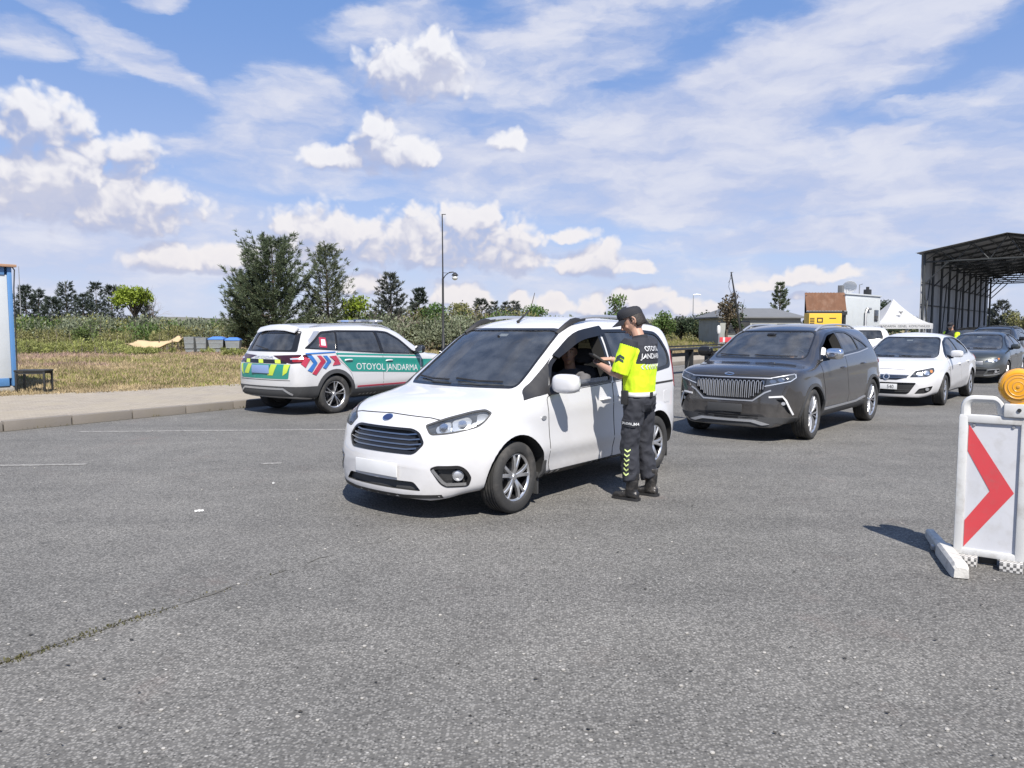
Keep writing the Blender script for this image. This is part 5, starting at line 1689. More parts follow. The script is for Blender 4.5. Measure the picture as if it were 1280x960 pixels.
ROWS_SEDAN = [
     (-3.72,.52,.58,.60,.66,.68,.68,.74,.64,.78,-.14),
     (-3.71,.38,.68,.60,.76,.74,.76,.86,.70,.90,-.14),
     (-3.66,.32,.76,.60,.83,.84,.80,.98,.72,1.01,-.15),
     (-3.5,.28,.82,.58,.875,.90,.84,1.035,.68,1.06,-.12),
     (-3.2,.26,.84,.58,.90,.93,.85,1.08,.66,1.11,-.08),
     (-2.9,.25,.85,.58,.908,.95,.86,1.22,.61,1.25,-.06),
     (-2.5,.24,.86,.58,.91,.96,.87,1.375,.565,1.425,-.03),
     (-2.0,.23,.86,.57,.91,.96,.875,1.43,.55,1.49,0),
     (-1.5,.23,.86,.57,.91,.955,.875,1.435,.55,1.50,.02),
     (-1.1,.23,.86,.57,.91,.95,.875,1.39,.56,1.445,.06),
     (-.75,.23,.86,.57,.91,.945,.872,1.26,.60,1.305,.09),
     (-.3,.23,.86,.57,.908,.935,.87,1.06,.68,1.095,.12),
     (-.02,.23,.85,.57,.905,.91,.862,.965,.725,.995,.13),
     (.3,.23,.83,.56,.895,.87,.848,.925,.70,.955,.14),
     (.6,.22,.79,.54,.86,.80,.815,.865,.66,.895,.18),
     (.78,.20,.73,.50,.80,.71,.765,.775,.62,.80,.24),
     (.88,.19,.66,.46,.73,.60,.71,.65,.60,.68,.28),
     (.93,.20,.58,.42,.66,.50,.64,.53,.58,.56,.30),
     (.945,.26,.50,.38,.58,.44,.57,.47,.54,.49,.30)]
def ring_arc(cx, cz, r0, r1, a0, a1, n=22):
    o = [(cx + r1 * math.cos(R(a0 + (a1 - a0) * k / n)), cz + r1 * math.sin(R(a0 + (a1 - a0) * k / n))) for k in range(n + 1)]
    i = [(cx + r0 * math.cos(R(a0 + (a1 - a0) * k / n)), cz + r0 * math.sin(R(a0 + (a1 - a0) * k / n))) for k in range(n + 1)]
    return o + i[::-1]
def oval(cx, cz, a, b, n=24): return [(cx + a * math.cos(2 * math.pi * k / n), cz + b * math.sin(2 * math.pi * k / n)) for k in range(n)]
def mir(poly): return [(-a, b) for a, b in poly]

def rail_pair(c, x0, x1, y, lift, mat, r=.016, foot=True):
    for sg in (1, -1):
        pts = []
        for k in range(21):
            x = x0 + (x1 - x0) * k / 20; hp, _ = c.skin.hit((x, sg * y), 'T')
            pts.append(hp + Vector((0, 0, .004 + lift * min(1, min(k, 20 - k) / 3))))
        m = MB(); m.tube(pts, (r, r * 1.2), 8); m.build('roof_rail', MAT[mat], c.root)

# ------------------------------------------------------------------ police SUV
def build_police():
    c = Car('white and green police SUV parked by the kerb, seen from behind', 'police car', 'police_suv', ROWS_SUV, MAT['police_white'], 2.79, .362,
            (.362, .235, .248, 5, 'fan'), .05, Vector((-2.44, 16.71, 0)), hd(54.5), .80, .012,
            crease=((.3, .93, -3.4, 1.03, .010, .10), (-.4, .52, -2.3, .50, .012, .08)))
    S = c.skin
    c.cavity(-3.4, -.15)
    g3 = rnd([(-3.33, 1.245), (-2.97, 1.50), (-2.63, 1.53), (-2.73, 1.185)], [.03, .06, .03, .03])
    g2 = rnd([(-2.69, 1.18), (-2.59, 1.53), (-1.62, 1.525), (-1.58, 1.125)], [.03, .03, .03, .03])
    g1 = rnd([(-1.50, 1.12), (-1.55, 1.52), (-1.28, 1.50), (-.99, 1.36), (-.64, 1.075)], [.03, .03, .08, .08, .03])
    S.patch('window_surround', rnd([(-3.42, 1.225), (-2.98, 1.535), (-2.6, 1.56), (-1.5, 1.55), (-1.25, 1.53), (-.96, 1.385), (-.54, 1.05), (-1.55, 1.095)], [.04, .06, .05, .05, .08, .08, .03, .05]), 'L', MAT['gloss_black'], .003, .005, .05, holes=[g1, g2, g3], both=True)
    c.window(g3, 'L', .26, True, 'glass_dark'); c.window(g2, 'L', .26, True, 'glass_dark'); c.window(g1, 'L', .26, True, 'glass')
    S.patch('pillar_panel', rnd([(-3.43, 1.27), (-3.40, 1.255), (-2.99, 1.54), (-3.12, 1.535)], .01), 'L', MAT['silver'], .010, .012, .05, both=True)
    ws = rnd([(-.68, 1.15), (.68, 1.15), (.60, 1.555), (-.60, 1.555)], .08)
    c.window(ws, 'F', .3, False, 'glass', name='windscreen', frame=.02)
    rw = rnd([(-.60, 1.20), (.60, 1.20), (.54, 1.50), (-.54, 1.50)], .06)
    S.patch('rear_surround', rnd([(-.73, 1.165), (.73, 1.165), (.635, 1.54), (-.635, 1.54)], .04), 'B', MAT['gloss_black'], .003, .006, .05, holes=[rw])
    c.window(rw, 'B', .22, False, 'glass_dark', name='rear_window')
    m = MB()
    pts = []
    for sg in (-1, -.5, 0, .5, 1):
        hp, _ = S.hit((-3.30, sg * .56), 'T'); pts.append(hp + Vector((-.06, 0, .006)))
    m.tube(pts, (.075, .013) if abs((pts[1] - pts[0]).normalized().orthogonal().normalized().x) > .7 else (.013, .075), 10); m.build('roof_spoiler', MAT['police_white'], c.root)
    m = MB(); hp, _ = S.hit((0, 1.215), 'B'); m.tube([hp + Vector((-.02, -.02, 0)), hp + Vector((-.03, .30, .06))], .010, 6); m.build('wiper', MAT['black_trim'], c.root)
    # rear: lamps, black band, chequers, plate
    tl = rnd([(.24, 1.095), (.60, 1.11), (.895, 1.12), (.90, .97), (.70, .955), (.53, 1.0)], [.02, .05, .02, .03, .04, .05])
    for sg in (1, -1):
        pl = tl if sg > 0 else mir(tl)
        o = S.patch('tail_lamp', pl, 'B', MAT['lamp_dark_red'], .006, .012, .04)
        q = [(.68, 1.065), (.88, 1.085), (.88, .99), (.74, .985)]
        S.patch('lamp_glow', rnd(q if sg > 0 else mir(q), .02), 'B', MAT['lamp_red'], .009, .004, .04, parent=o)
        q = [(.66, 1.05), (.87, 1.06), (.87, 1.035), (.68, 1.025)]
        S.patch('reflector', q if sg > 0 else mir(q), 'B', MAT['lamp_white'], .011, .003, .04, parent=o)
    S.patch('gate_band', rnd([(-.62, .955), (.62, .955), (.66, 1.03), (-.66, 1.03)], .01), 'B', MAT['gloss_black'], .004, .006, .05)
    for y0 in (-.50, -.05, .38):
        S.patch('lime_mark', [(y0, .958), (y0 + .13, .958), (y0 + .17, 1.025), (y0 + .04, 1.025)], 'B', MAT['lime'], .010, .004, .05)
    S.patch('green_panel', rnd([(-.72, .945), (.72, .945), (.68, .68), (-.68, .68)], .03), 'B', MAT['green'], .003, .004, .05)
    for q in ([(.56, .76), (.40, .76), (.30, .94), (.43, .94)], [(-.32, .74), (-.18, .74), (-.27, .94), (-.42, .94)], [(-.56, .74), (-.66, .80), (-.71, .94), (-.58, .94)], [(.62, .74), (.68, .80), (.72, .92), (.66, .94)]):
        S.patch('lime_mark', q, 'B', MAT['lime'], .009, .005, .05)
    S.patch('tailgate_gap', band([(-.72, .655), (.72, .655)], .010), 'B', MAT['seam'], .002, .004, .05)
    S.text('SKODA', 'B', (0, 1.065), .045, MAT['silver'], 'gate_letters', off=.008, flip=-1, stretch=2.6)
    o, wr, st = c.plate('B', (.02, .85), 'plate_blue', (.50, .15))
    S.patch('bumper_cladding', rnd([(-.90, .545), (.90, .545), (.80, .36), (-.80, .36)], .05), 'B', MAT['grey_plastic'], .010, .02, .05)
    S.patch('bumper_accent', band([(-.74, .40), (-.56, .50), (.56, .50), (.74, .40)], .035), 'B', MAT['silver'], .016, .012, .05)
    # cladding along the flanks
    cl = ring_arc(-2.79, .362, .400, .475, -22, 202)
    S.patch('arch_cladding', cl, 'L', MAT['grey_plastic'], .012, .03, .05, both=True)
    S.patch('arch_cladding', ring_arc(0, .362, .400, .475, -22, 202), 'L', MAT['grey_plastic'], .012, .03, .05, both=True)
    S.patch('corner_cladding', [(-3.20, .545), (-3.24, .32), (-3.72, .38), (-3.74, .545)], 'L', MAT['grey_plastic'], .010, .02, .05, both=True)
    S.patch('sill_cladding', [(-.44, .29), (-.44, .43), (-2.35, .43), (-2.35, .29)], 'L', MAT['grey_plastic'], .010, .02, .05, both=True)
    # doors
    d1 = rnd([(-.46, .44), (-.44, .70), (-.50, 1.035), (-1.54, 1.085), (-1.56, .44)], [.05, .1, .02, .02, .03])
    d2 = rnd([(-1.575, .44), (-1.555, 1.085), (-2.70, 1.16), (-2.72, 1.02), (-2.50, .86), (-2.38, .72), (-2.33, .44)], [.03, .02, .02, .06, .1, .1, .03])
    c.door(d1, handle=(-1.38, .955)); c.door(d2, handle=(-2.46, 1.0))
    # livery, right side and its mirror image on the left
    def sk(x): return -.052 * (x + 2.7)
    seq = [0]
    def L_(name, poly, mat, off=.0065):
        seq[0] += 1; return S.patch(name, poly, 'L', MAT[mat], off + .0009 * seq[0], .004 + .0009 * seq[0], .05, both=True)
    L_('green_line', [(-2.75, 1.135), (-2.74, 1.10), (-.46, 1.00), (-.46, 1.03)], 'green')
    L_('green_band', [(-2.70, 1.065), (-2.40, .775), (-.47, .668), (-.47, .965)], 'green')
    L_('green_fender_band', [(-.42, .66), (-.42, .95), (.30, .925), (.40, .80)], 'green')
    L_('red_line', [(-2.26, .495), (-2.26, .465), (-.5, .455), (-.5, .485)], 'red')
    L_('blue_line', [(-3.42, 1.145), (-3.42, 1.122), (-2.76, 1.14), (-2.76, 1.16)], 'blue', .0065)
    L_('red_chevron', [(-3.53, .955), (-3.44, 1.075), (-3.36, 1.035), (-3.46, .885)], 'red')
    L_('blue_chevron', [(-3.41, 1.10), (-3.31, 1.10), (-3.21, .965), (-3.345, .80), (-3.425, .835), (-3.295, .965)], 'blue')
    L_('red_chevron', [(-3.335, .775), (-3.13, 1.00), (-3.20, 1.095), (-3.12, 1.095), (-3.02, .99), (-3.26, .745)], 'red')
    L_('blue_chevron', [(-3.07, 1.09), (-2.985, 1.09), (-2.895, .985), (-3.03, .85), (-3.09, .875), (-2.98, .985)], 'blue')
    L_('red_block', [(-2.92, 1.075), (-2.765, 1.085), (-2.665, .92), (-2.855, .905), (-2.80, .985)], 'red')
    S.text('OTOYOL', 'R', (-1.905, .848), .125, MAT['white_letter'], 'lettering', off=.012, stretch=1.03, tilt=-3.2)
    S.text('JANDARMA', 'R', (-1.02, .798), .125, MAT['white_letter'], 'lettering', off=.012, stretch=1.0, tilt=-3.2)
    S.text('JANDARMA', 'L', (-1.02, .798), .125, MAT['white_letter'], 'lettering', off=.012, stretch=1.0, flip=-1, tilt=-3.2)
    S.text('OTOYOL', 'L', (-1.905, .848), .125, MAT['white_letter'], 'lettering', off=.012, stretch=1.03, flip=-1, tilt=-3.2)
    S.patch('window_sticker', [(-3.10, 1.25), (-2.93, 1.235), (-2.90, 1.42), (-3.05, 1.43)], 'L', MAT['red'], .004, .003, .05, both=True)
    S.patch('sticker_print', [(-3.05, 1.28), (-2.95, 1.27), (-2.93, 1.385), (-3.02, 1.39)], 'L', MAT['plate'], .007, .003, .05, both=True)
    # front end (away from the road side)
    S.patch('grille', rnd([(-.50, .80), (.50, .80), (.42, .58), (-.42, .58)], .05), 'F', MAT['gloss_black'], .004, .01, .05)
    S.patch('headlight', rnd([(.28, .84), (.62, .80), (.60, .70), (.30, .74)], .02), 20, MAT['lamp_white'], .004, .01, .05, both=True)
    c.mirror(-.62, 1.13, size=(.14, .22, .17), paint=MAT['gloss_black'])
    rail_pair(c, -1.0, -3.1, .59, .03, 'silver', .013)
    # light bar
    hp, _ = S.hit((-1.30, 0), 'T')
    lb = MB(); lb.sell(hp + Vector((0, 0, .07)), (.28, 1.22, .055), 5, 24, 10)
    for sg in (1, -1): lb.box(hp + Vector((0, sg * .45, .03)), (.10, .06, .07))
    b = lb.build('light_bar', MAT['silver'], c.root)
    for sg in (1, -1):
        q = MB(); q.sell(hp + Vector((0, sg * .30, .072)), (.29, .34, .045), 5, 20, 8); q.build('beacon_lens', MAT['plate_blue'] if sg > 0 else MAT['lens'], b)
    q = MB(); q.sell(hp + Vector((0, 0, .078)), (.29, .10, .06), 5, 16, 8); q.build('centre_block', MAT['badge_blue'], b)
    c.interior(-.15, .78, ((-1.5, .38), (-2.35, .36)), 1, dash=(-.45, 1.08))
    c.finish(); c.wheels('police', .82)
    return c
POLICE = build_police()

# ------------------------------------------------------------------ grey crossover
def build_grey():
    c = Car('dark grey SUV with slatted vertical grille and tall nose, waiting right behind the white van', 'suv', 'grey_suv', ROWS_CROSS, MAT['grey_paint'], 2.89, .365,
            (.365, .235, .268, 8, 'fan'), .045, Vector((3.63, 11.245, 0)), hd(-130.9), .82, .014,
            crease=((.3, .93, -3.3, 1.02, .010, .09), (-.4, .50, -2.4, .55, .012, .09)))
    S = c.skin
    c.cavity(-3.25, -.2)
    ws = rnd([(-.715, 1.155), (.715, 1.155), (.605, 1.545), (-.605, 1.545)], [.07, .07, .09, .09])
    c.window(ws, 'F', .3, False, 'glass', name='windscreen', frame=.018)
    g1 = [(-.50, 1.165), (-.70, 1.30), (-1.10, 1.485), (-1.48, 1.525), (-1.46, 1.20)]
    g2 = [(-1.53, 1.205), (-1.56, 1.53), (-2.02, 1.52), (-2.22, 1.46), (-2.28, 1.245)]
    g3 = [(-2.34, 1.25), (-2.29, 1.45), (-2.62, 1.36), (-2.80, 1.275)]
    g1, g2, g3 = rnd(g1, [.03, .08, .12, .03, .02]), rnd(g2, [.02, .02, .06, .05, .04]), rnd(g3, [.03, .03, .05, .02])
    S.patch('window_surround', rnd([(-.42, 1.13), (-.68, 1.325), (-1.09, 1.515), (-1.6, 1.565), (-2.06, 1.55), (-2.62, 1.40), (-2.88, 1.27), (-2.3, 1.215), (-1.5, 1.175)], [.02, .08, .12, .1, .1, .08, .03, .05, .05]), 'L', MAT['gloss_black'], .003, .005, .05, holes=[g1, g2, g3], both=True)
    c.cuts += S.cutter(g1, 'L', .28, both=True)
    S.patch('window', grow(g1, .004), 'R', MAT['glass'], -.006, 0, .06)      # the driver's glass is down
    c.window(g2, 'L', .26, True, 'glass_dark'); c.window(g3, 'L', .26, True, 'glass_dark')
    S.patch('window_trim', band([(-.44, 1.12), (-1.5, 1.165), (-2.3, 1.205), (-2.86, 1.255)], .014), 'L', MAT['silver'], .005, .006, .05, both=True)
    rw = rnd([(-.56, 1.22), (.56, 1.22), (.50, 1.48), (-.50, 1.48)], .06)
    c.window(rw, 'B', .22, False, 'glass_dark', name='rear_window', frame=.03)
    # grille of slim bright loops between the lamps
    gr = rnd([(-.53, .885), (.53, .885), (.51, .72), (.36, .605), (-.36, .605), (-.51, .72)], [.01, .01, .03, .04, .04, .03])
    c.recess(gr, 'F', .05)
    S.patch('grille_backing', gr, 'F', MAT['black_trim'], -.045, 0, .06)
    S.patch('grille_surround', grow(gr, .004), 'F', MAT['gloss_black'], .003, .01, .05, holes=[grow(gr, -.010)])
    n = 17
    for k in range(n):
        y = -.48 + .96 * k / (n - 1)
        zb = .625 + max(0, abs(y) - .33) * .80
        S.patch('grille_loop', band([(y - .016, zb), (y - .018, .845), (y - .009, .866), (y + .009, .866), (y + .018, .845), (y + .016, zb)], .0075), 'F', MAT['silver'], -.005, .02, .04)
    S.patch('chin_trim', band([(-.60, .735), (-.52, .70), (-.37, .585), (.37, .585), (.52, .70), (.60, .735)], .020), 'F', MAT['silver'], .006, .01, .05)
    S.patch('bonnet_trim', band([(-.60, .90), (-.3, .902), (.3, .902), (.60, .90)], .012), 'F', MAT['silver'], .004, .008, .05)
    hl = rnd([(.175, .885), (.36, .925), (.635, .975), (.645, .915), (.575, .855), (.235, .765)], [.01, .05, .02, .03, .05, .02])
    c.recess(hl, 20, .04, True)
    S.patch('headlight', hl, 20, MAT['lens'], .001, 0, .05, both=True)
    S.patch('lamp_housing', hl, 20, MAT['gloss_black'], -.036, 0, .05, both=True)
    S.patch('lamp_strip', band([(.22, .79), (.56, .865), (.63, .915), (.62, .962)], .012), 20, MAT['lamp_white'], .003, .008, .04, both=True)
    S.patch('lamp_strip', band([(.30, .905), (.61, .962)], .010), 20, MAT['silver'], .003, .008, .04, both=True)
    for t_, z_ in ((.33, .86), (.44, .885)):
        S.patch('reflector', oval(t_, z_, .045, .026, 16), 20, MAT['silver'], -.02, .01, .04, both=True)
    S.patch('daytime_lamp', band([(.28, .640), (.46, .655), (.505, .60), (.60, .40)], .024), 20, MAT['plate'], .010, .012, .04, both=True)
    fp = rnd([(.37, .615), (.475, .62), (.575, .40), (.53, .43), (.44, .55)], .02)
    c.recess(fp, 20, .04, True)
    S.patch('lamp_pocket', grow(fp, .004), 20, MAT['black_trim'], -.036, 0, .05, both=True)
    S.patch('fog_lamp', oval(.475, .555, .028, .024, 14), 20, MAT['silver'], -.004, .01, .04, both=True)
    # badge: open diamond
    S.patch('badge', band([(-.075, .948), (-.02, .965), (.055, .955), (.075, .948), (.02, .931), (-.055, .941), (-.075, .948)], .010), 'F', MAT['chrome'], .006, .008, .03)
    c.plate('F', (-.02, .475), 'grey_plastic', (.52, .115), .004)
    lo = rnd([(-.50, .40), (.50, .40), (.66, .25), (.40, .295), (-.40, .295), (-.66, .25)], .03)
    S.patch('intake', lo, 'F', MAT['black_trim'], .004, .006, .05)
    for z_ in (.345, .375): S.patch('intake_bar', band([(-.45, z_), (.45, z_)], .008), 'F', MAT['gloss_black'], .009, .006, .05)
    S.patch('skid_plate', rnd([(-.60, .262), (-.40, .318), (.40, .318), (.60, .262), (.50, .245), (.36, .285), (-.36, .285), (-.50, .245)], .015), 'F', MAT['silver'], .020, .03, .04)
    S.patch('under_bumper', [(-.68, .285), (.68, .285), (.60, .225), (-.60, .225)], 'F', MAT['grey_plastic'], .006, .01, .05)
    S.patch('corner_cladding', [(.46, .36), (.86, .36), (.86, .29), (.46, .26)], 'L', MAT['grey_plastic'], .008, .015, .05, both=True)
    for ax in (0, -2.89): S.patch('arch_lip', ring_arc(ax, .365, .400, .445, -10, 190), 'L', MAT['grey_plastic'], .010, .03, .05, both=True)
    S.patch('sill_cladding', [(-.44, .28), (-.44, .40), (-2.46, .40), (-2.46, .28)], 'L', MAT['grey_plastic'], .010, .02, .05, both=True)
    S.patch('sill_trim', band([(-.46, .40), (-2.0, .415), (-2.44, .46)], .03), 'L', MAT['silver'], .014, .012, .05, both=True)
    c.seam([(-.64, .925), (-.4, .94), (.4, .94), (.64, .925)], 'F', .007, name='bonnet_gap')
    d1 = rnd([(-.47, .43), (-.46, .70), (-.36, 1.10), (-1.50, 1.16), (-1.54, .43)], [.05, .1, .02, .02, .03])
    d2 = rnd([(-1.555, .43), (-1.515, 1.16), (-2.40, 1.205), (-2.62, 1.10), (-2.50, .86), (-2.42, .66), (-2.38, .45)], [.03, .02, .02, .06, .1, .1, .03])
    c.door(d1, handle=(-1.32, .99)); c.door(d2, handle=(-2.36, 1.02))
    S.patch('tail_lamp', [(-3.30, 1.0), (-3.30, 1.06), (-3.62, 1.04), (-3.62, .99)], 'L', MAT['lamp_red'], .006, .01, .05, both=True)
    c.mirror(-.56, 1.19, size=(.14, .25, .165), paint=MAT['chrome'], far=MAT['gloss_black'])
    rail_pair(c, -.98, -2.9, .585, .035, 'silver', .014)
    for y0, y1 in ((.60, -.02), (-.10, -.62)):
        a, _ = S.hit((y0, 1.175), 'F'); b, _ = S.hit((y1, 1.185), 'F'); md, _ = S.hit(((y0 + y1) / 2, 1.175), 'F')
        m = MB(); m.tube([a + Vector((.012, 0, .01)), md + Vector((.014, 0, .01)), b + Vector((.01, 0, .01))], .008, 6); m.build('wiper', MAT['black_trim'], c.root)
    hp, _ = S.hit((0, 1.47), 'F')
    m = MB(); m.sell(hp + Vector((-.12, 0, -.02)), (.04, .24, .07), 3.5); m.sell(hp + Vector((-.06, 0, .02)), (.10, .14, .06), 4); m.build('interior_mirror', MAT['gloss_black'], c.root)
    c.interior(-.2, .80, ((-1.35, .38), (-2.25, .36)), 1, dash=(-.52, 1.12))
    c.finish(); c.wheels('grey', .825, R(4))
    return c
GREY = build_grey()

# ------------------------------------------------------------------ saloons
def build_saloon(label, paint, loc, deg, name, white, group=None):
    c = Car(label, 'car', name, ROWS_SEDAN, MAT[paint], 2.685, .322, (.322, .215, .218, 5, 'five') if white else (.322, .215, .222, 10, 'fan'), .05, loc, hd(deg), .66, .016,
            crease=((.3, .76, -3.3, .85, .010, .08), (-.3, .34, -2.2, .48, .014, .07)))
    S = c.skin
    c.cavity(-2.95, -.25)
    ws = rnd([(-.69, .99), (.69, .99), (.55, 1.385), (-.55, 1.385)], [.07, .07, .08, .08])
    c.window(ws, 'F', .3, False, 'glass', name='windscreen', frame=.018)
    g1 = rnd([(-.42, 1.0), (-.95, 1.285), (-1.20, 1.36), (-1.46, 1.375), (-1.44, 1.025)], [.02, .06, .1, .03, .03])
    g2 = rnd([(-1.52, 1.03), (-1.54, 1.375), (-1.95, 1.37), (-2.32, 1.29), (-2.50, 1.10), (-2.44, 1.05)], [.03, .03, .1, .06, .04, .03])
    S.patch('window_surround', rnd([(-.30, .975), (-.93, 1.31), (-1.2, 1.39), (-1.55, 1.405), (-1.98, 1.40), (-2.35, 1.315), (-2.56, 1.09), (-2.46, 1.03), (-1.5, 1.0)], [.02, .06, .1, .1, .1, .06, .04, .03, .05]), 'L', MAT['gloss_black'], .003, .005, .05, holes=[g1, g2], both=True)
    c.window(g1, 'L', .26, True, 'glass'); c.window(g2, 'L', .26, True, 'glass_dark')
    rw = rnd([(-.58, 1.13), (.58, 1.13), (.48, 1.38), (-.48, 1.38)], .06)
    c.window(rw, 'B', .3, False, 'glass_dark', name='rear_window', frame=.02)
    if white:
        gr = rnd([(-.40, .645), (.40, .645), (.36, .59), (.19, .545), (-.19, .545), (-.36, .59)], .02)
        S.patch('grille', gr, 'F', MAT['gloss_black'], .003, .006, .05)
        for z_ in (.615, .585): S.patch('grille_bar', band([(-.37, z_ + .01), (-.12, z_), (.12, z_), (.37, z_ + .01)], .012), 'F', MAT['dark_chrome'], .008, .008, .05)
        S.patch('grille_bar', band([(-.40, .645), (-.15, .64), (.15, .64), (.40, .645)], .016), 'F', MAT['dark_chrome'], .008, .008, .05)
        ring = oval(-.0, .602, .062, .058, 28)
        b = S.patch('badge', ring, 'F', MAT['silver'], .018, .014, .03, holes=[oval(0, .602, .045, .041, 28)])
        S.patch('badge_bolt', [(-.055, .592), (-.004, .604), (.0, .596), (.055, .612), (.004, .600), (-.001, .608)], 'F', MAT['chrome'], .016, .01, .03, parent=b)
        it = rnd([(-.54, .495), (.54, .495), (.40, .255), (-.40, .255)], [.03, .03, .06, .06])
        c.recess(it, 'F', .035); S.patch('intake', grow(it, .004), 'F', MAT['black_trim'], -.03, 0, .06)
        for z_ in (.31, .34): S.patch('intake_bar', band([(-.42, z_), (.42, z_)], .012), 'F', MAT['grey_plastic'], -.012, .02, .06)
        o, wr, st = c.plate('F', (-.045, .41), 'plate', (.52, .112), .012)
        wr('540', .072, 'dark_letter', .135); st()
        hl = rnd([(-.07, .60), (.045, .73), (.41, .805), (.425, .72), (.26, .61)], [.02, .05, .03, .05, .06])
        fg = rnd([(.015, .27), (.10, .38), (.385, .432), (.345, .335), (.235, .28)], [.02, .03, .02, .04, .05])
    else:
        S.patch('grille', rnd([(-.44, .655), (.44, .655), (.38, .55), (-.38, .55)], .03), 'F', MAT['gloss_black'], .003, .006, .05)
        for z_ in (.64, .605, .57): S.patch('grille_bar', band([(-.41, z_), (.41, z_)], .012), 'F', MAT['silver'], .008, .008, .05)
        it = rnd([(-.52, .42), (.52, .42), (.44, .27), (-.44, .27)], .04)
        c.recess(it, 'F', .035); S.patch('intake', grow(it, .004), 'F', MAT['black_trim'], -.03, 0, .06)
        c.plate('F', (0, .46), 'plate', (.52, .112), .0)
        hl = rnd([(-.04, .62), (.02, .69), (.40, .765), (.44, .71), (.26, .625)], [.02, .04, .03, .04, .06])
        fg = rnd([(.02, .30), (.06, .40), (.36, .425), (.36, .36), (.22, .30)], [.02, .03, .03, .04, .05])
        S.patch('bumper_trim', band([(-.05, .25), (.20, .265), (.40, .30)], .016), 30, MAT['silver'], .008, .01, .04, both=True)
        S.patch('fog_trim', band([(.03, .405), (.36, .43), (.365, .36), (.20, .31)], .016), 30, MAT['silver'], .008, .01, .04, both=True)
    c.recess(hl, 30, .04, True)
    S.patch('headlight', hl, 30, MAT['lens'], .001, 0, .05, both=True)
    S.patch('lamp_housing', hl, 30, MAT['grey_plastic'] if white else MAT['silver'], -.036, 0, .05, both=True)
    a0 = .12
    S.patch('reflector', oval(a0, .665, .058, .045, 18), 30, MAT['lamp_white'], -.015, .012, .04, both=True)
    S.patch('reflector', oval(a0 + .14, .70, .058, .048, 18), 30, MAT['chrome'], -.015, .012, .04, both=True)
    S.patch('turn_lamp', oval(a0 + .24, .73, .03, .03, 14), 30, MAT['amber'], -.012, .01, .04, both=True)
    c.recess(fg, 30, .03, True)
    S.patch('fog_recess', grow(fg, .004), 30, MAT['black_trim'], -.027, 0, .05, both=True)
    S.patch('fog_lamp', oval(.27, .365, .04, .032, 14), 30, MAT['silver'], -.004, .012, .04, both=True)
    c.seam([(-.60, .72), (-.42, .745), (0, .765), (.42, .745), (.60, .72)], 'F', .007, name='bonnet_gap')
    d1 = rnd([(-.44, .28), (-.43, .60), (-.28, .955), (-1.46, .985), (-1.50, .27)], [.05, .1, .02, .02, .03])
    d2 = rnd([(-1.515, .27), (-1.475, .985), (-2.44, 1.01), (-2.50, .92), (-2.33, .70), (-2.24, .52), (-2.20, .30)], [.03, .02, .02, .06, .1, .1, .03])
    c.door(d1, handle=(-1.30, .83)); c.door(d2, handle=(-2.26, .86))
    S.patch('side_repeater', oval(-.30, .74, .03, .014, 12), 'L', MAT['silver'], .006, .008, .03, both=True)
    S.patch('sill_trim', [(-.42, .245), (-.42, .285), (-2.26, .285), (-2.26, .245)], 'L', MAT['black_trim'], .006, .012, .05, both=True)
    S.patch('tail_lamp', rnd([(-3.32, .86), (-3.32, .98), (-3.66, .94), (-3.68, .84)], .03), 'L', MAT['lamp_red'], .006, .01, .05, both=True)
    c.mirror(-.46, 1.03, size=(.13, .24, .15))
    for y0, y1 in ((.58, -.02), (-.10, -.60)):
        a, _ = S.hit((y0, 1.0), 'F'); b, _ = S.hit((y1, 1.012), 'F'); md, _ = S.hit(((y0 + y1) / 2, 1.0), 'F')
        m = MB(); m.tube([a + Vector((.012, 0, .01)), md + Vector((.014, 0, .01)), b + Vector((.01, 0, .01))], .008, 6); m.build('wiper', MAT['black_trim'], c.root)
    hp, _ = S.hit((0, 1.33), 'F')
    m = MB(); m.sell(hp + Vector((-.12, 0, -.02)), (.04, .24, .07), 3.5); m.build('interior_mirror', MAT['gloss_black'], c.root)
    S.patch('toll_tag', [(-.06, 1.335), (.06, 1.335), (.06, 1.36), (-.06, 1.36)], 'F', MAT['plate'], -.02, .004, .05)
    c.interior(-.2, .62, ((-1.45, .37), (-2.25, .35)), 1, dash=(-.55, .96))
    c.finish(); c.wheels('saloon' if white else 'dark_saloon', .80, R(3) if white else 0)
    return c
WHITE_CAR = build_saloon('white saloon car with number plate 540, behind the dark grey SUV', 'white_paint', Vector((8.304, 15.957, 0)), -131.2, 'white_saloon', True)
DARK_CAR = build_saloon('dark grey green saloon with lit looking headlamp, half hidden by the amber lamp', 'dark_paint', Vector((13.75, 22.2, 0)), -132, 'dark_saloon', False)

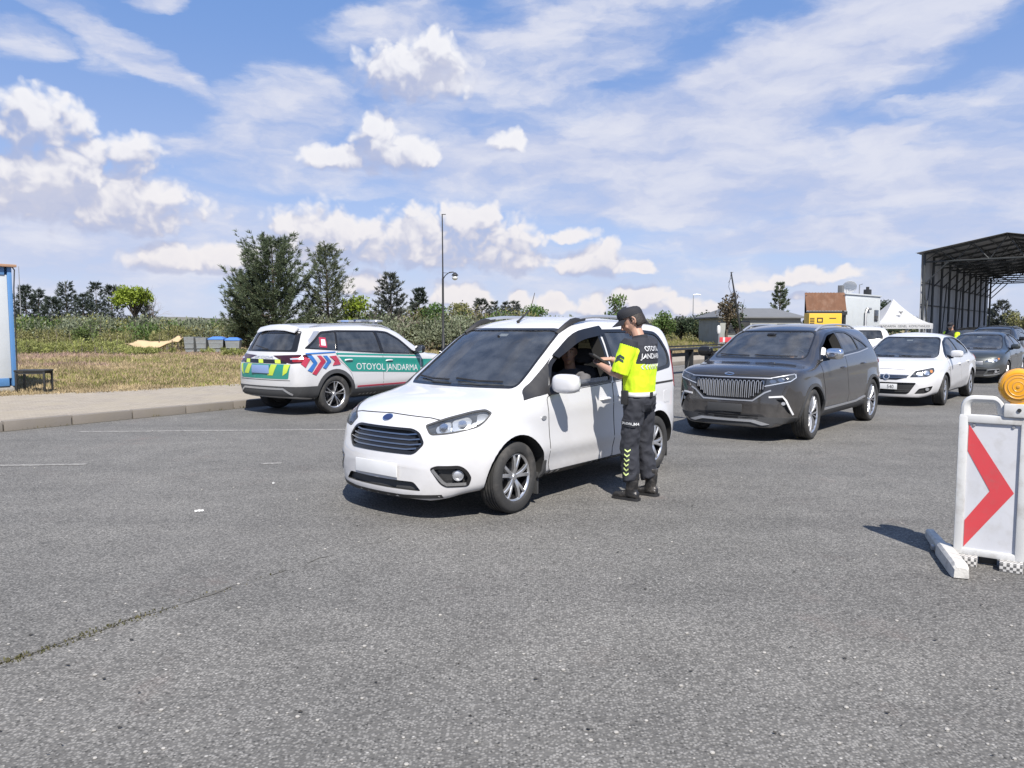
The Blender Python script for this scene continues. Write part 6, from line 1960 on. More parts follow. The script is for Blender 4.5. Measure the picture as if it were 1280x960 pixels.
# ------------------------------------------------------------------ cars farther back: same parts, less detail
def build_far(label, rows, paint, loc, deg, name, cat, rear=False, wb=2.79):
    c = Car(label, cat, name, rows, MAT[paint], wb, .36, (.36, .235, .25, 5, 'five'), .05, loc, hd(deg), .80, .012)
    S = c.skin; c.cavity(-3.2, -.2)
    g1 = rnd([(-.52, 1.12), (-1.0, 1.42), (-1.5, 1.52), (-1.5, 1.15)], [.03, .08, .03, .03]); g2 = rnd([(-1.58, 1.15), (-1.58, 1.525), (-2.5, 1.50), (-2.85, 1.28), (-2.6, 1.19)], [.03, .03, .06, .05, .03])
    c.window(g1, 'L', .26, True, 'glass'); c.window(g2, 'L', .26, True, 'glass_dark')
    c.window(rnd([(-.66, 1.17), (.66, 1.17), (.59, 1.54), (-.59, 1.54)], .08), 'F', .3, False, 'glass', name='windscreen', frame=.02)
    c.window(rnd([(-.58, 1.22), (.58, 1.22), (.52, 1.49), (-.52, 1.49)], .06), 'B', .22, False, 'glass_dark', name='rear_window', frame=.03)
    S.patch('grille', rnd([(-.45, .82), (.45, .82), (.40, .62), (-.40, .62)], .04), 'F', MAT['black_trim'], .004, .01, .06)
    S.patch('headlight', rnd([(.22, .82), (.58, .86), (.60, .78), (.26, .74)], .02), 20, MAT['lamp_white'], .005, .01, .06, both=True)
    S.patch('tail_lamp', rnd([(.58, .86), (.93, .86), (.90, 1.20), (.74, 1.20)], .03), 'B', MAT['lamp_red'], .006, .01, .05)
    S.patch('tail_lamp', rnd(mir([(.58, .86), (.93, .86), (.90, 1.20), (.74, 1.20)]), .03), 'B', MAT['lamp_red'], .006, .01, .05)
    for z_ in (.45,): S.patch('bumper_cladding', [(-.6, .40), (.6, .40), (.6, .30), (-.6, .30)], 'F', MAT['grey_plastic'], .006, .01, .06)
    c.plate('F', (0, .50), 'plate'); c.plate('B', (0, .80), 'plate')
    c.door(rnd([(-.46, .42), (-.46, 1.05), (-1.52, 1.10), (-1.54, .42)], .03), handle=(-1.36, .96))
    c.mirror(-.58, 1.14, size=(.14, .22, .16), paint=MAT['gloss_black'])
    rail_pair(c, -1.0, -3.0, .59, .03, 'gloss_black', .014)
    c.interior(-.2, .80, ((-1.4, .38),), 1)
    c.finish(); c.wheels('far', .82)
    return c
build_far('white SUV with a red tail lamp, mostly hidden behind the dark grey SUV', ROWS_SUV, 'police_white', Vector((14.1, 30.4, 0)), 69, 'white_suv', 'suv')
build_far('black SUV farther back at the right edge, under the canopy hall', ROWS_SUV, 'black_paint', Vector((19.6, 30.6, 0)), -132, 'black_suv', 'suv')
build_far('low black car behind the second officer, under the canopy hall wall', ROWS_CROSS, 'black_paint', Vector((23.2, 38.0, -.02)), -132, 'black_car', 'car', wb=2.89)
drop_wheel_sources()
# ------------------------------------------------------------------ people
MAT['skin'] = simple('skin', (.42, .25, .18), .5, var=.10, vscale=12)
MAT['hair'] = simple('dark_hair', (.018, .014, .012), .6, var=.3, vscale=60, bump=.4, bscale=150)
MAT['uniform'] = simple('dark_uniform_cloth', (.020, .022, .030), .85, var=.25, vscale=7, bump=.3, bscale=300)
MAT['hivis'] = simple('hi_vis_cloth', (.56, .80, .015), .75, var=.10, vscale=8, bump=.2, bscale=300)
MAT['boot'] = simple('boot_leather', (.016, .016, .017), .38, var=.3, vscale=20, dirt=((.16, .14, .12), .35, 14))
MAT['cap'] = simple('cap_cloth', (.012, .013, .018), .8, var=.2, vscale=20, bump=.2, bscale=300)
MAT['belt'] = simple('reflective_belt', (.55, .56, .57), .45, var=.15, vscale=30)
MAT['grey_cloth'] = simple('grey_shirt', (.10, .10, .11), .85, var=.2, vscale=12)
MAT['eye_white'] = simple('eye_white', (.6, .58, .55), .3)
MAT['iris'] = simple('iris', (.02, .013, .01), .2)
MAT['lips'] = simple('lips', (.33, .15, .12), .5)

def blend(mb, name, mats, parent, voxel, smooth=2, wrinkle=0.0, wscale=14, seed=0, stretch=(1, 1, .45), fmat=None):
    """join overlapping closed shapes into one continuous surface"""
    me = bpy.data.meshes.new(name); me.from_pydata(mb.v, [], mb.f); me.update()
    bm = bmesh.new(); bm.from_mesh(me); bmesh.ops.recalc_face_normals(bm, faces=bm.faces[:]); bm.to_mesh(me); bm.free()
    o = bpy.data.objects.new(name, me); COL.objects.link(o)
    md = o.modifiers.new('r', 'REMESH'); md.mode = 'VOXEL'; md.voxel_size = voxel
    if smooth: sm = o.modifiers.new('s', 'SMOOTH'); sm.factor = .5; sm.iterations = smooth
    dg = bpy.context.evaluated_depsgraph_get(); dg.update()
    m2 = bpy.data.meshes.new_from_object(o.evaluated_get(dg), depsgraph=dg)
    o.modifiers.clear(); o.data = m2; bpy.data.meshes.remove(me)
    m2.materials.clear()
    for m in (mats if isinstance(mats, (list, tuple)) else [mats]): m2.materials.append(m)
    if wrinkle:
        nrm = [v.normal.copy() for v in m2.vertices]; off = Vector((seed * 3.1, 0, 0))
        for v, n in zip(m2.vertices, nrm):
            q = Vector((v.co.x * stretch[0], v.co.y * stretch[1], v.co.z / stretch[2])) * wscale * .5 + off
            k = noise.noise(q) * .65 + noise.noise(q * 2.1 + Vector((5, 5, 5))) * .35
            k = (1 - abs(k) * 2.2)            # ridged folds
            v.co += n * wrinkle * (k - .45)
    m2.shade_smooth()
    if parent: o.parent = parent
    if fmat:
        m2.polygons.foreach_set('material_index', np.array([fmat(p.center) for p in m2.polygons], dtype=np.int32))
    return o

def ell_rings(levels, n=20, p=2.3):
    """levels of (cx, cy, z, depth x, width y)"""
    out = []
    for cx, cy, z, rx, ry in levels:
        ring = []
        for k in range(n):
            a = 2 * math.pi * k / n; c, s = math.cos(a), math.sin(a); e = 2 / p
            ring.append((cx + math.copysign(abs(c) ** e, c) * rx, cy + math.copysign(abs(s) ** e, s) * ry, z))
        out.append(ring)
    return out

def hand(mb, wrist, fwd, palm_n, thumb_side, curl=.5, L=.185, spread=.05):
    """palm plus five unequal bent fingers; fwd = pointing direction, palm_n = direction the palm faces"""
    f = fwd.normalized(); n = (palm_n - f * palm_n.dot(f)).normalized(); s = f.cross(n) * thumb_side
    pl = L * .52
    rings = []
    for k, (t, w, th) in enumerate(((0, .028, .020), (.25, .034, .018), (.6, .042, .017), (1.0, .041, .013))):
        c = wrist + f * pl * t; ring = []
        for q in range(12):
            a = 2 * math.pi * q / 12; ring.append(c + s * math.cos(a) * w + n * math.sin(a) * th)
        rings.append(ring)
    mb.rings(rings)
    for k, (off, ln, r) in enumerate(((.031, .073, .0088), (.010, .082, .0092), (-.011, .076, .0088), (-.031, .060, .0078))):
        p = wrist + f * (pl * .93) + s * off; d = (f + s * off * spread * 20).normalized(); pts = [p - f * .02, p]
        for j in range(3):
            a = curl * (.55 + .45 * j); d = (d * math.cos(a) + n * math.sin(a)).normalized()
            p = p + d * ln * (.45, .32, .25)[j]; pts.append(p)
        mb.tube(pts, [r * 1.05, r * 1.05, r, r * .92, r * .75], 8)
    p = wrist + f * pl * .22 + s * .026; d = (f * .62 + s * .75 + n * .25).normalized(); pts = [wrist + f * pl * .12 + s * .008, p]
    for j in range(3):
        p = p + d * (.036, .030, .024)[j]; pts.append(p); d = (d + f * .45 * curl + n * .35 * curl - s * .25).normalized()
    mb.tube(pts, [.014, .014, .0115, .0105, .008], 8)

def head_shapes(mb, M, sc=1.0):
    """skull, jaw, nose, ears, brow, neck stub in head space (x forward, z up, origin at the head centre), placed by M"""
    def T(v): return M @ (Vector(v) * sc)
    lv = [(-.012, .10, .002, .004), (-.010, .097, .035, .03), (-.008, .085, .066, .055), (-.006, .06, .088, .068), (-.002, .03, .098, .0745), (.0, 0, .098, .0755), (.004, -.03, .093, .0715), (.010, -.055, .084, .064), (.020, -.08, .066, .053), (.030, -.10, .046, .040), (.036, -.115, .026, .024), (.038, -.121, .004, .004)]
    rings = []
    for cx, z, rx, ry in lv:
        ring = []
        for k in range(24):
            a = 2 * math.pi * k / 24; c, s = math.cos(a), math.sin(a)
            x = cx + rx * c * (1.0 if c > 0 else 1.02); y = ry * s * (1 - .10 * max(0, c) ** 2)
            ring.append(T((x, y, z)))
        rings.append(ring)
    mb.rings(rings)
    mb.tube([T((.092, 0, .022)), T((.108, 0, -.005)), T((.118, 0, -.026)), T((.098, 0, -.036))], [.008 * sc, .011 * sc, .0145 * sc, .010 * sc], 8)      # nose
    for sg in (1, -1):
        mb.tube([T((.085, sg * .006, .034)), T((.088, sg * .030, .037)), T((.072, sg * .052, .030))], [.010 * sc, .010 * sc, .008 * sc], 8)        # brow
        mb.tube([T((.070, sg * .040, -.022)), T((.056, sg * .054, -.030))], [.020 * sc, .016 * sc], 8)                                                     # cheek
        ear = [T((-.004 + .022 * math.cos(a) , sg * (.078 + .006 * math.sin(a)), -.002 + .032 * math.sin(a))) for a in np.linspace(-1.9, 1.9, 8)]
        ear = [T((-.008 - .020 * math.cos(a), sg * (.079 + .008 * abs(math.cos(a))), .002 + .031 * math.sin(a))) for a in np.linspace(-1.5, 1.5, 8)]
        mb.tube(ear, .0075 * sc, 7); mb.tube([T((.004, sg * .072, -.022)), T((-.006, sg * .079, -.002)), T((-.004, sg * .078, .02))], [.010 * sc, .009 * sc, .008 * sc], 7)
    mb.tube([T((.088, -.022, -.068)), T((.097, 0, -.066)), T((.088, .022, -.068))], [.006 * sc, .0085 * sc, .006 * sc], 7)     # lips area
    mb.tube([T((.074, 0, -.104)), T((.078, 0, -.098))], [.016 * sc, .014 * sc], 8)                                     # chin
def face_parts(M, parent, sc=1.0):
    for sg in (1, -1):
        m = MB(); m.sell(M @ (Vector((.083, sg * .031, .014)) * sc), (.018 * sc, .024 * sc, .013 * sc), 2, 10, 6, M.to_3x3()); m.build('eye', MAT['eye_white'], parent)
        m = MB(); m.sell(M @ (Vector((.0905, sg * .030, .0135)) * sc), (.005 * sc, .011 * sc, .011 * sc), 2, 10, 6, M.to_3x3()); m.build('iris', MAT['iris'], parent)
        m = MB(); m.tube([M @ (Vector((.094, sg * .014, .037)) * sc), M @ (Vector((.096, sg * .030, .042)) * sc), M @ (Vector((.080, sg * .052, .036)) * sc)], [.004, .0055, .003], 6); m.build('eyebrow', MAT['hair'], parent)
    m = MB(); m.tube([M @ (Vector((.089, -.024, -.0675)) * sc), M @ (Vector((.1045, 0, -.0655)) * sc), M @ (Vector((.089, .024, -.0675)) * sc)], [.003, .0055, .003], 6); m.build('mouth', MAT['lips'], parent)

def build_officer(label, loc, rz, detail=True, name='person'):
    root = thing(name, label, 'person', loc, rz)
    V = Vector
    # ---- pose (x forward, y left, z up)
    hipL, hipR = V((-.01, .095, .93)), V((-.01, -.095, .93))
    kneeL, kneeR = V((.035, .115, .50)), V((.01, -.125, .50))
    ankL, ankR = V((.0, .125, .095)), V((-.055, -.155, .095))
    shL, shR = V((.0, .205, 1.445)), V((.0, -.205, 1.445))
    elL, elR = V((.075, .25, 1.165)), V((.16, -.235, 1.20))
    wrL, wrR = V((.325, .135, 1.245)), V((.335, -.06, 1.30))
    neck0, neck1 = V((-.015, 0, 1.45)), V((.035, 0, 1.575))
    hc = V((.072, 0, 1.665))
    HM = Matrix.Translation(hc) @ Matrix.Rotation(R(24), 4, 'Z') @ Matrix.Rotation(R(27), 4, 'Y')
    # ---- body
    b = MB()
    b.rings(ell_rings([(-.01, 0, .84, .06, .08), (-.01, 0, .92, .075, .11), (-.005, 0, 1.03, .07, .11), (0, 0, 1.15, .08, .12), (.0, 0, 1.28, .09, .14), (-.005, 0, 1.40, .085, .15), (-.01, 0, 1.455, .065, .14), (-.012, 0, 1.49, .055, .075)]))
    b.tube([neck0, neck0.lerp(neck1, .5), neck1, hc + V((-.01, 0, -.02))], [.066, .058, .056, .055], 14)
    for h_, k_, a_, sg in ((hipL, kneeL, ankL, 1), (hipR, kneeR, ankR, -1)):
        b.tube([h_ - V((0, 0, .02)), h_.lerp(k_, .5), k_, k_.lerp(a_, .35), a_, a_ - V((0, 0, .05))], [.068, .068, .052, .054, .040, .04], 14)
        b.tube([a_ + V((-.05, 0, -.055)), a_ + V((.05, 0, -.05)), a_ + V((.15, 0, -.065))], [.030, .034, .022], 10)
    for s_, e_, w_ in ((shL, elL, wrL), (shR, elR, wrR)):
        b.tube([s_, s_.lerp(e_, .5), e_, e_.lerp(w_, .4), w_, w_ + (w_ - e_).normalized() * .02], [.056, .048, .042, .041, .029, .028], 12)
    head_shapes(b, HM, 1.06)
    if detail:
        hand(b, wrL, V((.75, -.55, .12)), V((-.1, -.25, 1)), 1, .35)      # supports the tablet from below
        hand(b, wrR, V((.55, .70, .02)), V((.2, -.1, -1)), -1, .45)   # taps on the screen
    else:
        hand(b, wrL, V((.75, -.55, .12)), V((-.1, -.25, 1)), 1, .35); hand(b, wrR, V((.55, .7, .02)), V((.2, -.1, -1)), -1, .45)
    blend(b, 'body', MAT['skin'], root, .0052 if detail else .010, 3)
    face_parts(HM, root, 1.06)
    # ---- hair at the back and sides, cap
    hr = MB()
    rings = []
    for z, k in ((.055, 1.025), (.03, 1.035), (.0, 1.045), (-.03, 1.03), (-.052, .99), (-.062, .93)):
        ring = []
        for a in np.linspace(R(82 if z > -.02 else 100), R(278 if z > -.02 else 260), 18):
            ring.append(HM @ (V((-.002 + .099 * k * math.cos(a), .0765 * k * math.sin(a), z)) * 1.06))
        rings.append(ring)
    nv = len(rings[0]); vs = [p for r in rings for p in r]; fs = [(i * nv + k, i * nv + k + 1, (i + 1) * nv + k + 1, (i + 1) * nv + k) for i in range(len(rings) - 1) for k in range(nv - 1)]
    hob = mk('hair', vs, fs, MAT['hair'], root, smooth=True); md = hob.modifiers.new('thick', 'SOLIDIFY'); md.thickness = .006; md.offset = -1
    cp = MB()
    prof = [(.045, 1.10, 0), (.070, 1.11, 0), (.095, 1.06, .002), (.115, .90, .004), (.128, .62, .004), (.133, .30, .002), (.134, .02, 0)]
    rings = [[HM @ (V((-.001 + .100 * k * math.cos(a) * (1.03 if math.cos(a) > 0 else 1), .079 * k * math.sin(a), z + .012 * math.cos(a))) * 1.06) for a in np.linspace(0, 2 * math.pi, 28, endpoint=False)] for z, k, _ in prof]
    cp.rings(rings)
    cap = cp.build('cap', MAT['cap'], root, angle=50)
    bl = MB()
    top, bot = [], []
    for i, t in enumerate(np.linspace(-1, 1, 11)):
        a = t * R(62); x0, y0 = .107 * math.cos(a), .086 * math.sin(a); ext = .080 * math.cos(t * 1.25) ** .7
        zz = .052 - .020 * (t * t)
        top.append((HM @ (V((x0, y0, zz + .006)) * 1.06), HM @ (V((x0 + ext, y0 * 1.04, zz - .016 - .010 * t * t)) * 1.06)))
    for i in range(10):
        (a, b_), (c, d) = top[i], top[i + 1]; dn = HM.to_3x3() @ V((0, 0, -.005))
        bl.add([a, b_, d, c, a + dn, b_ + dn, d + dn, c + dn], [(0, 1, 2, 3), (7, 6, 5, 4), (0, 4, 5, 1), (1, 5, 6, 2), (2, 6, 7, 3), (3, 7, 4, 0)])
    bl.build('cap_visor', MAT['cap'], cap)
    if detail:
        nm = MB(); nm.sell(HM @ (V((-.001, 0, .141)) * 1.06), (.016, .016, .008), 2, 10, 6); nm.build('cap_button', MAT['cap'], cap)
    # ---- trousers
    t = MB()
    t.rings(ell_rings([(-.01, 0, .83, .092, .130), (-.012, 0, .90, .128, .182), (-.01, 0, .965, .126, .178), (-.005, 0, 1.01, .118, .168)]))
    for h_, k_, a_, sg in ((hipL, kneeL, ankL, 1), (hipR, kneeR, ankR, -1)):
        t.tube([h_ + V((0, 0, .02)), h_.lerp(k_, .35), h_.lerp(k_, .7), k_, k_.lerp(a_, .3), k_.lerp(a_, .62), k_.lerp(a_, .80), a_ + V((0, 0, .10))], [.100, .098, .090, .084, .084, .080, .078, .056], 18)
    tro = blend(t, 'trousers', MAT['uniform'], root, .009, 3, .013, 17, 2, (1.2, 1.2, .9))
    # ---- boots
    for a_, sg in ((ankL, 1), (ankR, -1)):
        bt = MB()
        bt.tube([a_ + V((-.01, 0, .17)), a_ + V((-.008, 0, .06)), a_ + V((0, 0, .0)), a_ + V((.01, 0, -.05))], [.060, .056, .054, .052], 14)
        bt.rings([[(a_.x + cx + .0, a_.y + math.sin(q) * ry, a_.z + cz + math.cos(q) * rz_) for q in np.linspace(0, 6.283, 14, endpoint=False)] for cx, cz, ry, rz_ in ((-.075, -.05, .010, .02), (-.066, -.045, .036, .040), (-.02, -.038, .043, .052), (.05, -.045, .044, .046), (.12, -.056, .047, .034), (.17, -.062, .040, .028), (.195, -.066, .012, .012))])
        o = blend(bt, 'boot', MAT['boot'], root, .008, 3, .004, 40, 5)
        sl_ = MB(); pts = [(a_.x + x, a_.y + y) for x, y in ((-.082, -.03), (-.06, -.044), (.0, -.046), (.06, -.044), (.13, -.05), (.18, -.04), (.205, 0), (.18, .04), (.13, .05), (.06, .044), (0, .046), (-.06, .044), (-.082, .03))]
        sl_.prism(pts, a_.z - .095, a_.z - .070); sl_.build('sole', MAT['black_trim'], o)
    # ---- shirt with short sleeves
    s = MB()
    s.rings(ell_rings([(-.006, 0, .985, .124, .178), (-.004, 0, 1.06, .130, .184), (.0, 0, 1.16, .136, .192), (.002, 0, 1.28, .146, .208), (-.004, 0, 1.38, .136, .220), (-.010, 0, 1.445, .104, .206), (-.014, 0, 1.487, .076, .116), (-.010, 0, 1.51, .066, .070)]))
    slv = []
    for s_, e_ in ((shL, elL), (shR, elR)):
        d = (e_ - s_)
        s.tube([s_ - d * .18 + V((0, 0, .0)), s_, s_ + d * .4, s_ + d * .72, s_ + d * .93], [.062, .082, .082, .082, .079], 16); slv.append((s_, e_))
    def shirt_mat(c):
        for s_, e_ in slv:
            d = e_ - s_; q = max(0.0, min(1.0, (c - s_).dot(d) / d.length_squared)); dist = (c - (s_ + d * q)).length
            if dist < .108 and abs(c.y) > .176 and q > .02: return 1
        zz = 1.285 - .02 * math.cos(c.y * 6)
        return 0 if c.z > zz else 1
    sh = blend(s, 'shirt', [MAT['uniform'], MAT['hivis']], root, .0062, 3, .010, 15, 4, (1, 1, 1.4), shirt_mat)
    col_ = MB(); col_.rings([[V((-.004 + .070 * k * math.cos(a), .066 * k * math.sin(a), z - .012 * math.cos(a))) for a in np.linspace(0, 6.283, 20, endpoint=False)] for z, k in ((1.495, 1.06), (1.53, 1.0), (1.532, .93), (1.495, .95))]); col_.build('collar', MAT['uniform'], sh)
    K = Skin(sh.data, root); KT = Skin(tro.data, root)
    # reflective chevron band, back print, sleeve badge
    for k in range(9):
        y = -.17 + .0375 * k
        for vw in ('B',):
            K.patch('chevron', [(y, 1.225), (y + .018, 1.248), (y, 1.271), (y + .014, 1.271), (y + .032, 1.248), (y + .014, 1.225)], vw, MAT['belt'], .004, .003, .02, parent=sh)
    K.text('OTOYOL', 'B', (0, 1.410), .043, MAT['white_letter'], 'back_print', sh, .008, flip=-1, weight=.02, stretch=1.0)
    K.text('JANDARMA', 'B', (0, 1.345), .046, MAT['white_letter'], 'back_print', sh, .008, flip=-1, weight=.02, stretch=.98)
    MAT['badge_dark'] = MAT.get('badge_dark') or simple('rank_badge', (.03, .045, .05), .7)
    for dz in (0, .030): K.patch('rank_badge', [(-.005 + dz * .25, 1.34 - dz), (.035 + dz * .25, 1.362 - dz), (.075 + dz * .25, 1.34 - dz), (.075 + dz * .25, 1.318 - dz), (.035 + dz * .25, 1.34 - dz), (-.005 + dz * .25, 1.318 - dz)], 'L', MAT['badge_dark'], .005, .003, .02, parent=sh)
    # belt, radio, holster
    bl = MB(); bl.rings(ell_rings([(-.006, 0, .968, .134, .186), (-.006, 0, .972, .139, .192), (-.006, 0, 1.006, .137, .190), (-.006, 0, 1.010, .132, .184)]))
    be = bl.build('belt', MAT['belt'], root, angle=60)
    bk = MB(); bk.box((-.144, .03, .989), (.010, .05, .046), bev=.004); bk.build('belt_keeper', MAT['black_trim'], be)
    ra = MB(); ra.box((.035, .212, .965), (.065, .034, .13), bev=.008); ra.tube([(.058, .214, 1.02), (.06, .217, 1.14)], [.008, .005], 8); ra.build('radio', MAT['black_trim'], root)
    ho = MB(); ho.sell((-.0, -.21, .90), (.09, .05, .20), 3.5); ho.build('holster', MAT['black_trim'], root)
    # pockets, leg print, reflective leg chevrons
    KT.patch('pocket_flap', rnd([(-.055, .748), (.062, .764), (.062, .704), (-.055, .688)], .01), 'L', MAT['uniform'], .010, .014, .02, parent=tro)
    KT.text('JANDARMA', 'L', (-.008, .727), .024, MAT['white_letter'], 'leg_print', tro, .015, flip=-1, weight=.02, tilt=6, stretch=.78)
    KT.patch('back_pocket', rnd([(.02, .90), (.13, .90), (.13, .84), (.075, .825), (.02, .84)], .01), 'B', MAT['uniform'], .006, .009, .02, parent=tro)
    KT.patch('back_pocket', rnd([(-.02, .90), (-.13, .90), (-.13, .84), (-.075, .825), (-.02, .84)], .01), 'B', MAT['uniform'], .006, .009, .02, parent=tro)
    for k in range(6):
        z = .475 - .044 * k; x = .012 + .002 * k
        KT.patch('leg_chevron', [(x - .026, z), (x - .005, z - .018), (x + .020, z + .002), (x + .020, z + .014), (x - .005, z - .004), (x - .026, z + .014)], 'L', MAT['lime_reflect'], .007, .004, .02, parent=tro)
    return root, wrL, wrR

MAT['lime_reflect'] = simple('lime_reflective', (.55, .66, .26), .5)
OFF_POS = gp(797, 622); OFF_POS.z = 0
OFF_RZ = R(143)
officer, wl, wr_ = build_officer('person in black and neon yellow uniform and cap holding a tablet at the van window', OFF_POS, OFF_RZ)
# tablet in the hands: a thing of its own
def build_tablet():
    M = officer_matrix = Matrix.Translation(OFF_POS) @ Matrix.Rotation(OFF_RZ, 4, 'Z')
    c = Vector((.405, .045, 1.300)); t = thing('tablet', 'black tablet computer held in the hands of the policeman', 'tablet', M @ c, 0)
    t.rotation_euler = (Matrix.Rotation(R(183), 4, 'Z') @ Matrix.Rotation(R(-33), 4, 'Y')).to_euler()
    m = MB(); m.box((0, 0, 0), (.19, .265, .020), bev=.006); m.build('case', MAT['black_trim'], t)
    m = MB(); m.box((0, 0, .0108), (.160, .235, .002)); m.build('screen', MAT['gloss_black'], t)
build_tablet()
far_pos = at(1190, 410, 25.5); far_pos.z = 0
build_officer('person in dark cap and neon yellow vest standing between the white saloon and dark saloon', far_pos, R(200), False)

def build_driver(car, label, x, y, zseat, shirt='grey_cloth', turn=35):
    """seated person: torso, arms on the wheel, head turned to the open window"""
    M = Matrix.Translation(car.root.location) @ Matrix.Rotation(car.root.rotation_euler.z, 4, 'Z')
    root = thing('person', label, 'person', M @ Vector((x, y, zseat)), car.root.rotation_euler.z)
    V = Vector; b = MB()
    b.rings(ell_rings([(0, 0, .0, .12, .17), (-.02, 0, .15, .115, .16), (-.05, 0, .32, .12, .175), (-.07, 0, .46, .11, .18), (-.08, 0, .53, .08, .15), (-.08, 0, .57, .055, .07)]))
    b.tube([V((-.08, 0, .53)), V((-.05, 0, .65)), V((-.04, 0, .70))], [.062, .056, .054], 12)
    for sg in (1, -1):
        sh, el, wr = V((-.07, sg * .18, .50)), V((.12, sg * .24, .27)), V((.36, sg * .14, .36))
        b.tube([sh, sh.lerp(el, .5), el, el.lerp(wr, .4), wr], [.055, .048, .042, .04, .029], 12)
        hand(b, wr, V((.7, -sg * .3, .35)), V((.3, -sg * .6, -.6)), sg, .9)
        b.tube([V((0, sg * .09, .03)), V((.30, sg * .12, .06)), V((.46, sg * .12, .02))], [.09, .075, .055], 12)
    HM = Matrix.Translation(V((-.03, 0, .745))) @ Matrix.Rotation(R(turn), 4, 'Z') @ Matrix.Rotation(R(4), 4, 'Y')
    head_shapes(b, HM, 1.03); blend(b, 'body', MAT['skin'], root, .009, 3); face_parts(HM, root, 1.03)
    h = MB(); h.rings([[HM @ (V((-.004 + .1 * k * math.cos(a), .078 * k * math.sin(a), z + .018 * math.cos(a) * (1 if z < .08 else 0))) * 1.04) for a in np.linspace(0, 6.283, 22, endpoint=False)] for z, k in ((.045, 1.03), (.07, .99), (.09, .80), (.104, .5), (.108, .05))]); h.build('hair', MAT['hair'], root)
    s = MB(); s.rings(ell_rings([(0, 0, -.01, .13, .18), (-.02, 0, .15, .125, .17), (-.05, 0, .32, .132, .186), (-.07, 0, .46, .122, .192), (-.08, 0, .535, .085, .155), (-.08, 0, .575, .066, .076)]))
    for sg in (1, -1):
        sh, el = V((-.07, sg * .18, .50)), V((.12, sg * .24, .27)); s.tube([sh, sh.lerp(el, .5), sh.lerp(el, .85)], [.068, .064, .060], 12)
    blend(s, 'shirt', MAT[shirt], root, .011, 3, .006, 15, 3)
    return root
build_driver(VAN, 'person driving the white van, looking out of its open window', -1.44, .40, .60, turn=32)
build_driver(GREY, 'person driving the dark grey SUV, behind its open window', -1.25, .40, .76, 'plate', turn=15)
# ------------------------------------------------------------------ chevron board with its flashing lamp
MAT['sign_white'] = simple('sign_plastic', (.52, .525, .52), .45, var=.06, vscale=4, dirt=((.28, .26, .23), .75, 7))
MAT['sign_face'] = simple('sign_sheeting', (.50, .51, .54), .35, var=.10, vscale=7, dirt=((.36, .35, .33), .4, 11))
MAT['sign_red'] = simple('sign_red', (.52, .055, .065), .38, var=.10, vscale=8, dirt=((.36, .10, .10), .6, 12))
MAT['worn_wood'] = simple('painted_bar', (.50, .49, .46), .7, var=.15, vscale=9, bump=.3, bscale=80, dirt=((.2, .19, .18), .7, 12))
MAT['amber_lens2'] = simple('amber_lens_ring', (.72, .33, .012), .15, coat=.8)
MAT['amber_inner'] = simple('amber_inner', (.55, .27, .05), .3, coat=.5, var=.2, vscale=25)
MAT['reflect_strip'] = simple('striped_foot', (.5, .5, .5), .5)
def checker_mat():
    m, nt, b, out = new_mat('chequer_tread'); tc = nt.nodes.new('ShaderNodeTexCoord'); ck = nt.nodes.new('ShaderNodeTexChecker'); ck.inputs['Scale'].default_value = 55
    ck.inputs['Color1'].default_value = (.55, .54, .52, 1); ck.inputs['Color2'].default_value = (.10, .10, .10, 1)
    nt.links.new(tc.outputs['Object'], ck.inputs['Vector']); nt.links.new(ck.outputs[0], b.inputs['Base Color']); b.inputs['Roughness'].default_value = .7
    return m
MAT['chequer'] = checker_mat()
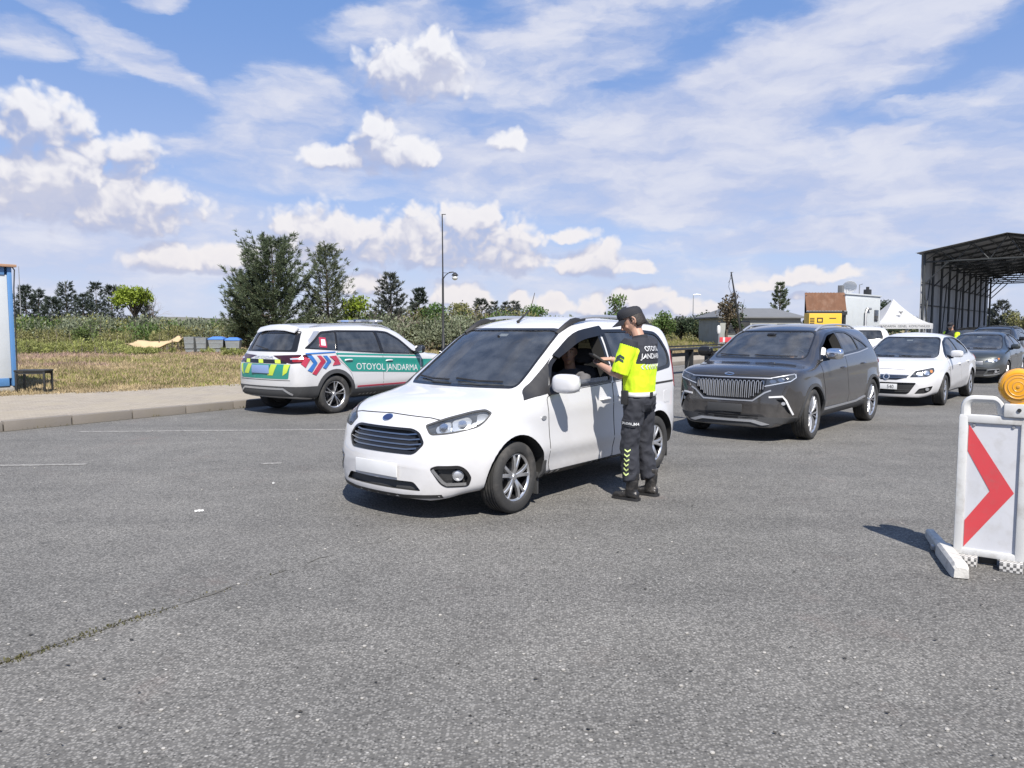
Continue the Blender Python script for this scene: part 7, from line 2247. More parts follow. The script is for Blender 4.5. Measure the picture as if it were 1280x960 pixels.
def build_sign():
    bl, br = gp(1191, 700), gp(1277, 713)
    x = (br - bl); x.z = 0; w = x.length; ang = math.atan2(x.y, x.x)
    t = thing('warning_board', 'white portable board with one red chevron pointing right and amber lamp on top', 'road sign', bl, ang)
    t.scale = (1, 1, 1.055)
    # local: x along the board to the right, y away from the camera, z up
    W = w * 1.03; H0, H1 = .055, 1.03
    h1 = 1.04
    m = MB()
    fr = .055
    m.box((fr / 2, .0, (H0 + .96) / 2), (fr, .075, .96 - H0), bev=.012); m.box((W - fr / 2, 0, (H0 + .96) / 2), (fr, .075, .96 - H0), bev=.012)
    m.box((W / 2, 0, H0 + .022), (W - .004, .07, .044), bev=.01); m.box((W / 2, 0, .94), (W - .004, .07, .05), bev=.01)
    m.build('frame', MAT['sign_white'], t)
    # carrying handle: rounded loop on the left half
    hd_ = MB(); pts = []
    x0, x1, z0, z1, r = .036, W * .58, .955, 1.062, .05
    for (cx, cz, a0, a1) in ((x0 + r, z1 - r, 180, 90), (x1 - r, z1 - r, 90, 0)):
        for k in range(6): a = R(a0 + (a1 - a0) * k / 5); pts.append((cx + r * math.cos(a), 0, cz + r * math.sin(a)))
    pts = [(x0, 0, z0 - .01)] + pts + [(x1 + .02, 0, z0 - .01)]
    hd_.tube(pts, (.034, .024), 10); hd_.build('handle', MAT['sign_white'], t)
    f = MB(); f.box((W / 2, -.012, .497), (W - 2 * fr + .004, .012, .85)); fo = f.build('sign_face', MAT['sign_face'], t)
    cx0, cx1 = fr + .004, W - fr - .02
    zt_, zb_, zm = .905, .105, .485
    th = .175
    poly = [(cx0, zt_), (cx1, zm), (cx0, zb_), (cx0, zb_ + th), (cx1 - .135, zm + .0), (cx0, zt_ - th)]
    c = MB(); c.prism([(a, b) for a, b in poly], -.0205, -.0195, 'Y'); c.build('chevron', MAT['sign_red'], fo)
    g = MB()
    for a, b in ((cx0 + .03, .90), (cx1 - .02, .90), (cx0 + .04, .088), (cx1 - .02, .088)):
        g = MB(); g.lathe([(0, -.026), (.009, -.025), (.011, -.018), (0, -.018)], 12, 'Y', (a, 0, b)); g.build('rivet', MAT['steel'], fo)
    # lamp box and lamp
    bx = MB(); bx.box((W * .83, .0, 1.005), (W * .42, .10, .085), bev=.012); bo = bx.build('battery_box', MAT['sign_white'], t)
    bz = MB(); bz.lathe([(0, -.058), (.012, -.057), (.012, -.048), (0, -.048)], 12, 'Y', (W * .83, 0, 1.01)); bz.build('switch', MAT['metal_black'], bo)
    lc = Vector((W * .80, .0, 1.155))
    lb = MB(); lb.lathe([(0, .045), (.07, .045), (.102, .030), (.112, .0), (.102, -.030), (.088, -.040), (.078, -.040), (.074, -.046), (0, -.052)], 40, 'Y', lc)
    lp = lb.build('flashing_lamp', MAT['amber_lens2'], t, angle=25)
    li = MB()
    for k in (2, 4, 5.4): li.lathe([(.013 * k, -.0505 + .0015 * k * .5), (.013 * k + .004, -.053 + .0016 * k * .5), (.013 * k + .009, -.0505 + .0015 * k * .5)], 36, 'Y', lc)
    li.lathe([(0, -.056), (.010, -.054), (.012, -.050)], 20, 'Y', lc); li.build('lens_rings', MAT['amber_inner'], lp)
    nb = MB(); nb.box((lc.x, 0, 1.052), (.08, .06, .03), bev=.008); nb.build('lamp_neck', MAT['amber_lens2'], t)
    # feet: chequered recycled plastic tread under the board
    for a in (.05, W - .10):
        q = MB(); q.box((a + .03, -.03, .03), (.13, .16, .058), bev=.006); q.build('tread_foot', MAT['chequer'], t)
    q = MB(); q.box((W / 2, .02, .032), (W - .3, .03, .05), bev=.004); q.build('cross_bar', MAT['metal_black'], t)
    # the long white supporting foot lying at right angles
    p0, p1 = gp(1161, 670), gp(1201, 724); d = (p1 - p0); L_ = d.length; a = math.atan2(d.y, d.x)
    inv = Matrix.Rotation(-ang, 4, 'Z') @ Matrix.Translation(-bl)
    c0, c1 = inv @ p0, inv @ p1; dd = (c1 - c0).normalized(); n = Vector((-dd.y, dd.x, 0))
    rings = []
    for q_, wd, hh in ((0, .024, .052), (.04, .034, .062), (.45, .042, .075), (.52, .052, .092), (.93, .054, .095), (.985, .050, .085), (1, .040, .07)):
        p = c0 + dd * L_ * q_
        rings.append([p + n * wd + Vector((0, 0, .006)), p + n * wd * .92 + Vector((0, 0, hh * .8)), p + n * wd * .6 + Vector((0, 0, hh)), p - n * wd * .6 + Vector((0, 0, hh)), p - n * wd * .92 + Vector((0, 0, hh * .8)), p - n * wd + Vector((0, 0, .006))])
    q = MB(); q.rings(rings); ft = q.build('long_foot', MAT['worn_wood'], t, angle=30)
    q = MB(); q.box(c0 + dd * L_ * .42 - n * .05 + Vector((0, 0, .03)), (.05, .03, .03), math.atan2(dd.y, dd.x), .006); q.build('bracket', MAT['steel'], ft)
build_sign()

def build_cone():
    p = gp(1281, 520); t = thing('traffic_cone', 'red and white traffic cone half hidden behind the amber lamp', 'traffic cone', p, .3)
    m = MB(); m.box((0, 0, .015), (.38, .38, .03), 0, .012); m.build('base', MAT['sign_red'], t)
    zs = [.03, .18, .30, .42, .54, .64, .72]
    r = lambda z: .14 - .155 * (z - .03) / .72 + .02
    for k in range(len(zs) - 1):
        m = MB(); m.lathe([(r(zs[k]), zs[k]), (r(zs[k + 1]), zs[k + 1]), (r(zs[k + 1]) - .008, zs[k + 1]), (r(zs[k]) - .008, zs[k])], 24, 'Z', close=True); m.build('cone_band', MAT['sign_red'] if k % 2 == 0 else MAT['sign_white'], t)
build_cone()

# ------------------------------------------------------------------ cabin, bench and things on the field
MAT['cabin_blue'] = simple('cabin_blue', (.085, .21, .43), .45, var=.08, vscale=3, dirt=((.2, .25, .3), .3, 2))
MAT['cabin_white'] = simple('cabin_panel', (.47, .50, .52), .5, var=.05, vscale=2, dirt=((.4, .4, .38), .3, 1.5))
MAT['wood_edge'] = simple('roof_edge', (.36, .22, .14), .8, var=.2, vscale=6)
def build_cabin():
    c = gp(22, 489.5, .128); t = thing('site_cabin', 'white site cabin with blue corner posts at the left edge', 'cabin', c, math.atan2(LD.y, LD.x))
    # local x runs along the kerb (away), y to the left of it; far right corner at the origin
    L_, D, H = 6.0, 2.4, px_h(334, c.y) - .128; z0 = .14
    m = MB()
    for x in (-.075, -L_ + .075):
        for y in (.05, D - .05):
            q = MB(); q.box((x + (.03 if x > -1 else -.03), y, (H + z0) / 2), (.09, .10, H - z0), bev=.01); q.build('corner_post', MAT['cabin_blue'], t)
    for y in (.07, D - .07):
        for z, h in ((z0 + .09, .18), (H - .09, .18)):
            q = MB(); q.box((-L_ / 2, y, z), (L_ - .30, .13, h), bev=.008); q.build('rail', MAT['cabin_blue'], t)
    for x in (-.07, -L_ + .07):
        for z, h in ((z0 + .09, .18), (H - .09, .18)):
            q = MB(); q.box((x, D / 2, z), (.13, D - .30, h), bev=.008); q.build('rail', MAT['cabin_blue'], t)
    q = MB(); n = 14
    for k in range(n): q.box((-.09 - (L_ - .18) * (k + .5) / n, .055, (H + z0) / 2), ((L_ - .18) / n * .985, .05, H - z0 - .36), bev=.006)
    q.box((-L_ / 2, .10, (H + z0) / 2), (L_ - .30, .03, H - z0 - .36)); q.box((-L_ / 2, D - .09, (H + z0) / 2), (L_ - .30, .05, H - z0 - .36)); q.box((-.09, D / 2, (H + z0) / 2), (.05, D - .3, H - z0 - .36)); q.box((-L_ + .09, D / 2, (H + z0) / 2), (.05, D - .3, H - z0 - .36))
    q.build('wall', MAT['cabin_white'], t, fix=False)
    q = MB(); q.box((-L_ / 2, D / 2, H + .03), (L_ + .16, D + .16, .06), bev=.01); q.build('roof', MAT['wood_edge'], t)
    q = MB(); q.box((-2.9, .045, 1.55), (.9, .04, .8), bev=.01); w = q.build('window', MAT['glass_dark'], t)
    q = MB(); q.tube([(.02, .10, H + .05), (.05, -.02, H - .06), (.02, -.02, H - .5), (.02, .02, .3)], .014, 6); q.build('cable', MAT['metal_black'], t)
    for k, x in enumerate((-.25, -L_ / 2, -L_ + .25)):
        for y in (.15, D - .15):
            M = Matrix.Translation(c) @ Matrix.Rotation(math.atan2(LD.y, LD.x), 4, 'Z'); p = M @ Vector((x, y, 0))
            b = MB(); b.box((0, 0, .068), (.42, .24, .136), math.atan2(LD.y, LD.x), .02); o = b.build('concrete_block', MAT['concrete']); o.location = p
            tag(o, 'pale concrete block under the blue and white site cabin', 'block', 'blocks under the site cabin')
build_cabin()
def build_bench():
    a = gp(57, 491, .128); t = thing('bench', 'low black metal bench standing beside the site cabin', 'bench', a, .12)
    L_, D, H = .66, .42, .50
    q = MB(); q.box((-L_ / 2, D / 2, H), (L_, D, .04), bev=.008)
    q.build('seat', MAT['metal_black'], t)
    for x in (-.03, -L_ + .03):
        for y in (.03, D - .03):
            q = MB(); q.box((x, y, H / 2 - .01), (.04, .04, H - .02), bev=.004); q.build('leg', MAT['metal_black'], t)
    q = MB(); q.box((-L_ / 2, .03, H - .05), (L_ - .1, .025, .05)); q.box((-L_ / 2, D - .03, H - .05), (L_ - .1, .025, .05)); q.build('apron', MAT['metal_black'], t)
build_bench()

MAT['tarp'] = simple('tan_tarp', (.44, .33, .19), .85, var=.15, vscale=3, bump=.3, bscale=12)
MAT['bin_grey'] = simple('bin_metal', (.25, .27, .28), .5, metal=.3, var=.15, vscale=4, dirt=((.18, .14, .11), .5, 5))
MAT['lid_blue'] = simple('lid_blue', (.07, .18, .48), .45)
def build_tarp():
    Y = 42; a, b = spot(155, Y), spot(214, Y); w = (b - a).length
    t = thing('tarpaulin', 'tan tarpaulin sagging over a low pole frame in the weeds', 'tarpaulin', a, 0)
    n, m_ = 26, 12; vs, fs = [], []
    lerp = lambda x, vs_: float(np.interp(x, [0, .25, .42, .7, .88, 1], vs_))
    for i in range(n + 1):
        for j in range(m_ + 1):
            x, y = i / n, j / m_
            zb, zf = px_h(lerp(x, [425, 426, 426.5, 426, 419.5, 422]), Y + 1.4) - a.z, px_h(lerp(x, [429, 434, 437, 435, 429, 427]), Y) - a.z
            z = zf + (zb - zf) * y - .10 * math.sin(math.pi * y) + .05 * noise.noise(Vector((x * 5, y * 3, 0)))
            vs.append((x * w * 1.02 + .08 * noise.noise(Vector((x * 4, y * 4, 5))), y * 1.4, z))
    for i in range(n):
        for j in range(m_):
            k = i * (m_ + 1) + j; fs.append((k, k + m_ + 1, k + m_ + 2, k + 1))
    o = mk('cloth', vs, fs, MAT['tarp'], t, smooth=True, angle=0); md = o.modifiers.new('thick', 'SOLIDIFY'); md.thickness = .012
    for x, y, h in ((.03, 1.2, .40), (w - .05, 1.25, .76), (w - .02, .05, .42), (w * .5, 1.25, .36)):
        q = MB(); q.tube([(x, y, -.1), (x + .03, y, h + .30)], .03, 7); q.build('pole', MAT['bark'], t)
build_tarp()
def build_bins():
    Y = 42
    for k, (u0, u1, top, lid) in enumerate(((234, 247, 421, None), (248, 261, 422, None), (263, 281, 421, 'lid_blue'), (283, 300, 422, 'lid_blue'))):
        a, b = spot(u0, Y), spot(u1, Y); w = (b - a).length; z0 = a.z; H = px_h(top, Y) - z0
        lab = ('open grey metal waste bin, leftmost of the row by the weeds', 'open grey metal waste bin beside the first blue lidded bin', 'grey waste bin with blue domed lid next to the open bins', 'grey waste bin with blue domed lid at the end near the pine')[k]
        t = thing('waste_bin', lab, 'waste bin', (a + b) / 2, .1 * k - .1, 'waste bins in the field')
        q = MB(); hw, hb = w / 2, w / 2 * .84
        H2 = H if not lid else H - .16
        q.rings([[(-hb, -.38, .12), (hb, -.38, .12), (hb, .38, .12), (-hb, .38, .12)], [(-hw, -.46, H2), (hw, -.46, H2), (hw, .46, H2), (-hw, .46, H2)], [(-hw + .03, -.43, H2), (hw - .03, -.43, H2), (hw - .03, .43, H2), (-hw + .03, .43, H2)], [(-hb + .03, -.35, .2), (hb - .03, -.35, .2), (hb - .03, .35, .2), (-hb + .03, .35, .2)]])
        q.build('tub', MAT['bin_grey'], t)
        q = MB()
        for z in (.35, .62): q.box((0, -.43, z), (w * .9, .03, .04))
        q.build('rib', MAT['bin_grey'], t)
        if lid:
            q = MB(); q.rings([[(-hw - .02, -.48, H2), (hw + .02, -.48, H2), (hw + .02, .48, H2), (-hw - .02, .48, H2)], [(-hw - .02, -.48, H2 + .05), (hw + .02, -.48, H2 + .05), (hw + .02, .48, H2 + .05), (-hw - .02, .48, H2 + .05)], [(-hw * .5, -.25, H2 + .17), (hw * .5, -.25, H2 + .17), (hw * .5, .25, H2 + .17), (-hw * .5, .25, H2 + .17)]]); q.build('lid', MAT[lid], t)
        for x in (-hb, hb):
            for y in (-.3, .3):
                q = MB(); q.lathe([(0, -.03), (.07, -.03), (.07, .03), (0, .03)], 12, 'X', (x, y, .07)); q.build('caster', MAT['rubber'], t)
build_bins()

# ------------------------------------------------------------------ street lamp, poles
def build_lamp():
    Y = 36; p = spot(554, Y); t = thing('street_lamp', 'tall black street lamp with one hanging globe, behind the white van', 'street lamp', p, 0)
    zt = px_h(268, Y) - p.z; zl = px_h(343, Y) - p.z
    q = MB(); q.tube([(0, 0, -.1), (0, 0, .25), (0, 0, .3), (0, 0, 1.2), (0, 0, 1.25), (0, 0, zl - .2)], [.13, .12, .085, .075, .055, .05], 12); q.build('pole', MAT['metal_black'], t)
    q = MB(); q.tube([(0, 0, zl - .2), (0, 0, zl + .1), (-.01, 0, zt)], [.042, .034, .026], 8); q.box((.06, 0, zt), (.20, .05, .03)); q.build('mast', MAT['metal_black'], t)
    q = MB(); q.tube([(0, 0, zl - .25), (.12, 0, zl - .05), (.32, 0, zl + .10), (.50, 0, zl + .12), (.58, 0, zl + .02)], [.024, .022, .02, .02, .02], 8); q.tube([(0, 0, zl + .08), (.25, 0, zl + .06), (.5, 0, zl + .1)], .012, 6); q.build('bracket', MAT['metal_black'], t)
    q = MB(); q.lathe([(0, zl + .10), (.05, zl + .09), (.12, zl + .02), (.17, zl - .05), (.15, zl - .06), (0, zl - .04)], 20, 'Z', (.58, 0, 0)); q.build('lamp_hood', MAT['metal_black'], t)
    MAT['globe'] = simple('lamp_globe', (.5, .52, .52), .25, coat=.5)
    q = MB(); q.sell((.58, 0, zl - .16), (.28, .28, .24), 2, 16, 10); q.build('globe', MAT['globe'], t)
build_lamp()
def pole(name, label, cat, u, Y, v, r, lean=0.0, mat='steel', extra=None):
    p = spot(u, Y); h = px_h(v, Y) - p.z; t = thing(name, label, cat, p, 0)
    q = MB(); q.tube([(0, 0, -.1), (lean * h * .5, 0, h * .5), (lean * h, 0, h)], [r, r * .8, r * .5], 8); q.build('pole', MAT[mat], t)
    if extra: extra(t, h, lean)
    return t
def mast_extra(t, h, lean):
    q = MB()
    for k in range(3):
        z = h * (.62 + .16 * k); x = lean * z; q.tube([(x - .35 + .07 * k, 0, z - .35), (x, 0, z), (x + .02, 0, z + .05)], .012, 5)
    q.tube([(lean * h, 0, h - .05), (lean * h + .12, 0, h)], .02, 5); q.tube([(lean * h * .55, 0, h * .55), (lean * h * .8 - .3, 0, h * .82), (lean * h, 0, h * .98)], .012, 5); q.build('stay', MAT['metal_black'], t)
pole('mast', 'thin black mast leaning left with wire stays, before the grey hut', 'mast', 931, 44, 340, .075, -.185, 'metal_black', mast_extra)
pole('lamp_post', 'thin far lamp post left of the broad dark tree', 'lamp post', 866, 82, 368, .07, 0, 'steel', lambda t, h, l: MB().tube([(0, 0, h - .05), (.4, 0, h), (.8, 0, h - .05)], .05, 5).build('lamp_arm', MAT['steel'], t))
pole('pole', 'slender wooden pole leaning right over the van roof', 'pole', 652, 62, 366, .05, .25, 'bark')
pole('post', 'thin pale post right beside the blue cabin corner', 'post', 27, 60, 333, .05, 0, 'steel')

# ------------------------------------------------------------------ black rail barrier behind the van
def build_barrier():
    a, b = gp(836, 470), gp(906, 462); d = b - a; L_ = d.length; t = thing('rail_barrier', 'low black steel barrier with flat top rail behind the white van', 'barrier', a, math.atan2(d.y, d.x))
    H = px_h(436, a.y)
    q = MB(); q.box((L_ / 2, 0, H - .03), (L_ + .6, .40, .06), bev=.01); q.box((L_ / 2, .0, H - .22), (L_ + .5, .06, .12), bev=.008); q.build('rail', MAT['metal_black'], t)
    q = MB(); q.box((L_ / 2, .15, H + .06), (L_ + .6, .05, .05)); q.build('top_rail', MAT['metal_black'], t)
    n = 4
    for k in range(n):
        x = -.1 + (L_ + .2) * k / (n - 1)
        q = MB(); q.box((x, 0, (H - .05) / 2), (.06, .30, H - .08), bev=.008); q.tube([(x - .2, 0, .02), (x, 0, H * .55), (x + .2, 0, .02)], .03, 6); q.build('leg', MAT['metal_black'], t)
build_barrier()

# ------------------------------------------------------------------ grey hut, generator, canopy, white cabin, tent
MAT['hut_wall'] = simple('hut_wall', (.27, .28, .27), .8, var=.12, vscale=1.5, dirt=((.18, .17, .14), .5, 1.2))
MAT['hut_roof'] = simple('hut_roof', (.13, .135, .14), .7, var=.12, vscale=2)
MAT['rust'] = simple('rust_brown', (.13, .062, .034), .85, var=.3, vscale=4, dirt=((.22, .14, .10), .6, 3))
MAT['gen_yellow'] = simple('generator_yellow', (.62, .38, .03), .45, var=.06, vscale=3, dirt=((.4, .28, .08), .3, 3))
MAT['tent'] = simple('tent_fabric', (.62, .63, .64), .6, var=.04, vscale=2)
_nt = MAT['tent'].node_tree; _tl = _nt.nodes.new('ShaderNodeBsdfTranslucent'); _tl.inputs[0].default_value = (.8, .8, .8, 1); _ms = _nt.nodes.new('ShaderNodeMixShader'); _ms.inputs[0].default_value = .45
_o = _nt.nodes['Material Output']; _nt.links.new(_nt.nodes['Principled BSDF'].outputs[0], _ms.inputs[1]); _nt.links.new(_tl.outputs[0], _ms.inputs[2]); _nt.links.new(_ms.outputs[0], _o.inputs[0])
def build_hut():
    Y = 56; a, b = spot(900, Y), spot(1004, Y); w = (b - a).length; t = thing('hut', 'low grey hut with grey hipped roof behind the dark grey SUV', 'hut', a, R(4)); H = px_h(398, Y); HT = px_h(386.5, Y); D = 5.0
    q = MB(); q.box((w / 2, D / 2, H / 2), (w, D, H), bev=.02); q.build('wall', MAT['hut_wall'], t)
    ov = .3; z = H - .02
    q = MB(); q.add([(-ov, -ov, z), (w + ov, -ov, z), (w + ov, D + ov, z), (-ov, D + ov, z), (w * .16, D / 2, HT), (w * .84, D / 2, HT), (-ov, -ov, z - .10), (w + ov, -ov, z - .10), (w + ov, D + ov, z - .10), (-ov, D + ov, z - .10)],
        [(0, 1, 5, 4), (1, 2, 5), (2, 3, 4, 5), (3, 0, 4), (0, 6, 7, 1), (1, 7, 8, 2), (2, 8, 9, 3), (3, 9, 6, 0), (9, 8, 7, 6)]); q.build('roof', MAT['hut_roof'], t, smooth=False)
    for x, ww in ((w * .14, .9), (w * .50, 1.3), (w * .82, 1.4)):
        q = MB(); q.box((x, -.02, H * .60), (ww, .06, .8), bev=.01); f = q.build('window', MAT['hut_roof'], t)
        q = MB(); q.box((x, -.056, H * .60), (ww - .12, .012, .68)); q.build('pane', MAT['glass_dark'], f)
    q = MB(); q.box((w * .30, -.02, H * .42), (.85, .06, H * .82), bev=.01); q.build('door', MAT['metal_black'], t)
build_hut()
def build_white_cabin():
    Y = 35; a = spot(1056, Y); t = thing('white_cabin', 'white boxy cabin with grey side pipe, right of the yellow generator', 'cabin', a, math.atan2(LD.y, LD.x) - R(10))
    # local x away along the lane, y left; visible long face looks towards the camera right
    L_, D = 4.3, 1.7; H0 = px_h(367, Y); H1 = H0 * 1.0
    q = MB(); q.box((L_ / 2, D / 2, H0 / 2 + .1), (L_, D, H0 - .2), bev=.03)
    for k in range(30): q.box((.15 + (L_ - .3) * k / 29, -.012, H0 / 2 + .1), (.06, .03, H0 - .5), bev=.006)
    q.build('wall', MAT['cabin_white'], t, fix=False)
    q = MB(); q.box((L_ / 2, D / 2, H0 + .02), (L_ + .1, D + .1, .07), bev=.01); q.build('roof', MAT['cabin_white'], t)
    q = MB(); q.tube([(2.2, -.10, .2), (2.2, -.10, H0 * .74), (2.35, -.10, H0 * .80), (2.8, -.10, H0 * .80)], .06, 8); q.build('downpipe', MAT['steel'], t)
    q = MB(); q.box((3.7, -.03, H0 * .70), (.5, .06, .55), bev=.01); q.build('window', MAT['glass_dark'], t)
    q = MB(); q.tube([(1.6, .6, H0), (1.6, .6, H0 + .35)], .025, 6)
    M = Matrix.Translation((1.6, .5, H0 + .45)) @ Matrix.Rotation(R(-60), 4, 'Z') @ Matrix.Rotation(R(30), 4, 'X')
    v0 = len(q.v); q.lathe([(0, .0), (.12, -.015), (.24, -.05), (.33, -.10), (.335, -.09), (.24, -.035), (.12, .0), (0, .015)], 24, 'Y'); q.v = q.v[:v0] + [M @ Vector(p) for p in q.v[v0:]]
    q.tube([M @ Vector((0, -.1, -.32)), M @ Vector((0, -.35, 0))], .012, 5)
    q.build('satellite_dish', MAT['tent'], t)
    q = MB(); q.tube([(2.6, .4, H0), (2.6, .4, H0 + .55), (2.95, .4, H0 + .6)], .025, 6); q.build('aerial', MAT['steel'], t)
    q = MB(); q.box((3.9, .5, H0 + .20), (.3, .3, .34), bev=.03); q.tube([(3.9, .5, H0 + .3), (3.9, .5, H0 + .5)], .08, 8); q.build('vent_cowl', MAT['metal_black'], t)
    q = MB(); q.box((.15, .3, H0 + .22), (.22, .22, .4), bev=.02); q.build('roof_box', MAT['hut_roof'], t)
build_white_cabin()
def build_generator():
    Y = 33; a, b = spot(1011, Y), spot(1052, Y); w = (b - a).length; t = thing('generator', 'yellow boxed generator under the rusty brown canopy', 'generator', a, 0); H = px_h(391, Y); D = .6
    q = MB(); q.box((w / 2, D / 2, H / 2 + .1), (w, D, H - .2), bev=.03); body = q.build('housing', MAT['gen_yellow'], t)
    q = MB()
    for k in range(9): q.box((.14, -.004, H - .22 - .07 * k), (.20, .02, .03))
    q.build('louvre', MAT['metal_black'], t)
    q = MB(); cx, cz = .48, H - .30
    for (x, z, ww, hh) in ((cx, cz + .085, .26, .045), (cx, cz - .085, .26, .045), (cx - .107, cz, .045, .13), (cx + .107, cz, .045, .13)): q.box((x, -.004, z), (ww, .014, hh))
    q.build('square_emblem', MAT['metal_black'], t)
    q = MB(); q.lathe([(0, -.03), (.05, -.03), (.055, .0), (0, 0)], 14, 'Y', (w * .66, 0, H - .52)); q.build('lock', MAT['metal_black'], t)
    q = MB(); q.box((w * .72, -.002, H - .22), (.30, .01, .04)); q.build('nameplate', MAT['metal_black'], t)
    q = MB(); q.box((w / 2, D / 2, .06), (w + .1, D + .1, .12), bev=.01); q.build('skid', MAT['metal_black'], t)
    # canopy
    a2, b2 = spot(1007, Y + 1.2), spot(1057, Y + 1.2); w2 = (b2 - a2).length; c = thing('canopy', 'rusty brown sheet canopy sloping above the yellow generator', 'canopy', a2 - Vector((0, 1.5, 0)), 0)
    zf, zb = px_h(388, Y + 1.1), px_h(366, Y + 1.4)
    q = MB(); n = 26; vs, fs = [], []
    for k in range(n + 1):
        x = w2 * k / n; dz = .022 * math.sin(k * math.pi)
        for y, z in ((1.45, zf), (1.72, zb + .02)): vs.append((x, y, z + (.02 if k % 2 else 0)))
    for k in range(n): fs.append((2 * k, 2 * k + 2, 2 * k + 3, 2 * k + 1))
    o = mk('roof_sheet', vs, fs, MAT['rust'], c); md = o.modifiers.new('thick', 'SOLIDIFY'); md.thickness = .02
    q = MB(); q.box((w2 / 2, 1.40, zf - .10), (w2, .06, .16)); q.build('fascia', MAT['metal_black'], c)
    for x in (.05, w2 - .05):
        for y, z in ((1.5, zf - .05), (1.7, zb - .1)):
            q = MB(); q.box((x, y, z / 2), (.07, .07, z)); q.build('post', MAT['metal_black'], c)
build_generator()
def build_tent():
    Y = 40; a, b = spot(1096, Y), spot(1164, Y); w = (b - a).length; t = thing('tent', 'white peaked tent with small crest, left of the canopy hall', 'tent', a, R(-3)); H = px_h(404, Y); HT = px_h(372, Y); D = w
    n = 14; vs, fs = [], []
    cx = cy_ = w / 2
    # concave pagoda roof from a square eave
    lev = 10
    for j in range(lev + 1):
        q_ = j / lev; rad = (1 - q_); z = H + (HT - H) * (q_ ** 1.65 * .85 + .15 * q_)
        for k in range(4 * n):
            side, f = divmod(k, n); f = f / n
            p = [(-1 + 2 * f, -1), (1, -1 + 2 * f), (1 - 2 * f, 1), (-1, 1 - 2 * f)][side]
            vs.append((cx + p[0] * rad * w / 2, cy_ + p[1] * rad * w / 2, z))
    N4 = 4 * n
    for j in range(lev):
        for k in range(N4): fs.append((j * N4 + k, j * N4 + (k + 1) % N4, (j + 1) * N4 + (k + 1) % N4, (j + 1) * N4 + k))
    o = mk('roof', vs, fs, MAT['tent'], t, smooth=True, angle=30)
    q = MB()
    for (c_, d_) in (((w / 2, 0, H - .14), (w, .02, .28)), ((w / 2, D, H - .14), (w, .02, .28)), ((0, D / 2, H - .14), (.02, D, .28)), ((w, D / 2, H - .14), (.02, D, .28))): q.box(c_, d_)
    v = q.build('valance', MAT['tent'], t)
    rs = random.Random(3)
    V, Fc = text_mesh('JANDARMA  GENEL  KOMUTANLIGI', .12)
    mk('valance_print', [(w / 2 + x * .95, -.014, H - .14 + y) for x, y in V], Fc, MAT['dark_letter'], v)
    # crest on the slope: a dark eagle-like spot
    q = MB(); z = H + (HT - H) * .42; y = w / 2 * (.36)
    for s_ in (1, -1): q.tube([(cx, y - .02, z + .03), (cx + s_ * .09, y - .02, z + .07), (cx + s_ * .13, y - .01, z + .04)], [.035, .03, .01], 6)
    q.tube([(cx, y - .05, z - .07), (cx, y, z + .07)], [.02, .05], 6); q.build('crest', MAT['hut_roof'], o)
    for x in (.04, w - .04):
        for y in (.04, D - .04):
            q = MB(); q.box((x, y, (H - .05) / 2), (.07, .07, H - .05)); q.build('leg', MAT['steel'], t)
    # brick-brown counter under the tent
    c = thing('counter', 'brown counter with pale top under the white tent', 'counter', a + Vector((.4, .8, 0)), 0)
    q = MB(); q.box((w * .4, .3, .5), (w * .85, .6, 1.0), bev=.02); q.build('front', MAT['rust'], c); q = MB(); q.box((w * .4, .3, 1.02), (w * .9, .7, .05), bev=.01); q.build('top', MAT['concrete'], c)
build_tent()

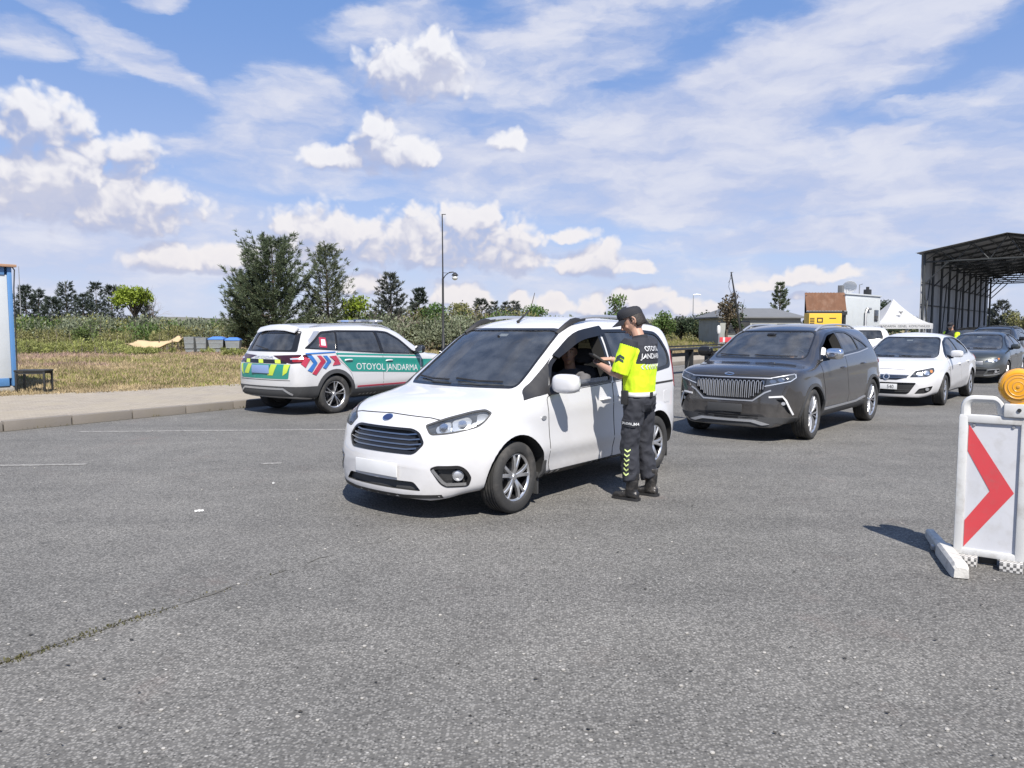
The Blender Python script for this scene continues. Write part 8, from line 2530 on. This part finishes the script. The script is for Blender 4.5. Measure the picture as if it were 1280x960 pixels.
# ------------------------------------------------------------------ canopy hall over the lanes
MAT['hall_sheet'] = simple('hall_sheet', (.44, .455, .48), .6, var=.12, vscale=.6, dirt=((.12, .12, .11), .4, .8))
MAT['hall_under'] = simple('hall_roof_sheet', (.30, .305, .31), .6, var=.1, vscale=.5)
MAT['hall_frame'] = simple('hall_frame', (.05, .055, .058), .5, metal=.3)
def build_hall():
    Y0 = 44.0; p0 = at(1151, 410, Y0); p0.z = 0
    ang = math.atan2(.77, .635); t = thing('canopy_hall', 'large open grey sheet canopy hall with trussed roof over the lanes', 'canopy', p0, ang)
    # local x along the lane (away), y to the left; right wall out of the picture at y = -W
    W = 8.2; L_ = 27.5; He = px_h(317, Y0); Ha = He + .80; zb = 1.10
    q = MB(); n = 90
    vs, fs = [], []
    for k in range(n + 1):
        x = L_ * k / n; y = .10 + (.03 if k % 2 else 0)
        vs += [(x, y, zb), (x, y, He)]
    for k in range(n): fs.append((2 * k, 2 * k + 2, 2 * k + 3, 2 * k + 1))
    o = mk('side_sheet', vs, fs, MAT['hall_sheet'], t); md = o.modifiers.new('thick', 'SOLIDIFY'); md.thickness = .012
    vs, fs = [], []
    for k in range(n + 1):
        x = -.5 + (L_ + .9) * k / n; dz = .03 if k % 2 else 0
        vs += [(x, .35, He + .02 + dz), (x, -W / 2, Ha + .06 + dz), (x, -W - .35, He + .02 + dz)]
    for k in range(n): fs += [(3 * k, 3 * k + 1, 3 * k + 4, 3 * k + 3), (3 * k + 1, 3 * k + 2, 3 * k + 5, 3 * k + 4)]
    o = mk('roof_sheet', vs, fs, MAT['hall_under'], t); md = o.modifiers.new('thick', 'SOLIDIFY'); md.thickness = .014
    nb = 10
    def bar(m, a, b, r=.05): m.tube([a, b], r, 6)
    for k in range(nb + 1):
        x = L_ * k / nb
        q = MB(); bar(q, (x, -.05, 0), (x, -.05, He), .075); q.build('post', MAT['hall_frame'], t)
        if k % 2 == 0: q = MB(); bar(q, (x, -W, 0), (x, -W, He), .075); q.build('post', MAT['hall_frame'], t)
        q = MB()
        bar(q, (x, 0, He - .04), (x, -W / 2, Ha - .02), .06); bar(q, (x, -W / 2, Ha - .02), (x, -W, He - .04), .06)
        bar(q, (x, 0, He - .50), (x, -W, He - .50), .05)
        m_ = 10
        for j in range(m_):
            y0, y1 = -W * j / m_, -W * (j + 1) / m_; zt0 = He - .04 + (Ha - He) * (1 - abs(2 * j / m_ - 1)); zt1 = He - .04 + (Ha - He) * (1 - abs(2 * (j + 1) / m_ - 1))
            bar(q, (x, y0, He - .5), (x, y1, zt1), .025) if j % 2 == 0 else bar(q, (x, y0, zt0), (x, y1, He - .5), .025)
        bar(q, (x, 0, He - 1.9), (x, -1.3, He - .5), .04)
        q.build('truss', MAT['hall_frame'], t)
    q = MB()
    for z in (1.12, He * .50, He * .72): bar(q, (0, .03, z), (L_, .03, z), .035)
    q.build('girt', MAT['hall_frame'], t)
    q = MB()
    for j in range(9):
        y = -W * (j + .5) / 9; z = He + .02 + (Ha - He) * (1 - abs(2 * (j + .5) / 9 - 1)) - .04; bar(q, (-.4, y, z), (L_ + .3, y, z), .035)
    q.build('purlin', MAT['hall_frame'], t)
    q = MB()
    for k in (0, 2, 4): bar(q, (L_ / nb * k, -.1, .05), (L_ / nb * (k + .55), -.1, He * .75), .035)
    bar(q, (0, .25, He * .32), (-1.2, 1.9, 0), .04); bar(q, (.6, -.4, .05), (0, -.05, He * .75), .035)
    q.build('brace', MAT['hall_frame'], t)
    # concrete barriers on the road beyond
    for k, u in enumerate((1219, 1236)):
        Y = 45 + k * .8; p = at(u, 410, Y); p.z = 0
        b = MB(); b.rings([[(-.55, -.30, 0), (.55, -.30, 0), (.55, .30, 0), (-.55, .30, 0)], [(-.55, -.28, .18), (.55, -.28, .18), (.55, .28, .18), (-.55, .28, .18)], [(-.55, -.12, .5), (.55, -.12, .5), (.55, .12, .5), (-.55, .12, .5)], [(-.55, -.09, 1.35), (.55, -.09, 1.35), (.55, .09, 1.35), (-.55, .09, 1.35)]])
        o = b.build('concrete_barrier', MAT['tent']); o.location = p; o.rotation_euler.z = .2 * k
        tag(o, ('white concrete barrier under the canopy hall, left of two', 'white concrete barrier under the canopy hall, right of two')[k], 'barrier', 'white concrete barriers')
build_hall()
# traffic light stump seen behind the grey SUV: white post with red and white board
def build_small_sign():
    p = spot(899, 30); p.z = 0; t = thing('marker_board', 'small red and white marker board behind the dark grey SUV', 'road sign', p, R(20))
    h = px_h(424, 30)
    q = MB(); q.tube([(0, 0, 0), (0, 0, h + .25)], .03, 8); q.build('post', MAT['steel'], t)
    q = MB(); q.box((.28, -.04, h - .02), (.55, .02, .20), bev=.004); f = q.build('board', MAT['sign_red'], t)
    q = MB(); q.box((.20, -.052, h - .02), (.10, .006, .19)); q.build('white_stripe', MAT['sign_white'], f)
    q = MB(); q.sell((-.02, 0, h + .38), (.16, .10, .36), 3); q.build('marker_head', MAT['sign_white'], t)
build_small_sign()

# litter and small stones on the asphalt
def build_litter():
    MAT['paper'] = simple('paper', (.55, .55, .54), .7)
    for k, (u, v, s_, lab) in enumerate(((249, 640, .036, 'crumpled white paper strip lying on the asphalt left of the van'), (342, 605, .022, 'small white paper scrap on the asphalt before the van nose'))):
        p = gp(u, v); n = 7; vs, fs = [], []
        for i in range(n):
            for j in range(3):
                vs.append(((i / (n - 1) - .5) * s_ * 2, (j - 1) * s_ * .25, .006 + .012 * abs(noise.noise(Vector((i * .8, j * .9, k * 5)))) + .01 * (j == 2)))
        for i in range(n - 1):
            for j in range(2): fs.append((i * 3 + j, (i + 1) * 3 + j, (i + 1) * 3 + j + 1, i * 3 + j + 1))
        o = mk('paper_scrap', vs, fs, MAT['paper']); o.location = p; o.rotation_euler.z = .5 + k
        md = o.modifiers.new('thick', 'SOLIDIFY'); md.thickness = .002
        tag(o, lab, 'litter')
    r = random.Random(4); C, D, Ls, Ws = [], [], [], []
    mb = MB()
    for k in range(260):
        v = 500 + 460 * r.random() ** .8; u = r.uniform(-40, 1320); p = gp(u, v); s_ = r.uniform(.004, .011)
        mb.sell((p.x, p.y, s_ * .4), (s_ * 2, s_ * 1.6, s_), 2.4, 6, 4)
    tag(mb.build('gravel', simple('loose_stones', (.30, .29, .27), .9, var=.5, vscale=3), None, fix=False), kind='stuff')
    vs, fs = [], []
    for k in range(110):            # dark leaf bits and rubber crumbs
        v = 500 + 450 * r.random(); p = gp(r.uniform(-40, 1320), v); a = r.uniform(0, 6.3); s_ = r.uniform(.004, .013); b = len(vs)
        for j in range(6):
            t = a + j * 1.047; q = s_ * r.uniform(.4, 1.0) * (1 if j % 3 else 1.5); vs.append((p.x + math.cos(t) * q, p.y + math.sin(t) * q * .8, .005 + r.uniform(0, .006)))
        fs.append(tuple(range(b, b + 6)))
    tag(mk('leaf_litter', vs, fs, simple('dark_bits', (.03, .028, .024), .9, var=.5, vscale=5)), kind='stuff')
build_litter()
